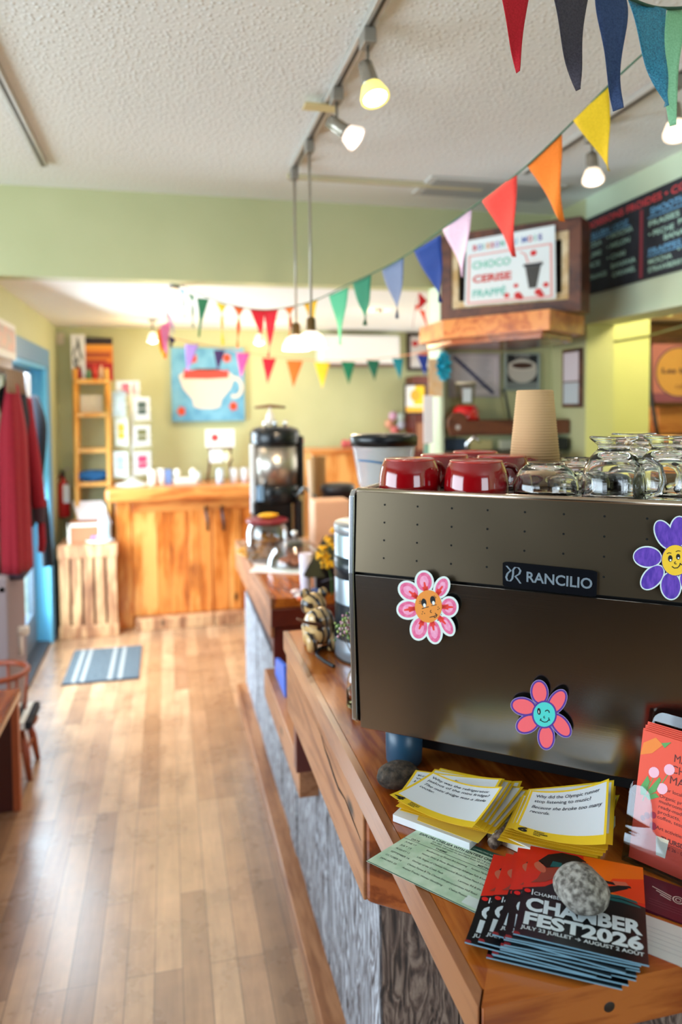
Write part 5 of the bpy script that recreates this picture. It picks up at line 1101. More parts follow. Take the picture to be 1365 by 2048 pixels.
for k, (x, y, hw, hh_, tw, c1_, c2_) in enumerate(cc_):
    c_ = onY(x, y, 5.74 if tw else 5.80); ax = V((math.cos(tw), math.sin(tw), 0)); f4 = frame(c_, ax, (0, -.12, 1)); a, b = hw * s_, hh_ * s_
    mb = MB(); slab(mb, [(-a, -b), (a, -b), (a, b), (-a, b)], f4, -.004, 0, C(*[int(v * .86) for v in c1_], .5)); mb.shape([(-a * .5, -b * .5), (a * .5, -b * .5), (a * .5, b * .6), (-a * .5, b * .6)], f4, C(*c2_, .5), .0015)
    mb.build('greeting_card', None, ['pale card in the upper left pocket of the revolving rack', 'cream card with orange spot, middle left pocket of the rack', 'striped grey card, bottom left pocket of the rack', 'card with pink flowers in the top pocket of the rack', 'card with dark picture, upper right pocket of the rack', 'card with olive picture, middle right pocket of the rack', 'card with pink picture, bottom right pocket of the rack'][k], 'card', 'greeting cards on the revolving rack')
    wm = MB()
    for v_ in (-b * 1.06, 0, ): wm.tube([f4(-a * 1.1, v_, -.006), f4(-a * 1.1, v_, .010), f4(a * 1.1, v_, .010), f4(a * 1.1, v_, -.006), V((q.x, q.y, f4(0, v_, 0).z))], .0022, WW, 5)
    wm.build('wire_pocket', sp)
# painting of a cup
pa = onY(344, 843, YF); pb = onY(487, 697, YF); PTG = thing('cup_painting', ((pa.x + pb.x) / 2, YF - .03, pa.z), 'square blue canvas painted with a white cup and red leaves', 'painting')
MB().box(pa.x, pb.x, YF - .05, YF - .001, pa.z, pb.z, noisy('blue_canvas', (84, 146, 182), (118, 176, 204), 9, .8)).build('canvas', PTG, bevel=.003)
fp2 = frame((pa.x, YF - .0505, pa.z), (1, 0, 0), (0, 0, 1)); PW, PH = pb.x - pa.x, pb.z - pa.z; pf = lambda u, v, l=0: fp2(u * PW, v * PH, l)
mb = MB(); CREAM = C(216, 202, 188, .7); ORR = C(204, 66, 26, .7)
mb.shape([(.10, .62), (.16, .66), (.80, .66), (.86, .60), (.80, .44), (.68, .30), (.66, .20), (.58, .17), (.38, .17), (.30, .20), (.28, .30), (.16, .44)][::-1], pf, CREAM, .001)
hp_ = ell(.86, .46, .10, .125, 0, 24, -1.9, 1.7); mb.stroke(hp_, .045, pf, CREAM, .0008)
mb.shape([(.16, .58), (.18, .71), (.30, .69), (.50, .71), (.74, .69), (.78, .70), (.78, .59), (.50, .575)][::-1], pf, C(196, 66, 54, .7), .002); mb.shape([(.26, .69), (.36, .715), (.60, .715), (.72, .69), (.5, .68)][::-1], pf, C(96, 50, 40, .7), .003)
for x, y in ((.13, .14), (.84, .20), (.76, .86), (.30, .85)):
    mb.shape([(x + (.07 if k % 2 else .045) * math.cos(k / 10 * 2 * PI), y + (.075 if k % 2 else .05) * math.sin(k / 10 * 2 * PI)) for k in range(10)], pf, ORR, .002)
mb.build('painted_cup', PTG)
# wall mounted air conditioner
a = onY(641, 733, 5.95); b = onY(802, 670, 5.95); ac = thing('air_conditioner', ((a.x + b.x) / 2, 6.05, a.z), 'long white wall air conditioner high on the far wall', 'air conditioner')
MB().box(a.x, b.x, 5.95, YF - .001, a.z + .02, b.z, C(232, 230, 226, .4)).build('housing', ac, bevel=.03); MB().box(a.x + .03, b.x - .03, 5.962, 6.1, a.z, a.z + .035, C(120, 96, 84, .5)).build('louver', ac, bevel=.004)
# framed pictures and posters on the far wall near the pillar
def wallpic(x0, y0, x1, y1, Y, name, label, cat, fcol=None, fw_=.02, bg_=(230, 226, 220), art=None, depth=.02, pillar=False):
    a = onY(x0, y1, Y); b = onY(x1, y0, Y); t = thing(name, ((a.x + b.x) / 2, Y, a.z), label, cat)
    W_, H__ = b.x - a.x, b.z - a.z; f_ = frame((a.x, Y - depth, a.z), (1, 0, 0), (0, 0, 1)); g_ = lambda u, v, l=0: f_(u * W_, v * H__, l)
    mb = MB(); i = fw_ if fcol else 0
    mb.box(a.x + i, b.x - i, Y - depth * .6, Y, a.z + i, b.z - i, C(*bg_, .6))
    g2_ = lambda u, v, l=0: frame((a.x, Y - depth * .6, a.z), (1, 0, 0), (0, 0, 1))(u * W_, v * H__, l)
    if art: art(mb, g2_)
    mb.build('print', t)
    if fcol:
        mb = MB()
        for q_ in ((a.x, b.x, a.z, a.z + fw_), (a.x, b.x, b.z - fw_, b.z), (a.x, a.x + fw_, a.z + fw_, b.z - fw_), (b.x - fw_, b.x, a.z + fw_, b.z - fw_)): mb.box(q_[0], q_[1], Y - depth, Y, q_[2], q_[3], C(*fcol, .4) if not isinstance(fcol, bpy.types.Material) else fcol)
        mb.build('frame', t, bevel=.002)
    return t
def art1(mb, g): mb.shape(ell(.22, .72, .09, .08), g, C(206, 44, 40, .6), .001); mb.shape([(.25, .42), (.5, .52), (.9, .50), (.9, .40)], g, C(226, 130, 96, .6), .001)
wallpic(814, 667, 886, 742, YF - .005, 'framed_print', 'dark framed pale print with red spot behind the pillar', 'picture', (52, 34, 28), .03, (232, 226, 222), art1)
def art2(mb, g): mb.shape([(.42, .30), (.95, .30), (.95, .95), (.50, .95)], g, C(246, 196, 30, .6), .001); mb.shape(ell(.50, .62, .22, .20), g, C(226, 160, 40, .6), .002); mb.shape([(.08, .06), (.92, .06), (.92, .24), (.08, .24)], g, C(240, 180, 50, .6), .001)
wallpic(808, 768, 852, 828, 5.86, 'framed_print', 'small black framed yellow and white poster on the dark cabinet', 'picture', (30, 28, 32), .014, (228, 228, 226), art2)
a = onY(829, 912, 5.9); b = onY(872, 752, 5.9); MB().box(a.x, b.x, 5.9, 6.13, 0, b.z, DARKRED).box(a.x + .02, b.x, 5.885, 5.9, a.z + .05, a.z + .28, C(150, 100, 70, .6)).build('tall_cabinet', None, 'tall dark red brown cabinet behind the pillar', 'cabinet', bevel=.004)
for k, (x, y, c_) in enumerate(((787, 832, (222, 176, 206)), (803, 834, (196, 214, 206)), (779, 848, (232, 168, 140)), (804, 850, (190, 196, 216)), (790, 860, (226, 130, 130)))):
    c__ = onY(x, y, YF - .03); MB().ball((c__.x, c__.y, c__.z), (.040, .022, .040), C(*c_, .6), 16, 10).build('paper_pompom', None, ['lilac', 'mint', 'peach', 'pale blue', 'pink'][k] + ' paper pompom in the small cluster on the far wall', 'decoration', 'paper pompoms on the far wall')
# orange cabinet beyond the worktop
a = onY(626, 970, 5.55); b = onY(735, 905, 5.55); oc = thing('pine_cabinet', ((a.x + b.x) / 2, 5.7, 0), 'orange pine cabinet standing beyond the coffee dispenser', 'cabinet')
MB().box(a.x, b.x, 5.55, 5.95, 0, b.z, PINEZ).build('body', oc, bevel=.01); MB().box(a.x - .03, b.x + .03, 5.52, 5.97, b.z, b.z + .03, ORANGEWOOD).build('top', oc, bevel=.006)
for k in range(3): c_ = onY(690 + k * 12, 897, 5.7); MB().ball((c_.x, 5.7, b.z + .03 + .035), (.03, .03, .035), C(196, 90, 90, .5), 12, 8).build('red_cup', None, 'small red cup on the pine cabinet, %s of three' % ['leftmost', 'middle', 'rightmost'][k], 'cup', 'red cups on the pine cabinet')
# ladder shelf
ls_ = thing('ladder_shelf', (onY(180, 1000, 6.0).x, 6.0, 0), 'narrow golden pine ladder shelf in the far corner', 'shelf')
L0, L1 = onY(150, 737, 5.95), onY(213, 737, 5.95); B0, B1 = onY(156, 1100, 5.90), onY(222, 1100, 5.90)
for a, b in ((L0, B0), (L1, B1)):
    d_ = (b - a) / (b.z - a.z); f0 = a + d_ * (0 - a.z)
    for yy in (0, .14): MB().tube([V((f0.x, f0.y - .02 + yy, .0)), V((a.x, a.y + yy, a.z))], .018, GOLDPINE, 8).build('post', ls_)
for y in (763, 830, 901, 968):
    z_ = onY(180, y, 5.95).z; MB().box(L0.x + .0, L1.x + .02, 5.92, 6.10, z_ - .018, z_ + .018, GOLDPINE).build('shelf_board', ls_, bevel=.003)
zt = onY(180, 763, 5.95).z + .018
def art3(mb, g): mb.shape([(0, .72), (1, .72), (1, .84), (0, .84)], g, C(226, 150, 50, .6), .001); mb.shape([(0, .42), (1, .42), (1, .72), (0, .72)], g, C(214, 120, 36, .6), .001); mb.shape([(0, .84), (1, .84), (1, 1), (0, 1)], g, C(40, 24, 26, .6), .001); mb.stroke([(.12, .60), (.9, .60)], .10, g, C(160, 70, 30, .6), .002); mb.stroke([(.15, .46), (.8, .46)], .05, g, C(150, 30, 30, .6), .002)
wallpic(164, 676, 225, 762, 6.05, 'record_sleeve', 'red and orange sleeve propped on the ladder shelf top', 'poster', None, 0, (168, 22, 32), art3)
def art4(mb, g):
    for k in range(9): mb.shape(ell(random.uniform(.2, .8), .08 + k * .09, .16, .06, random.uniform(-1, 1), 8), g, C(40, 42, 50, .6), .001)
wallpic(144, 669, 170, 760, 6.02, 'photo_poster', 'black and white poster beside the red sleeve on the ladder shelf', 'poster', None, 0, (222, 222, 224), art4)
for k, (x, r, h_, c_, lab) in enumerate(((158, .018, .10, (150, 30, 40), 'dark red'), (168, .016, .14, (206, 210, 220), 'pale'), (178, .022, .085, (86, 128, 90), 'green'), (190, .018, .12, (210, 60, 50), 'bright red'), (203, .022, .11, (226, 190, 160), 'peach'))):
    q = V((onY(x, 760, 5.97).x, 5.97, zt)); MB().lathe([(r, 0), (r, h_ * .6), (r * .5, h_ * .75), (r * .5, h_ * .9), (0, h_)], q, C(*c_, .4), 14).build('small_bottle', None, lab + ' little bottle on top of the ladder shelf', 'bottle', 'little bottles on the ladder shelf')
z2 = onY(180, 830, 5.95).z + .019; q = onY(183, 811, 6.0); MB().box(q.x - .08, q.x + .08, 6.0, 6.008, z2, z2 + .135, noisy('speckled_card', (236, 230, 214), (206, 196, 170), 80, .7)).build('notice_card', None, 'small speckled white card on the second ladder shelf', 'card')
z3 = onY(180, 968, 5.95).z + .019; q = onY(186, 955, 5.97); MB().ball((q.x, 5.97, z3 + .045), (.125, .06, .045), C(28, 92, 148, .8), 24, 14, lump=.35, ls=2.2, seed=8).build('folded_cloth', None, 'bundled blue cloth on the lowest visible ladder shelf', 'cloth')
# fire extinguisher
q = onY(128, 1035, 6.02); fe = thing('fire_extinguisher', q, 'red fire extinguisher hanging beside the blue door', 'fire extinguisher')
zt_ = onY(128, 955, 6.02).z - q.z; MB().lathe([(.035, 0), (.05, .01), (.05, zt_ * .72), (.04, zt_ * .85), (.018, zt_ * .92), (.018, zt_), (0, zt_)], q, C(190, 26, 34, .3, 0, .5), 24).build('cylinder', fe)
mb = MB(); mb.tube([q + V((0, 0, zt_)), q + V((0, 0, zt_ + .05))], .014, C(30, 30, 32, .4), 8); mb.tube([q + V((-.02, 0, zt_ + .05)), q + V((.05, 0, zt_ + .07))], .008, STEEL, 6); mb.build('valve', fe)
mb = MB(); mb.box(q.x + .004, q.x + .05, q.y - .0515, q.y - .03, q.z + .12, q.z + .26, C(226, 232, 240, .5)); mb.build('label', fe)
MB().tube([q + V((-.01, -.02, zt_ + .03)), q + V((-.07, -.03, zt_ * .8)), q + V((-.075, -.03, zt_ * .3)), q + V((-.06, -.03, .02))], .009, C(110, 16, 24, .4), 8).build('hose', fe)
p = onY(120, 678, YF); MB().box(p.x - .022, p.x + .03, YF - .03, YF - .001, p.z - .045, p.z + .045, C(226, 210, 190, .5)).build('thermostat', None, 'small beige sensor box high in the far corner', 'sensor', bevel=.004)
# slatted crate with things on it
cr = thing('slatted_crate', (-.56, 5.68, 0), 'tall wooden crate with upright slats beside the blue door', 'crate')
x0, x1 = onY(119, 1265, 5.53).x, onY(238, 1265, 5.53).x; zc_ = onY(180, 1090, 5.53).z
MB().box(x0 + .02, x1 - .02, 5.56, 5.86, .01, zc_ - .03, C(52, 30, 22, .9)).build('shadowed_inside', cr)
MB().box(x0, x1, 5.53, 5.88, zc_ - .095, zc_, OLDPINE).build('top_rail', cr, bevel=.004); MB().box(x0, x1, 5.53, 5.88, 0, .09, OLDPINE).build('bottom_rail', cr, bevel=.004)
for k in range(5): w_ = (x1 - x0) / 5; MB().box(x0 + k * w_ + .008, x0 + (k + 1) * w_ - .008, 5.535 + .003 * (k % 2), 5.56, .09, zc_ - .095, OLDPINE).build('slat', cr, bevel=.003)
q = V((onY(165, 1085, 5.66).x, 5.66, zc_)); cx_ = thing('cardboard_box', q, 'open cardboard box with a raised white lid on the crate', 'box')
a = onY(137, 1083, 5.6); b = onY(202, 1046, 5.6); MB().box(a.x, b.x, 5.6, 5.82, zc_, b.z, C(176, 112, 78, .8)).build('body', cx_, bevel=.002)
mb = MB(); mb.box(a.x - .004, a.x + .014, 5.592, 5.6, zc_, b.z + .004, C(226, 214, 200, .7)); mb.box(a.x, b.x, 5.592, 5.6, b.z - .02, b.z + .004, C(226, 214, 200, .7)); mb.build('trim', cx_)
P = [onY(145, 1003, 5.92), onY(205, 1001, 5.92), onY(224, 1048, 5.78), onY(160, 1050, 5.78)]
mb = MB(); sheet(mb, pmap(*P), C(236, 226, 228, .7), 2, 2, .006); mb.build('lid_flap', cx_, label='raised white lid')
q = V((onY(210, 1085, 5.62).x, 5.62, zc_)); sb = thing('spray_bottle', q, 'pale blue cleaning bottle with white cap on the crate', 'bottle')
MB().lathe([(.040, 0), (.045, .006), (.045, .14), (.038, .17), (.016, .20), (.016, .215), (0, .215)], q, C(196, 222, 236, .3), 20).build('body', sb); MB().lathe([(.018, .205), (.020, .23), (.012, .25), (.008, .275), (0, .277)], q, C(240, 240, 240, .4), 16).build('cap', sb)
q = V((onY(200, 1088, 5.56).x, 5.59, zc_)); MB().lathe([(.05, 0), (.085, .010), (.10, .022), (.097, .024), (.08, .014), (0, .008)], q, C(236, 238, 242, .4), 24, squash=(1, .5)).build('white_dish', None, 'white dish at the front edge of the crate top', 'dish')
for k, c_ in enumerate(((232, 110, 160), (236, 150, 190), (110, 120, 160))): MB().ball(q + V((-.045 + k * .03, 0, .035)), (.022, .016, .022), C(*c_, .5), 12, 8, lump=.3, seed=k).build('wrapped_treat', None, ['deep pink wrapped treat in the white dish', 'light pink wrapped treat in the white dish', 'grey blue wrapped treat in the white dish'][k], 'treat')
# door mat
mtl = thing('door_mat', (-.43, 4.93, 0), 'grey blue door mat with pairs of white stripes', 'mat'); cs, sn = math.cos(.06), math.sin(-.06)
def mat_m():
    return noisy('mat_grey', (62, 72, 80), (92, 100, 106), 160, .95, .5)
MG = mat_m(); mb = MB(); x0, x1, y0, y1 = -.645, -.20, 4.61, 5.24
mb.box(x0, x1, y0, y1, .0005, .009, MG); mb.build('pile', mtl, bevel=.002)
mb = MB()
for xs in (-.595, -.545, -.385, -.325): mb.box(xs, xs + .024, y0 + .004, y1 - .004, .0092, .0098, C(140, 140, 138, .9))
mb.build('stripes', mtl)
MB().box(x0 - .004, x1 + .004, y0 - .006, y0 + .004, .0005, .0105, C(40, 48, 66, .8)).build('border', mtl)
# radiator
rd = thing('radiator', (XL + .07, 4.0, .08), 'ribbed grey column radiator under the coats', 'radiator')
mb = MB()
for k in range(14): mb.box(XL + .02, XL + .075, 3.74 + k * .031, 3.763 + k * .031, .10, .86, C(146, 130, 132, .4))
mb.build('fins', rd, bevel=.012, kind='stuff')
mb = MB()
for z_ in (.16, .80): mb.tube([V((XL + .05, 3.74, z_)), V((XL + .05, 4.16, z_))], .014, C(146, 130, 132, .4), 8)
mb.tube([V((XL + .05, 4.14, .001)), V((XL + .05, 4.14, .18))], .012, C(120, 120, 124, .4), 8); mb.tube([V((XL + .07, 3.76, .001)), V((XL + .07, 3.76, .18))], .012, C(120, 120, 124, .4), 8); mb.build('pipes', rd)
v = onX(40, 1262, XL + .08); MB().tube([v + V((-.04, -.0, .0)), v + V((.04, .0, .0))], .024, C(230, 220, 210, .35), 12).tube([v + V((0, 0, .0)), v + V((0, 0, -.12))], .013, C(226, 220, 214, .35), 10).build('valve', rd)
# coats on pegs
pr0 = onX(0, 740, XL + .015); pk = thing('coat_rack', (XL + .02, 4.0, pr0.z - .1), 'brown wooden board with coat pegs beside the blue door', 'coat rack')
MB().box(XL + .021, XL + .045, 3.72, 4.16, pr0.z - .02, pr0.z + .06, C(150, 120, 84, .6)).build('board', pk, bevel=.004)
for k in range(7): MB().tube([V((XL + .045, 3.75 + k * .062, pr0.z)), V((XL + .10, 3.75 + k * .062, pr0.z - .01)), V((XL + .105, 3.75 + k * .062, pr0.z - .12))], .010, C(140, 110, 82, .6), 8).build('peg', pk)
def cloth_body(c, z0, z1, rx, ry, mat, seed, top=.35, folds=.10, lean=(0, 0), name='body'):
    rnd = random.Random(seed); ph = [rnd.uniform(0, 6.28) for _ in range(4)]; rings = []; N_ = 40; M_ = 16
    for i in range(M_ + 1):
        t = i / M_; z_ = z0 + (z1 - z0) * t
        k = 1.0 if t < .72 else 1.0 - (1 - top) * ((t - .72) / .28) ** 1.3
        k *= (1.08 - .10 * t)
        ring = []
        for j in range(N_):
            a = 2 * PI * j / N_; f_ = 1 + folds * (1 - .55 * t) * (math.sin(5 * a + ph[0] + t * 1.2) + .6 * math.sin(9 * a + ph[1] - t)) 
            ring.append(V((c[0] + lean[0] * (1 - t) + rx * k * f_ * math.cos(a), c[1] + lean[1] * (1 - t) + ry * k * f_ * math.sin(a), z_)))
        rings.append(ring)
    return rings
RC = noisy('red_wool', (128, 10, 28), (162, 18, 40), 260, .9, .4); BKC = noisy('black_fleece', (22, 24, 32), (36, 38, 48), 200, .95, .4)
cC = at(45, 930, 4.0); zb_, zt2 = at(45, 1112, 4.0).z, at(45, 765, 4.0).z
rcx, rcy = XL + .085, 3.93
rc = thing('red_coat', (rcx, rcy, zb_), 'long red wool coat hanging on the peg board', 'coat')
MB().loft(cloth_body((rcx, rcy), zb_, zt2 - .02, .058, .13, RC, 1, .45), RC).build('coat_body', rc)
def sleeve(P, R__, mat, name, par, lab=None):
    mb = MB(); mb.tube(smooth(P, 5), [R__[0] + (R__[1] - R__[0]) * i / (5 * (len(P) - 1)) for i in range(5 * (len(P) - 1) + 1)], mat, 14); return mb.build(name, par, lab)
S1 = V((rcx - .01, rcy - .02, zt2 - .12))
sl0 = [at(48, 800, 3.92), at(60, 880, 3.86), at(72, 960, 3.84), at(79, 1015, 3.84)]
sleeve(sl0, (.040, .034), RC, 'sleeve', rc)
sleeve([at(79, 1012, 3.84), at(80, 1045, 3.84)], (.030, .026), C(70, 50, 58, .9), 'cuff', rc, 'grey knitted cuff')
MB().tube([at(82, 1040, 3.86), at(84, 1085, 3.87), at(82, 1104, 3.87)], [.018, .020, .018], RC, 10).build('coat_hem', rc)
c_ = at(14, 800, 3.84); c_ = onX(19, 803, -.765); MB().ball(c_, (.050, .06, .105), noisy('black_fur', (12, 14, 22), (34, 36, 46), 120, 1, .8), 24, 18, lump=.25, ls=3, seed=3).build('fur_hood', rc, label='black fur hood')
MB().box(rcx - .05, rcx + .055, rcy - .13, rcy + .12, zb_ - .035, zb_ + .004, C(60, 44, 56, .9)).build('lining_hem', rc, bevel=.02)
bk_ = thing('dark_jacket', (XL + .16, 4.33, at(60, 1140, 4.3).z), 'dark navy jacket hanging behind the red coat', 'jacket')
z0_, z1_ = at(70, 1010, 4.35).z, at(60, 770, 4.35).z
MB().loft(cloth_body((XL + .075, 4.16), z0_ - .05, z1_, .055, .10, BKC, 5, .35), BKC).build('jacket_body', bk_)
sleeve([at(62, 800, 4.22), at(78, 850, 4.15), at(76, 920, 4.12), at(68, 985, 4.12)], (.045, .035), BKC, 'sleeve', bk_)
sleeve([at(84, 1000, 4.2), at(91, 1070, 4.2), at(96, 1132, 4.2)], (.030, .030), C(18, 20, 28, .9), 'trouser_leg' if False else 'long_sleeve', bk_)
# picture and note at the top left
def xpic(y0, y1, z0, z1, label):
    t = thing('framed_photo', (XL + .05, (y0 + y1) / 2, z0), label, 'picture'); W_ = C(222, 220, 216, .5)
    MB().box(XL + .022, XL + .045, y0, y1, z0, z1, W_).build('frame', t, bevel=.004); MB().box(XL + .045, XL + .047, y0 + .03, y1 - .04, z0 + .04, z1 - .03, noisy('photo_pinkish', (206, 140, 140), (150, 156, 164), 22, .4)).build('print', t)
a = onX(27, 722, XL + .03); b = onX(18, 648, XL + .03); xpic(3.70, a.y, a.z, b.z, 'white framed photograph hanging above the coat pegs')
MB().tube([V((XL + .03, 3.86, b.z)), V((XL + .012, 3.9, HF - .12)), V((XL + .004, 3.92, HF - .05))], .002, C(150, 140, 110, .6), 5).build('hanging_cord', None, 'thin cord rising above the framed photograph', 'cord')
a = onX(43, 757, XL + .06); MB().box(XL + .03, XL + .10, a.y - .03, a.y + .05, a.z - .12, a.z + .03, C(232, 238, 240, .4)).build('white_fixture', None, 'small white rounded fixture at the door head behind the coats', 'fixture', bevel=.02)
c_ = onX(80, 876, XL + .02); MB().tube([V((XL - .05, 5.45, c_.z)), V((XL - .05, 5.47, c_.z))], .045, C(236, 180, 214, .5), 20).build('round_decal', None, 'small pink round decal on the blue door lining', 'decal')
# table and chair at the left edge
tt = thing('wooden_table', (-1.0, 3.1, 0), 'red brown wooden table at the left edge of the aisle', 'table'); TZ = .50
e0, e1 = onZ(42, 1375, TZ), onZ(2, 1500, TZ)
mb = MB(); X1 = e0.x; mb.box(-1.7, X1, e1.y - .9, e0.y, TZ - .035, TZ, REDWOOD); mb.build('top', tt, bevel=.008)
MB().box(X1 - .42, X1 - .035, e0.y - .045, e0.y - .02, 0.0, TZ - .036, C(70, 26, 20, .4)).build('end_panel', tt, bevel=.003)
for x_, y_ in ((X1 - .02, e0.y - .03), (-1.66, e0.y - .05), (X1 - .05, e1.y - .85), (-1.66, e1.y - .85)): MB().box(x_ - .014, x_ + .014, y_ - .02, y_ + .02, .0, TZ - .036, C(168, 84, 48, .4)).build('leg', tt, bevel=.003)
CW = C(150, 66, 34, .35); sx, sy, SZ = -.735, 3.56, .235
ch = thing('wooden_chair', (sx, sy, 0), 'low wooden child chair with curved arm rail behind the table', 'chair')
mb = MB(); mb.lathe([(.10, SZ - .02), (.125, SZ - .014), (.13, SZ - .006), (.12, SZ), (0, SZ)], (sx, sy, 0), CW, 32); mb.build('seat', ch)
for dx, dy in ((.085, -.085), (.085, .085), (-.085, -.085), (-.085, .085)): MB().tube([V((sx + dx * .8, sy + dy * .8, SZ - .015)), V((sx + dx * 1.05, sy + dy * 1.05, .12)), V((sx + dx * 1.25, sy + dy * 1.25, .0))], [.012, .017, .011], CW, 10).build('leg', ch)
MB().tube([V((sx + .09, sy - .09, .12)), V((sx + .09, sy + .09, .12))], .008, CW, 8).build('stretcher', ch); MB().tube([V((sx + .09, sy - .09, .13)), V((sx - .09, sy - .09, .13))], .008, CW, 8).build('stretcher', ch)
arc = [V((sx - .04 + .13 * math.cos(a), sy + .13 * math.sin(a), .465)) for a in [math.radians(-100 + k * 20) for k in range(11)][::-1]]; MB().tube([V((p.x, p.y, p.z)) for p in arc], .013, CW, 10).build('arm_rail', ch)
for k in (1, 4, 7, 9): p = arc[k]; MB().tube([V((sx + (p.x - sx) * .8, sy + (p.y - sy) * .8, SZ - .004)), p], .007, CW, 8).build('spindle', ch)
cu = thing('seat_cushion', (sx, sy, SZ), 'striped black and white seat cushion on the chair', 'cushion')
mb = MB(); 
for k in range(9): mb.box(sx - .12 + k * .0267, sx - .12 + (k + 1) * .0267, sy - .12, sy + .12, SZ + .001, SZ + .036, C(230, 226, 220, .9) if k % 2 else C(34, 34, 40, .9))
mb.build('pad', cu, bevel=.003)

# ================================================================== MENU WALL, NOOK AND KITCHEN
# chalkboard on the menu wall
A = onX(1172, 440, XR - .02); B = onX(1172, 590, XR - .02); y_a = A.y; z_b, z_t = B.z, A.z; YL = 2.3
cbd = thing('chalkboard', (XR - .02, (y_a + YL) / 2, z_b), 'black chalkboard menu of cold drinks on the right wall', 'menu board')
mbr = MB().box(XR - .022, XR - .001, YL, y_a, z_b, z_t, noisy('slate', (24, 26, 34), (38, 40, 50), 12, .7)); mbb = mbg = mbr
fb = frame((XR - .0225, y_a, z_b), (0, -1, 0), (0, 0, 1)); BW, BH = y_a - YL, z_t - z_b; bm = lambda u, v, l=0: fb(u * 1.15, v * BH, l)
CR_ = C(216, 66, 70, .8); CB_ = C(112, 172, 214, .8); CG_ = C(176, 214, 196, .8); mbr.text('BOISSONS FROIDES \u2022 COLD DRINKS', bm, .02, .855, .115, CR_, bold=.02, width=.94)
mbb.text('SLUSH 12OZ', bm, .05, .72, .085, CB_, bold=.02, width=.27); mbb.stroke([(.05, .695), (.33, .695)], .012, bm, CB_)
for t, u, v, w_ in (('COLA', .03, .60, .10), ('\u2022 MOCHA', .17, .62, .18), ('LIME', .03, .47, .10), ('\u2022 MELON', .17, .50, .16), ('ICE', .04, .34, .08), ('\u2022 CHAI', .17, .36, .13), ('ORANGE', .03, .18, .14), ('BANANA', .20, .24, .17), ('CARAMEL', .21, .13, .16)): mbg.text(t, bm, u, v, .085, CG_, bold=.015, width=w_)
mbb.text('SMOOTHIES', bm, .46, .72, .11, CB_, bold=.02, width=.26); mbb.stroke([(.45, .69), (.74, .69)], .012, bm, CB_)
for t, u, v, w_ in (('FRAISES', .45, .59, .18), ('\u2022 FRAMBOISE', .66, .62, .25), ('\u2022 PECHE', .45, .47, .15), ('MANGUE', .62, .50, .2), ('BANANE', .54, .38, .17), ('CERISE', .86, .50, .12)): mbg.text(t, bm, u, v, .085, CG_, bold=.015, width=w_)
mbb.text('FRAPPES', bm, .45, .27, .09, CB_, bold=.02, width=.19); mbb.stroke([(.45, .25), (.65, .25)], .012, bm, CB_)
for t, u, v, w_ in (('MOCHA', .45, .155, .14), ('\u2022 ORGANIC', .62, .20, .22), ('STRAWBERRY', .45, .06, .21), ('LEMONADE', .68, .09, .2)): mbg.text(t, bm, u, v, .08, CG_, bold=.015, width=w_)
mbr.shape([(.395, .02), (.415, .02), (.415, .82), (.395, .82)], bm, C(140, 52, 62, .8), .0002); mbr.build('lettered_board', cbd)
# boxed frame with the drink sign, set diagonally in the corner
Ta = at(882, 480, 3.70); Tb = at(1163, 447, 3.33); Bz = at(882, 641, 3.70).z
ux = V((Tb.x - Ta.x, Tb.y - Ta.y, 0)).normalized(); WD = V((Tb.x - Ta.x, Tb.y - Ta.y, 0)).length; HT = Ta.z + .02 - Bz
bf_ = frame(V((Ta.x, Ta.y, Bz)), ux, Z3); fsgn = 1 if (bf_(0, 0, 1) - bf_(0, 0, 0)).dot(CAMPOS - Ta) > 0 else -1
bxm = lambda u, v, l=0: bf_(u, v, l * fsgn)
# shelf below it
sh = thing('corner_shelf', V((Ta.x + .3, Ta.y + .05, Bz - .12)), 'thick orange wooden corner shelf carrying the brown boxed sign', 'shelf')
Pz = Bz - .003; p1 = at(887, 645, 3.66); p2 = at(1101, 634, 3.26); p3 = at(1170, 640, 3.55); p4 = V((min(p3.x, XR - .002), YS - .003, 0)); p5 = V((p1.x, YS - .003, 0)); hS = p1.z - at(887, 690, 3.66).z
pts = [(p1.x, p1.y), (p2.x, p2.y), (min(p3.x, XR - .004), p3.y), (p4.x, p4.y), (p5.x, p5.y)]
MB().prism(pts, Pz - hS * .82, Pz, ORANGEWOOD).build('board', sh, bevel=.006)
c_ = V((sum(p[0] for p in pts) / 5, sum(p[1] for p in pts) / 5)); ins = [(c_.x + (p[0] - c_.x) * .86, c_.y + (p[1] - c_.y) * (.86 if p[1] < YS - .05 else 1)) for p in pts]
MB().prism(ins, Pz - hS * 1.10, Pz - hS * .82 - .001, REDWOOD).build('underside_moulding', sh, bevel=.01)
bxs = thing('boxed_frame', V((Ta.x + ux.x * WD / 2, Ta.y + ux.y * WD / 2, Bz)), 'dark brown boxed frame standing on the corner shelf', 'frame')
mb = MB(); t_ = .055
for a, b, c_, d_ in ((0, WD, 0, t_), (0, WD, HT - t_, HT), (0, t_, t_, HT - t_), (WD - t_, WD, t_, HT - t_)): slab(mb, [(a, c_), (b, c_), (b, d_), (a, d_)], bxm, -.16, 0, DARKWOOD)
slab(mb, [(0, 0), (WD, 0), (WD, HT), (0, HT)], bxm, -.165, -.16, DARKWOOD); mb.build('outer_box', bxs)
mb = MB(); CF = noisy('worn_cream_paint', (206, 170, 112), (240, 222, 184), 14, .6); i0, i1 = t_, t_ + .035
for a, b, c_, d_ in ((i0, WD - i0, i0, i1), (i0, WD - i0, HT - i1, HT - i0), (i0, i1, i1, HT - i1), (WD - i1, WD - i0, i1, HT - i1)): slab(mb, [(a, c_), (b, c_), (b, d_), (a, d_)], bxm, -.03, -.012, CF)
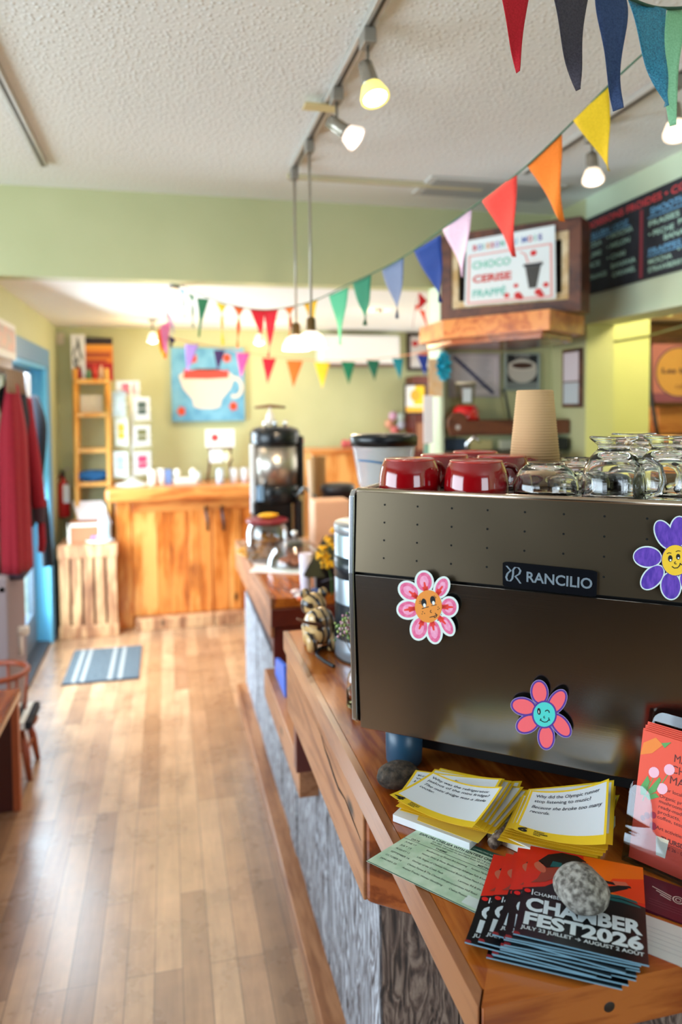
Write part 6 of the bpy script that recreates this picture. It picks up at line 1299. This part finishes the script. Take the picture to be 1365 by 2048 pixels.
mb.build('inner_moulding', bxs, label='worn cream inner moulding'); mb = MB(); slab(mb, [(i1, i1), (WD - i1, i1), (WD - i1, HT - i1), (i1, HT - i1)], bxm, -.06, -.05, C(40, 30, 26, .7)); mb.build('dark_pane', bxs)
sgn = thing('drink_sign', bxm(WD * .45, .03, .01), 'white drink of the month sign with cup drawing leaning in the box', 'sign')
# sign card in local metres: lower left / lower right / upper right / upper left found from the photo on the frame plane
nrm_ = (bf_(0, 0, 1) - bf_(0, 0, 0)) * fsgn; pp = Ta + nrm_ * .012
SP = [onP(x, y, pp, nrm_) for x, y in ((934, 482), (1111, 450), (1113, 597), (930, 612))]
sm_ = quadmap(SP[0], SP[1], SP[2], SP[3], nrm_)
mb = MB(); slab(mb, [(0, 0), (1, 0), (1, 1), (0, 1)], sm_, 0, .004, C(228, 236, 238, .6)); PKB = C(232, 170, 164, .6)
for q_ in (((.03, .02), (.97, .02), (.97, .05), (.03, .05)), ((.03, .74), (.97, .74), (.97, .765), (.03, .765)), ((.03, .05), (.055, .05), (.055, .74), (.03, .74)), ((.945, .05), (.97, .05), (.97, .74), (.945, .74))): mb.shape(list(q_), sm_, PKB, .005)
for t, u, w_, c_ in (('B', .08, .05, (200, 70, 90)), ('O', .14, .05, (90, 110, 180)), ('I', .20, .015, (90, 180, 160)), ('S', .24, .04, (220, 150, 80)), ('S', .29, .04, (200, 70, 90)), ('O', .34, .05, (150, 120, 190)), ('N', .40, .05, (90, 180, 160)), ('D', .49, .045, (90, 110, 180)), ('U', .55, .045, (120, 170, 200)), ('M', .64, .06, (90, 110, 180)), ('O', .71, .05, (200, 70, 90)), ('I', .78, .015, (90, 180, 160)), ('S', .82, .045, (90, 90, 160))): mb.text(t, sm_, u, .83, .11, C(*c_, .6), bold=.04, width=w_, lift=.005)
mb.text('CHOCO', sm_, .08, .55, .15, C(120, 200, 178, .6), bold=.03, width=.44, lift=.005); mb.text('CERISE', sm_, .09, .34, .15, C(206, 62, 56, .6), bold=.04, width=.44, lift=.005); mb.text('FRAPP\u00c9', sm_, .09, .12, .15, C(120, 196, 186, .6), bold=.03, width=.38, lift=.005)
CUPC = C(64, 62, 58, .6); mb.shape([(.68, .48), (.72, .17), (.80, .17), (.85, .48)][::-1], sm_, CUPC, .005); mb.shape([(.66, .48), (.87, .48), (.87, .52), (.66, .52)], sm_, C(40, 40, 44, .6), .006); mb.shape(ell(.765, .52, .09, .06, 0, 12, 0, PI), sm_, C(226, 226, 226, .6), .0055)
mb.stroke([(.71, .54), (.68, .66), (.63, .70)], .018, sm_, C(232, 170, 164, .6), .0058)
for x, y, r_ in ((.77, .66, .035), (.58, .23, .025), (.48, .10, .03), (.60, .09, .04), (.82, .11, .04), (.90, .20, .03), (.63, .06, .03), (.85, .07, .03)): mb.shape(ell(x, y, r_, r_ * 1.2, 0, 12), sm_, C(214, 44, 44, .6), .006)
mb.build('sign_card', sgn)
# certificates, poster and framed notice
def art5(mb, g):
    mb.stroke([(.08, .93), (.86, .10)], .075, g, C(64, 68, 104, .5), .002)
    for k in range(8): mb.stroke([(.18, .84 - k * .09), (.82 - (k % 3) * .05, .84 - k * .09)], .022, g, C(170, 168, 170, .6), .001)
wallpic(897, 707, 998, 795, YS - .002, 'certificate', 'certificate with dark blue diagonal sash on the nook wall', 'certificate', (186, 180, 184), .02, (206, 200, 204), art5)
def art6(mb, g):
    mb.shape([(0, .0), (1, .0), (1, .22), (0, .22)], g, C(126, 134, 130, .6), .0008); mb.shape(ell(.5, .52, .42, .32), g, C(196, 192, 180, .6), .001); mb.shape(ell(.5, .66, .40, .14), g, C(214, 208, 194, .6), .002); mb.shape(ell(.5, .66, .31, .085), g, C(70, 42, 28, .6), .003)
    mb.text('CAFE', g, .28, .88, .10, C(180, 180, 176, .6), bold=.03, width=.44)
wallpic(1008, 706, 1078, 781, YS - .002, 'coffee_poster', 'dark poster of a coffee cup from above on the nook wall', 'poster', (150, 164, 158), .012, (26, 30, 34), art6)
c1_ = onX(1130, 700, XR - .004); c2_ = onX(1170, 686, XR - .004); c3_ = onX(1133, 815, XR - .004)
fn = thing('framed_notice', (XR - .004, (c1_.y + c2_.y) / 2, c3_.z), 'tall dark framed notice beside the kitchen opening', 'picture')
y0_, y1_ = c2_.y + .01, c1_.y; MB().box(XR - .02, XR - .004, y0_, y1_, c3_.z, c1_.z, DARKWOOD).build('frame', fn, bevel=.003)
mb = MB(); zm = (c3_.z + c1_.z) / 2 - .02; mb.box(XR - .022, XR - .02, y0_ + .02, y1_ - .02, zm + .004, c1_.z - .02, C(222, 214, 222, .6)); mb.box(XR - .022, XR - .02, y0_ + .02, y1_ - .02, c3_.z + .02, zm - .004, C(196, 206, 212, .6)); mb.build('notice_sheets', fn)
# dark shelf on the nook wall with popcorn-style dispenser
SY = 3.62; a = onY(900, 872, SY); b = onY(1140, 838, SY); wsf = thing('wall_shelf', ((a.x + b.x) / 2, 3.72, a.z), 'dark brown scroll-ended shelf on the nook wall', 'shelf')
MB().box(a.x + .07, b.x, SY, YS - .001, a.z + .075, b.z - .001, DARKWOOD).box(a.x + .07, b.x, SY, SY + .018, a.z, a.z + .075, DARKWOOD).build('board', wsf, bevel=.003)
mb = MB(); pf_ = [(0, 0), (.08, 0), (.085, .02), (.085, .10), (.05, .125), (.01, .12), (-.015, .09), (-.02, .05), (-.01, .02)]; f6 = frame((a.x + .01, SY - .002, a.z), (1, 0, 0), (0, 0, 1)); slab(mb, pf_, f6, -.02, 0.0, DARKWOOD); mb.shape(ell(.035, .045, .014, .014, 0, 14), f6, C(190, 180, 176, .4), .001); mb.build('scroll_end', wsf)
zsh = b.z; q = V((onY(932, 845, 3.72).x, 3.72, zsh)); s_ = 3.8 / F; bl_ = thing('blender', q, 'small blender with red base and clear jug on the dark shelf', 'blender')
MB().lathe([(29 * s_, 0), (28 * s_, .02), (26 * s_, .055), (21 * s_, .078), (0, .080)], q, C(214, 26, 34, .15, 0, .7), 28).build('base', bl_)
MB().lathe([(17 * s_, .080), (22 * s_, .19), (22.5 * s_, .195), (20.5 * s_, .195), (15.5 * s_, .084)], q, thinglass('jug_plastic', (.92, .92, .88), .3), 28).build('jug', bl_)
MB().box(q.x - .038, q.x + .008, q.y - .058, q.y - .054, q.z + .095, q.z + .17, C(216, 226, 232, .5)).build('jug_label', bl_); MB().lathe([(22 * s_, .196), (21 * s_, .205), (0, .207)], q, C(240, 228, 196, .5), 24).build('jug_lid', bl_)
for k, (x0, y0, x1, y1, c_, lab) in enumerate(((893, 877, 933, 917, (70, 86, 110), 'dark glossy picture frame standing under the nook shelf, leftmost'), (945, 880, 985, 904, (226, 206, 140), 'cream yellow card pinned under the nook shelf'), (1002, 880, 1030, 908, (240, 232, 196), 'pale cream card pinned under the nook shelf beside the paper cup'))):
    a = onY(x0, y1, 3.8); b = onY(x1, y0, 3.8); MB().box(a.x, b.x, 3.8, YS - .001, a.z, b.z, C(*c_, .5)).build('pinned_card' if k else 'small_picture', None, lab, 'card' if k else 'picture', bevel=.003)
a = onY(905, 960, 3.4); b = onY(1150, 905, 3.4); MB().box(px1 + .006, XR - .15, 3.45, YS - .001, 0, b.z, C(70, 58, 44, .5)).build('back_cabinet', None, 'dark back counter in the nook behind the machine', 'cabinet', bevel=.004)
q = V((px1 + .06, 3.55, b.z)); MB().tube([q, q + V((.0, 0, .05)), q + V((.03, -.02, .085)), q + V((.06, -.04, .06))], .009, CHROME, 8).build('faucet', None, 'small curved chrome tap in front of the pillar', 'tap')
pA, pB = onY(1150, 905, 3.6), onY(1104, 860, 3.6); MB().box(onY(1108, 900, 3.6).x, onY(1138, 900, 3.6).x, 3.6, YS - .001, b.z + .001, onY(1120, 876, 3.6).z, C(30, 34, 34, .4)).build('dark_appliance', None, 'dark appliance in the nook right of the paper cup', 'appliance', bevel=.006)
a = onY(1022, 797, 3.75); b = onY(1032, 812, 3.75); MB().tube([V((a.x, 3.76, zsh)), a + V((-.03, 0, .02)), a + V((-.045, 0, .05))], .008, C(60, 66, 60, .5), 8).build('utensil', None, 'dark utensil handle sticking up from the nook shelf', 'utensil')
# pillar: papers and turquoise rosette
pf2 = 3.72; a = onY(849, 887, pf2); b = onY(866, 791, pf2); MB().box(a.x - .004, b.x, pf2 - .006, pf2 - .0005, a.z, b.z, C(246, 244, 248, .5)).build('paper_sheet', None, 'narrow white sheet fixed low on the pillar', 'panel')
a = onY(858, 793, pf2); b = onY(885, 718, pf2); MB().box(a.x, b.x, pf2 - .003, pf2 - .0005, a.z, b.z, noisy('peach_poster', (236, 190, 130), (240, 214, 180), 30, .7)).build('peach_poster', None, 'peach coloured paper strip on the pillar under the rosette', 'poster')
a = onY(848, 925, pf2); b = onY(858, 888, pf2); MB().box(a.x, b.x, pf2 - .006, pf2 - .0005, a.z, b.z, C(150, 200, 184, .5)).build('mint_strip', None, 'mint green strip below the white sheet on the pillar', 'strip')
c_ = onY(885, 733, 3.55); ro = thing('paper_rosette', c_, 'turquoise folded paper rosette hanging at the pillar edge', 'decoration'); mb = MB(); n = 12; f7 = frame(c_, (.93, .3, 0), (0, 0, 1)); TQ = C(40, 190, 222, .55); TQ2 = C(20, 160, 200, .55)
ra, rb = 19 * 3.6 / F, 31 * 3.6 / F
for k in range(n * 2):
    a0 = PI * k / n; a1 = PI * (k + 1) / n; h0_, h1_ = ((.022, .004) if k % 2 else (.004, .022))
    mb.add([f7(0, 0, .004), f7(ra * math.cos(a0), rb * math.sin(a0), h0_), f7(ra * math.cos(a1), rb * math.sin(a1), h1_)], [(0, 1, 2)], TQ if k % 3 else TQ2)
mb.build('folded_disc', ro, solid=.0015); MB().ball(f7(0, 0, .012), (.016, .014, .014), TQ2, 10, 8).build('centre_knot', ro); MB().tube([f7(0, rb, 0), f7(0, rb + .12, 0)], .0015, C(180, 190, 180, .6), 5).build('string', ro)
# kitchen: cable, beam shelf, round shop poster
P = [onY(1176, 712, 3.745), onY(1222, 684, 3.745), onY(1300, 671, 3.745), onY(1368, 652, 3.745)]
MB().tube([p - V((0, .004, 0)) for p in P], .005, C(96, 100, 60, .6), 8).build('wall_cable', None, 'dark cable running across the lime wall and the opening', 'cable')
a = onY(1296, 688, 4.2); b = onY(1440, 632, 4.2); ks = thing('overhead_shelf', ((a.x + b.x) / 2, 4.3, a.z), 'brown wooden overhead shelf in the kitchen', 'shelf')
MB().box(a.x - .02, b.x, 4.2, 4.6, a.z, a.z + .05, DARKWOOD).box(a.x - .02, b.x, 4.45, 4.6, a.z + .05, b.z - .02, C(128, 88, 50, .6)).box(a.x, b.x, 4.3, 4.6, b.z - .02, b.z + .06, C(206, 170, 120, .5)).build('boards', ks, bevel=.004)
def art7(mb, g):
    mb.shape(ell(.30, .52, .27, .44, 0, 40), g, C(110, 60, 110, .5), .001); mb.shape(ell(.30, .52, .255, .415, 0, 40), g, C(236, 172, 92, .5), .002); mb.text('Les brun', g, .10, .50, .13, C(70, 30, 66, .5), bold=.02, width=.42, lift=.004); mb.text('cafe', g, .25, .24, .12, C(150, 90, 60, .5), width=.14, lift=.004); mb.shape([(0, 0), (1, 0), (1, .16), (0, .16)], g, C(156, 84, 110, .5), .0005)
wallpic(1302, 690, 1480, 805, 4.19, 'round_emblem_poster', 'pink poster with large orange disc in the kitchen', 'poster', None, 0, (214, 132, 128), art7)
a = onY(1318, 868, 4.3); b = onY(1470, 812, 4.3); MB().box(a.x, b.x, 4.3, 4.7, a.z, b.z, ORANGEWOOD).build('wooden_crate', None, 'orange wooden crate below the pink poster in the kitchen', 'crate', bevel=.005)
a = onY(1290, 1000, 4.15); b = onY(1480, 868, 4.15); MB().box(a.x, b.x, 4.25, 4.85, 0, b.z, C(96, 78, 66, .5)).build('kitchen_counter', None, 'grey brown kitchen counter beyond the opening', 'counter')
P = [onY(1300, 686, 4.19), onY(1301, 730, 4.12), onY(1302, 780, 4.1), onY(1311, 840, 4.1), onY(1318, 880, 4.1)]; MB().tube(P, .012, C(20, 20, 22, .5), 8).build('black_strap', None, 'black strap hanging at the edge of the lime wall', 'strap')

# ================================================================== LAMPS
TRK = C(196, 192, 184, .35, .3); SHD = glow('lit_shade', (1, .78, .58), .9); BULB = glow('lit_bulb', (1, .93, .80), 14)
def track(name, X, y0, y1, label):
    t = thing(name, (X, (y0 + y1) / 2, HC - .03), label, 'lamp track'); mb = MB()
    mb.box(X - .017, X + .017, y0, y1, HC - .022, HC - .0005, TRK); mb.build('rail', t, bevel=.002)
    mb = MB(); mb.box(X - .005, X + .005, y0 + .01, y1 - .01, HC - .0235, HC - .0222, C(70, 62, 54, .5)); mb.build('slot', t); return t
TX = .567
trk = track('lamp_track', TX, .9, 3.27, 'middle ceiling lamp track carrying spots and two pendants')
track('lamp_track', -.50, .9, 3.45, 'left ceiling lamp track without lamps')
trk2 = track('lamp_track', 1.61, .9, 3.12, 'right ceiling lamp track behind the bunting')
p = onZ(650, 200, HC); MB().box(p.x - .075, p.x + .045, p.y - .03, p.y + .03, HC - .03, HC - .0228, C(224, 206, 150, .5)).build('feed_plate', trk, bevel=.002)
def spot(loc, aim, lab, shade, stem=.075, k=1.0):
    t = thing('track_spotlight', (loc[0], loc[1], HC - .16), lab, 'spotlight', 'track spotlights'); L_ = V(loc); d = V(aim).normalized()
    MB().box(L_.x - .018, L_.x + .018, L_.y - .03, L_.y + .03, HC - .065, HC - .0236, C(150, 144, 134, .4, .3)).build('adapter', t, bevel=.003)
    e = V((L_.x, L_.y, HC - .065 - stem)); MB().tube([V((L_.x, L_.y, HC - .062)), e], .005, C(140, 132, 120, .3, .5), 8).build('stem', t)
    M = Matrix.Translation(e) @ d.to_track_quat('Z', 'Y').to_matrix().to_4x4()
    MB().lathe([(.008, -.035), (.021, -.032), (.023, 0), (.024, .03), (.030, .045)], (0, 0, 0), C(160, 152, 138, .25, .5), 24, M).build('lamp_housing', t)
    MB().lathe([(.028, .042), (.041, .078), (.041, .086), (.034, .086), (.024, .048)], (0, 0, 0), shade, 28, M).build('shade', t, label='lit rim')
    MB().lathe([(.030, .070), (.033, .0835), (0, .0845)], (0, 0, 0), BULB, 24, M).build('bulb', t)
    bulb_light('spot_lamp', e + d * .10, 5 * k, (1, .82, .62), .03, 110, e + d * 1.0)
    return t
def track_pt(x, y): return onZ(x, y, HC - .02)
spot((TX, track_pt(733, 60).y, 0), (.14, -.35, -.9), 'front spotlight with yellow rim on the middle track', glow('yellow_rim', (1, .86, .22), .8))
spot((TX, track_pt(676, 178).y, 0), (.75, -.35, -.62), 'second spotlight with pale rim turned right on the middle track', glow('pale_rim', (1, .80, .66), .8))
q = onY(1190, 330, 1); 
spot((1.61, onX(1185, 300, 1.61).y, 0), (-.12, -.30, -.95), 'spotlight on the right track below the yellow pennant', SHD)
spot((1.61, onX(1352, 75, 1.61).y, 0), (-.18, -.35, -.9), 'spotlight on the right track at the upper right corner', SHD)
def pendant(yy, px, py, lab, k=1):
    sh_ = onX(px, py, TX); t = thing('pendant_lamp', (TX, yy, sh_.z - .03), lab, 'pendant lamp', 'pendant lamps on the middle track')
    MB().box(TX - .016, TX + .016, yy - .025, yy + .025, HC - .07, HC - .0236, C(150, 144, 134, .4, .3)).build('adapter', t, bevel=.003)
    MB().tube([V((TX, yy, HC - .068)), V((TX, yy, sh_.z + .07))], .0055, C(172, 164, 148, .3, .4), 8).build('stem', t)
    o_ = V((TX, yy, sh_.z)); MB().lathe([(.012, .080), (.018, .074), (.019, .035), (.024, .022)], o_, C(126, 98, 60, .3, .7), 20).build('socket', t)
    MB().lathe([(.022, .026), (.044, .012), (.060, -.018), (.062, -.040), (.058, -.040), (.055, -.018), (.040, .008), (.018, .022)], o_, glow('pendant_glass', (1, .84, .72), .9), 32).build('shade', t)
    MB().ball(o_ + V((0, 0, -.018)), (.030, .030, .024), BULB, 16, 10).build('bulb', t)
    bulb_light('pendant_light', o_ + V((0, 0, -.065)), 7 * k, (1, .78, .52), .035)
pendant(3.25, 593, 682, 'pendant lamp with glowing dome shade, the lower left of the pair')
pendant(2.90, 638, 668, 'pendant lamp with glowing dome shade, the right and nearer of the pair')
# far room lamps hung from its low ceiling
def farlamp(px, py, Y, lab, k=1.0, stem=.1):
    p = onY(px, py, Y); t = thing('ceiling_spotlight', (p.x, Y, p.z - .04), lab, 'spotlight', 'spotlights in the far room')
    MB().tube([V((p.x, Y, HF - .001)), V((p.x, Y, p.z + .03))], .006, C(130, 116, 96, .4, .4), 8).build('stem', t); MB().lathe([(.03, -.012), (.03, 0), (0, 0)], (p.x, Y, HF - .001), C(150, 140, 120, .4, .3), 16).build('canopy', t)
    MB().lathe([(.014, .05), (.022, .04), (.034, .012), (.040, -.02), (.036, -.02), (.028, .006)], p, SHD, 20).build('shade', t); MB().ball(p + V((0, 0, -.008)), (.027, .027, .022), BULB, 14, 8).build('bulb', t)
    bulb_light('far_lamp', p + V((0, .02, -.05)), 4.5 * k, (1, .72, .38), .04)
farlamp(349, 596, 4.0, 'bright ceiling spotlight at the hooked end of the pennant strings', .25)
farlamp(306, 678, 5.55, 'ceiling spotlight left of the cup painting', 1.3)
farlamp(519, 682, 5.55, 'ceiling spotlight right of the cup painting', 1.45)
farlamp(757, 604, 4.75, 'ceiling spotlight over the coffee counter', 1.0)
MB().lathe([(.10, -.02), (.11, -.01), (.11, 0), (0, 0)], (2.9, 3.3, HC), C(240, 236, 226, .5), 24).build('kitchen_ceiling_lamp', None, 'flat round ceiling lamp in the kitchen', 'ceiling lamp')
bulb_light('kitchen_light', (2.75, 3.1, 2.4), 17, (1, .86, .56), .12)

# ================================================================== PENNANT STRINGS
def felt(r, g, b): return noisy('felt_%d_%d_%d' % (r, g, b), tuple(max(0, v - 10) for v in (r, g, b)), tuple(min(255, v + 6) for v in (r, g, b)), 300, .85, .25)
def pennant(parent, tl, tr, tip, dl, dr, mat, twist=0.0, curl=.012, ph=0.0, lab=None):
    A_, B_ = at(*tl, dl), at(*tr, dr); T_ = at(*tip, (dl + dr) / 2); n = 16; m = 6
    def fn(u, v):
        t = 1 - v; c = A_.lerp(B_, .5).lerp(T_, t); e = (B_ - A_) * (1 - t); a = twist * math.sin(PI * min(1, t * 1.15)) if twist else 0
        w_ = e.length; ed = e.normalized() if w_ > 1e-6 else (B_ - A_).normalized(); fwd = ed.cross(Z3).normalized(); off = (u - .5) * w_
        cc = c
        if not twist: cc = A_.lerp(T_, t).lerp(B_.lerp(T_, t), .5)
        return cc + (ed * math.cos(a) + fwd * math.sin(a)) * off + fwd * curl * math.sin(PI * t * 1.6 + ph + u * 2.2) * t
    def matf(i, j): return mat
    mb = MB(); mb.grid(fn, m, n, matf); return mb.build('pennant', parent, lab, solid=.0012)
def cordline(name, pts, r, mat, parent): MB().tube(smooth([at(x, y, d) for x, y, d in pts], 5), r, mat, 6).build(name, parent)
# near string, upper right
bn1 = thing('pennant_string', at(1180, 20, 1.25), 'nearest pennant string with red, grey, navy and turquoise felt flags', 'bunting', 'pennant strings')
cordline('cord', [(960, -70, 1.15), (1060, -62, 1.17), (1180, -35, 1.22), (1262, -2, 1.26), (1320, 16, 1.30), (1400, 14, 1.34)], .0028, C(46, 80, 62, .8), bn1)
pennant(bn1, (990, -66), (1068, -58), (1036, 144), 1.15, 1.17, felt(186, 8, 30), 0, .006, .4)
pennant(bn1, (1096, -52), (1182, -32), (1153, 182), 1.18, 1.22, felt(62, 56, 66), 0, .010, 1.2)
pennant(bn1, (1192, -26), (1252, -8), (1237, 219), 1.22, 1.26, felt(46, 66, 104), .5, .012, .2)
pennant(bn1, (1258, 0), (1334, 18), (1327, 216), 1.27, 1.30, noisy('glitter_turquoise', (14, 96, 128), (60, 160, 190), 420, .35, .5), .0, .014, 2.0)
pennant(bn1, (1337, 18), (1364, 18), (1343, 252), 1.31, 1.34, felt(140, 196, 150), .9, .010, 1.0)
# long diagonal string
bn2 = thing('pennant_string', at(900, 480, 2.2), 'long pennant string sweeping from the upper right to the far room lamp', 'bunting', 'pennant strings')
LINE = [(1300, 96, 1.62), (1217, 172, 1.72), (1122, 268, 1.84), (1035, 348, 1.98), (945, 415, 2.15), (880, 462, 2.30), (806, 515, 2.52), (743, 548, 2.78), (690, 572, 3.0), (640, 597, 3.2), (590, 612, 3.35), (530, 620, 3.48), (470, 612, 3.57), (415, 594, 3.64), (375, 576, 3.69), (342, 567, 3.72)]
cordline('cord', LINE, .0026, C(70, 110, 84, .8), bn2)
for tl, tr, tip, dl, dr, col, tw in (((1147, 241), (1218, 171), (1222, 343), 1.80, 1.72, (240, 196, 24), 0), ((1054, 330), (1124, 265), (1126, 443), 1.95, 1.84, (250, 128, 30), 0), ((965, 402), (1034, 347), (1031, 514), 2.10, 1.98, (240, 66, 56), 0), ((886, 460), (944, 414), (929, 555), 2.28, 2.16, (232, 196, 216), 0),
        ((828, 502), (882, 469), (883, 605), 2.46, 2.31, (22, 62, 140), 0), ((764, 541), (808, 515), (797, 637), 2.70, 2.52, (116, 130, 162), 0), ((706, 567), (743, 550), (731, 651), 2.94, 2.80, (46, 132, 98), 0), ((658, 591), (697, 574), (683, 690), 3.15, 3.02, (92, 188, 140), 0),
        ((607, 607), (636, 598), (628, 690), 3.35, 3.24, (250, 188, 24), .3), ((568, 616), (592, 611), (582, 680), 3.4, 3.35, (250, 116, 30), 1.0), ((527, 620), (557, 618), (538, 714), 3.49, 3.43, (222, 26, 44), .2), ((500, 619), (531, 621), (523, 680), 3.53, 3.48, (214, 22, 40), .2),
        ((466, 612), (488, 617), (477, 697), 3.58, 3.54, (250, 98, 26), 1.1), ((431, 604), (453, 610), (447, 690), 3.62, 3.59, (246, 206, 40), 1.1), ((394, 596), (418, 598), (399, 674), 3.66, 3.64, (56, 128, 84), .3), ((376, 586), (389, 592), (388, 655), 3.69, 3.67, (110, 160, 120), 1.0), ((356, 576), (370, 580), (371, 636), 3.71, 3.69, (160, 196, 214), 1.0)):
    pennant(bn2, tl, tr, tip, dl, dr, felt(*col), tw, .012, random.uniform(0, 3))
# flags hanging down at the hooked end
bn3 = thing('pennant_string', at(335, 640, 3.88), 'bunched pennants hanging down at the far lamp end', 'bunting', 'pennant strings')
cordline('cord', [(342, 568, 3.72), (337, 590, 3.78), (338, 640, 3.88), (344, 676, 4.0)], .0022, C(190, 170, 190, .8), bn3)
for tl, tr, tip, col in (((334, 612), (342, 622), (346, 666), (172, 150, 190)), ((322, 652), (340, 640), (332, 706), (246, 140, 190)), ((315, 662), (332, 652), (326, 716), (246, 202, 60)), ((318, 656), (338, 664), (330, 718), (250, 90, 40)), ((340, 672), (350, 678), (343, 695), (50, 36, 90))):
    pennant(bn3, tl, tr, tip, 3.84, 3.90, felt(*col), .5, .01, random.uniform(0, 3))
# small-flag string in the far room
bn4 = thing('pennant_string', at(600, 720, 5.4), 'small-flag pennant string strung low across the far room', 'bunting', 'pennant strings')
cordline('cord', [(344, 676, 4.0), (400, 688, 4.7), (470, 702, 5.1), (560, 715, 5.3), (640, 721, 5.3), (720, 720, 5.2), (800, 712, 5.0), (858, 702, 4.8), (930, 690, 5.4), (1010, 680, 6.3)], .0028, C(228, 150, 110, .8), bn4)
for x0, x1, yt, yb, xt, col, d in ((370, 398, 688, 745, 374, (168, 130, 196), 4.9), (427, 450, 700, 743, 436, (66, 36, 84), 5.0), (473, 500, 706, 756, 482, (240, 90, 160), 5.1), (524, 553, 716, 768, 535, (206, 24, 44), 5.3), (573, 607, 721, 775, 587, (244, 116, 36), 5.3), (629, 661, 724, 776, 645, (248, 204, 44), 5.3), (683, 711, 723, 770, 698, (10, 110, 72), 5.2), (733, 760, 720, 762, 750, (16, 92, 66), 5.1), (784, 808, 716, 760, 801, (18, 128, 140), 5.0), (834, 858, 710, 752, 851, (26, 52, 140), 4.9)):
    pennant(bn4, (x0, yt), (x1, yt + 1), (xt, yb), d, d, felt(*col), 0, .006, random.uniform(0, 3))
# twisted red and orange flag on its own cord by the pillar
bn5 = thing('pennant_string', at(838, 620, 4.2), 'short dangling cord with twisted red and orange pennants beside the pillar', 'bunting', 'pennant strings')
cordline('cord', [(840, 560, 4.2), (839, 584, 4.2), (832, 610, 4.2), (826, 655, 4.2)], .002, C(200, 150, 150, .8), bn5)
pennant(bn5, (838, 584), (856, 602), (840, 618), 4.18, 4.2, felt(206, 26, 40), .1, .006, 1); pennant(bn5, (830, 612), (843, 606), (833, 622), 4.2, 4.2, felt(246, 84, 40), .2, .006, 1); pennant(bn5, (838, 618), (850, 622), (857, 659), 4.2, 4.2, felt(246, 84, 40), .6, .006, 1)
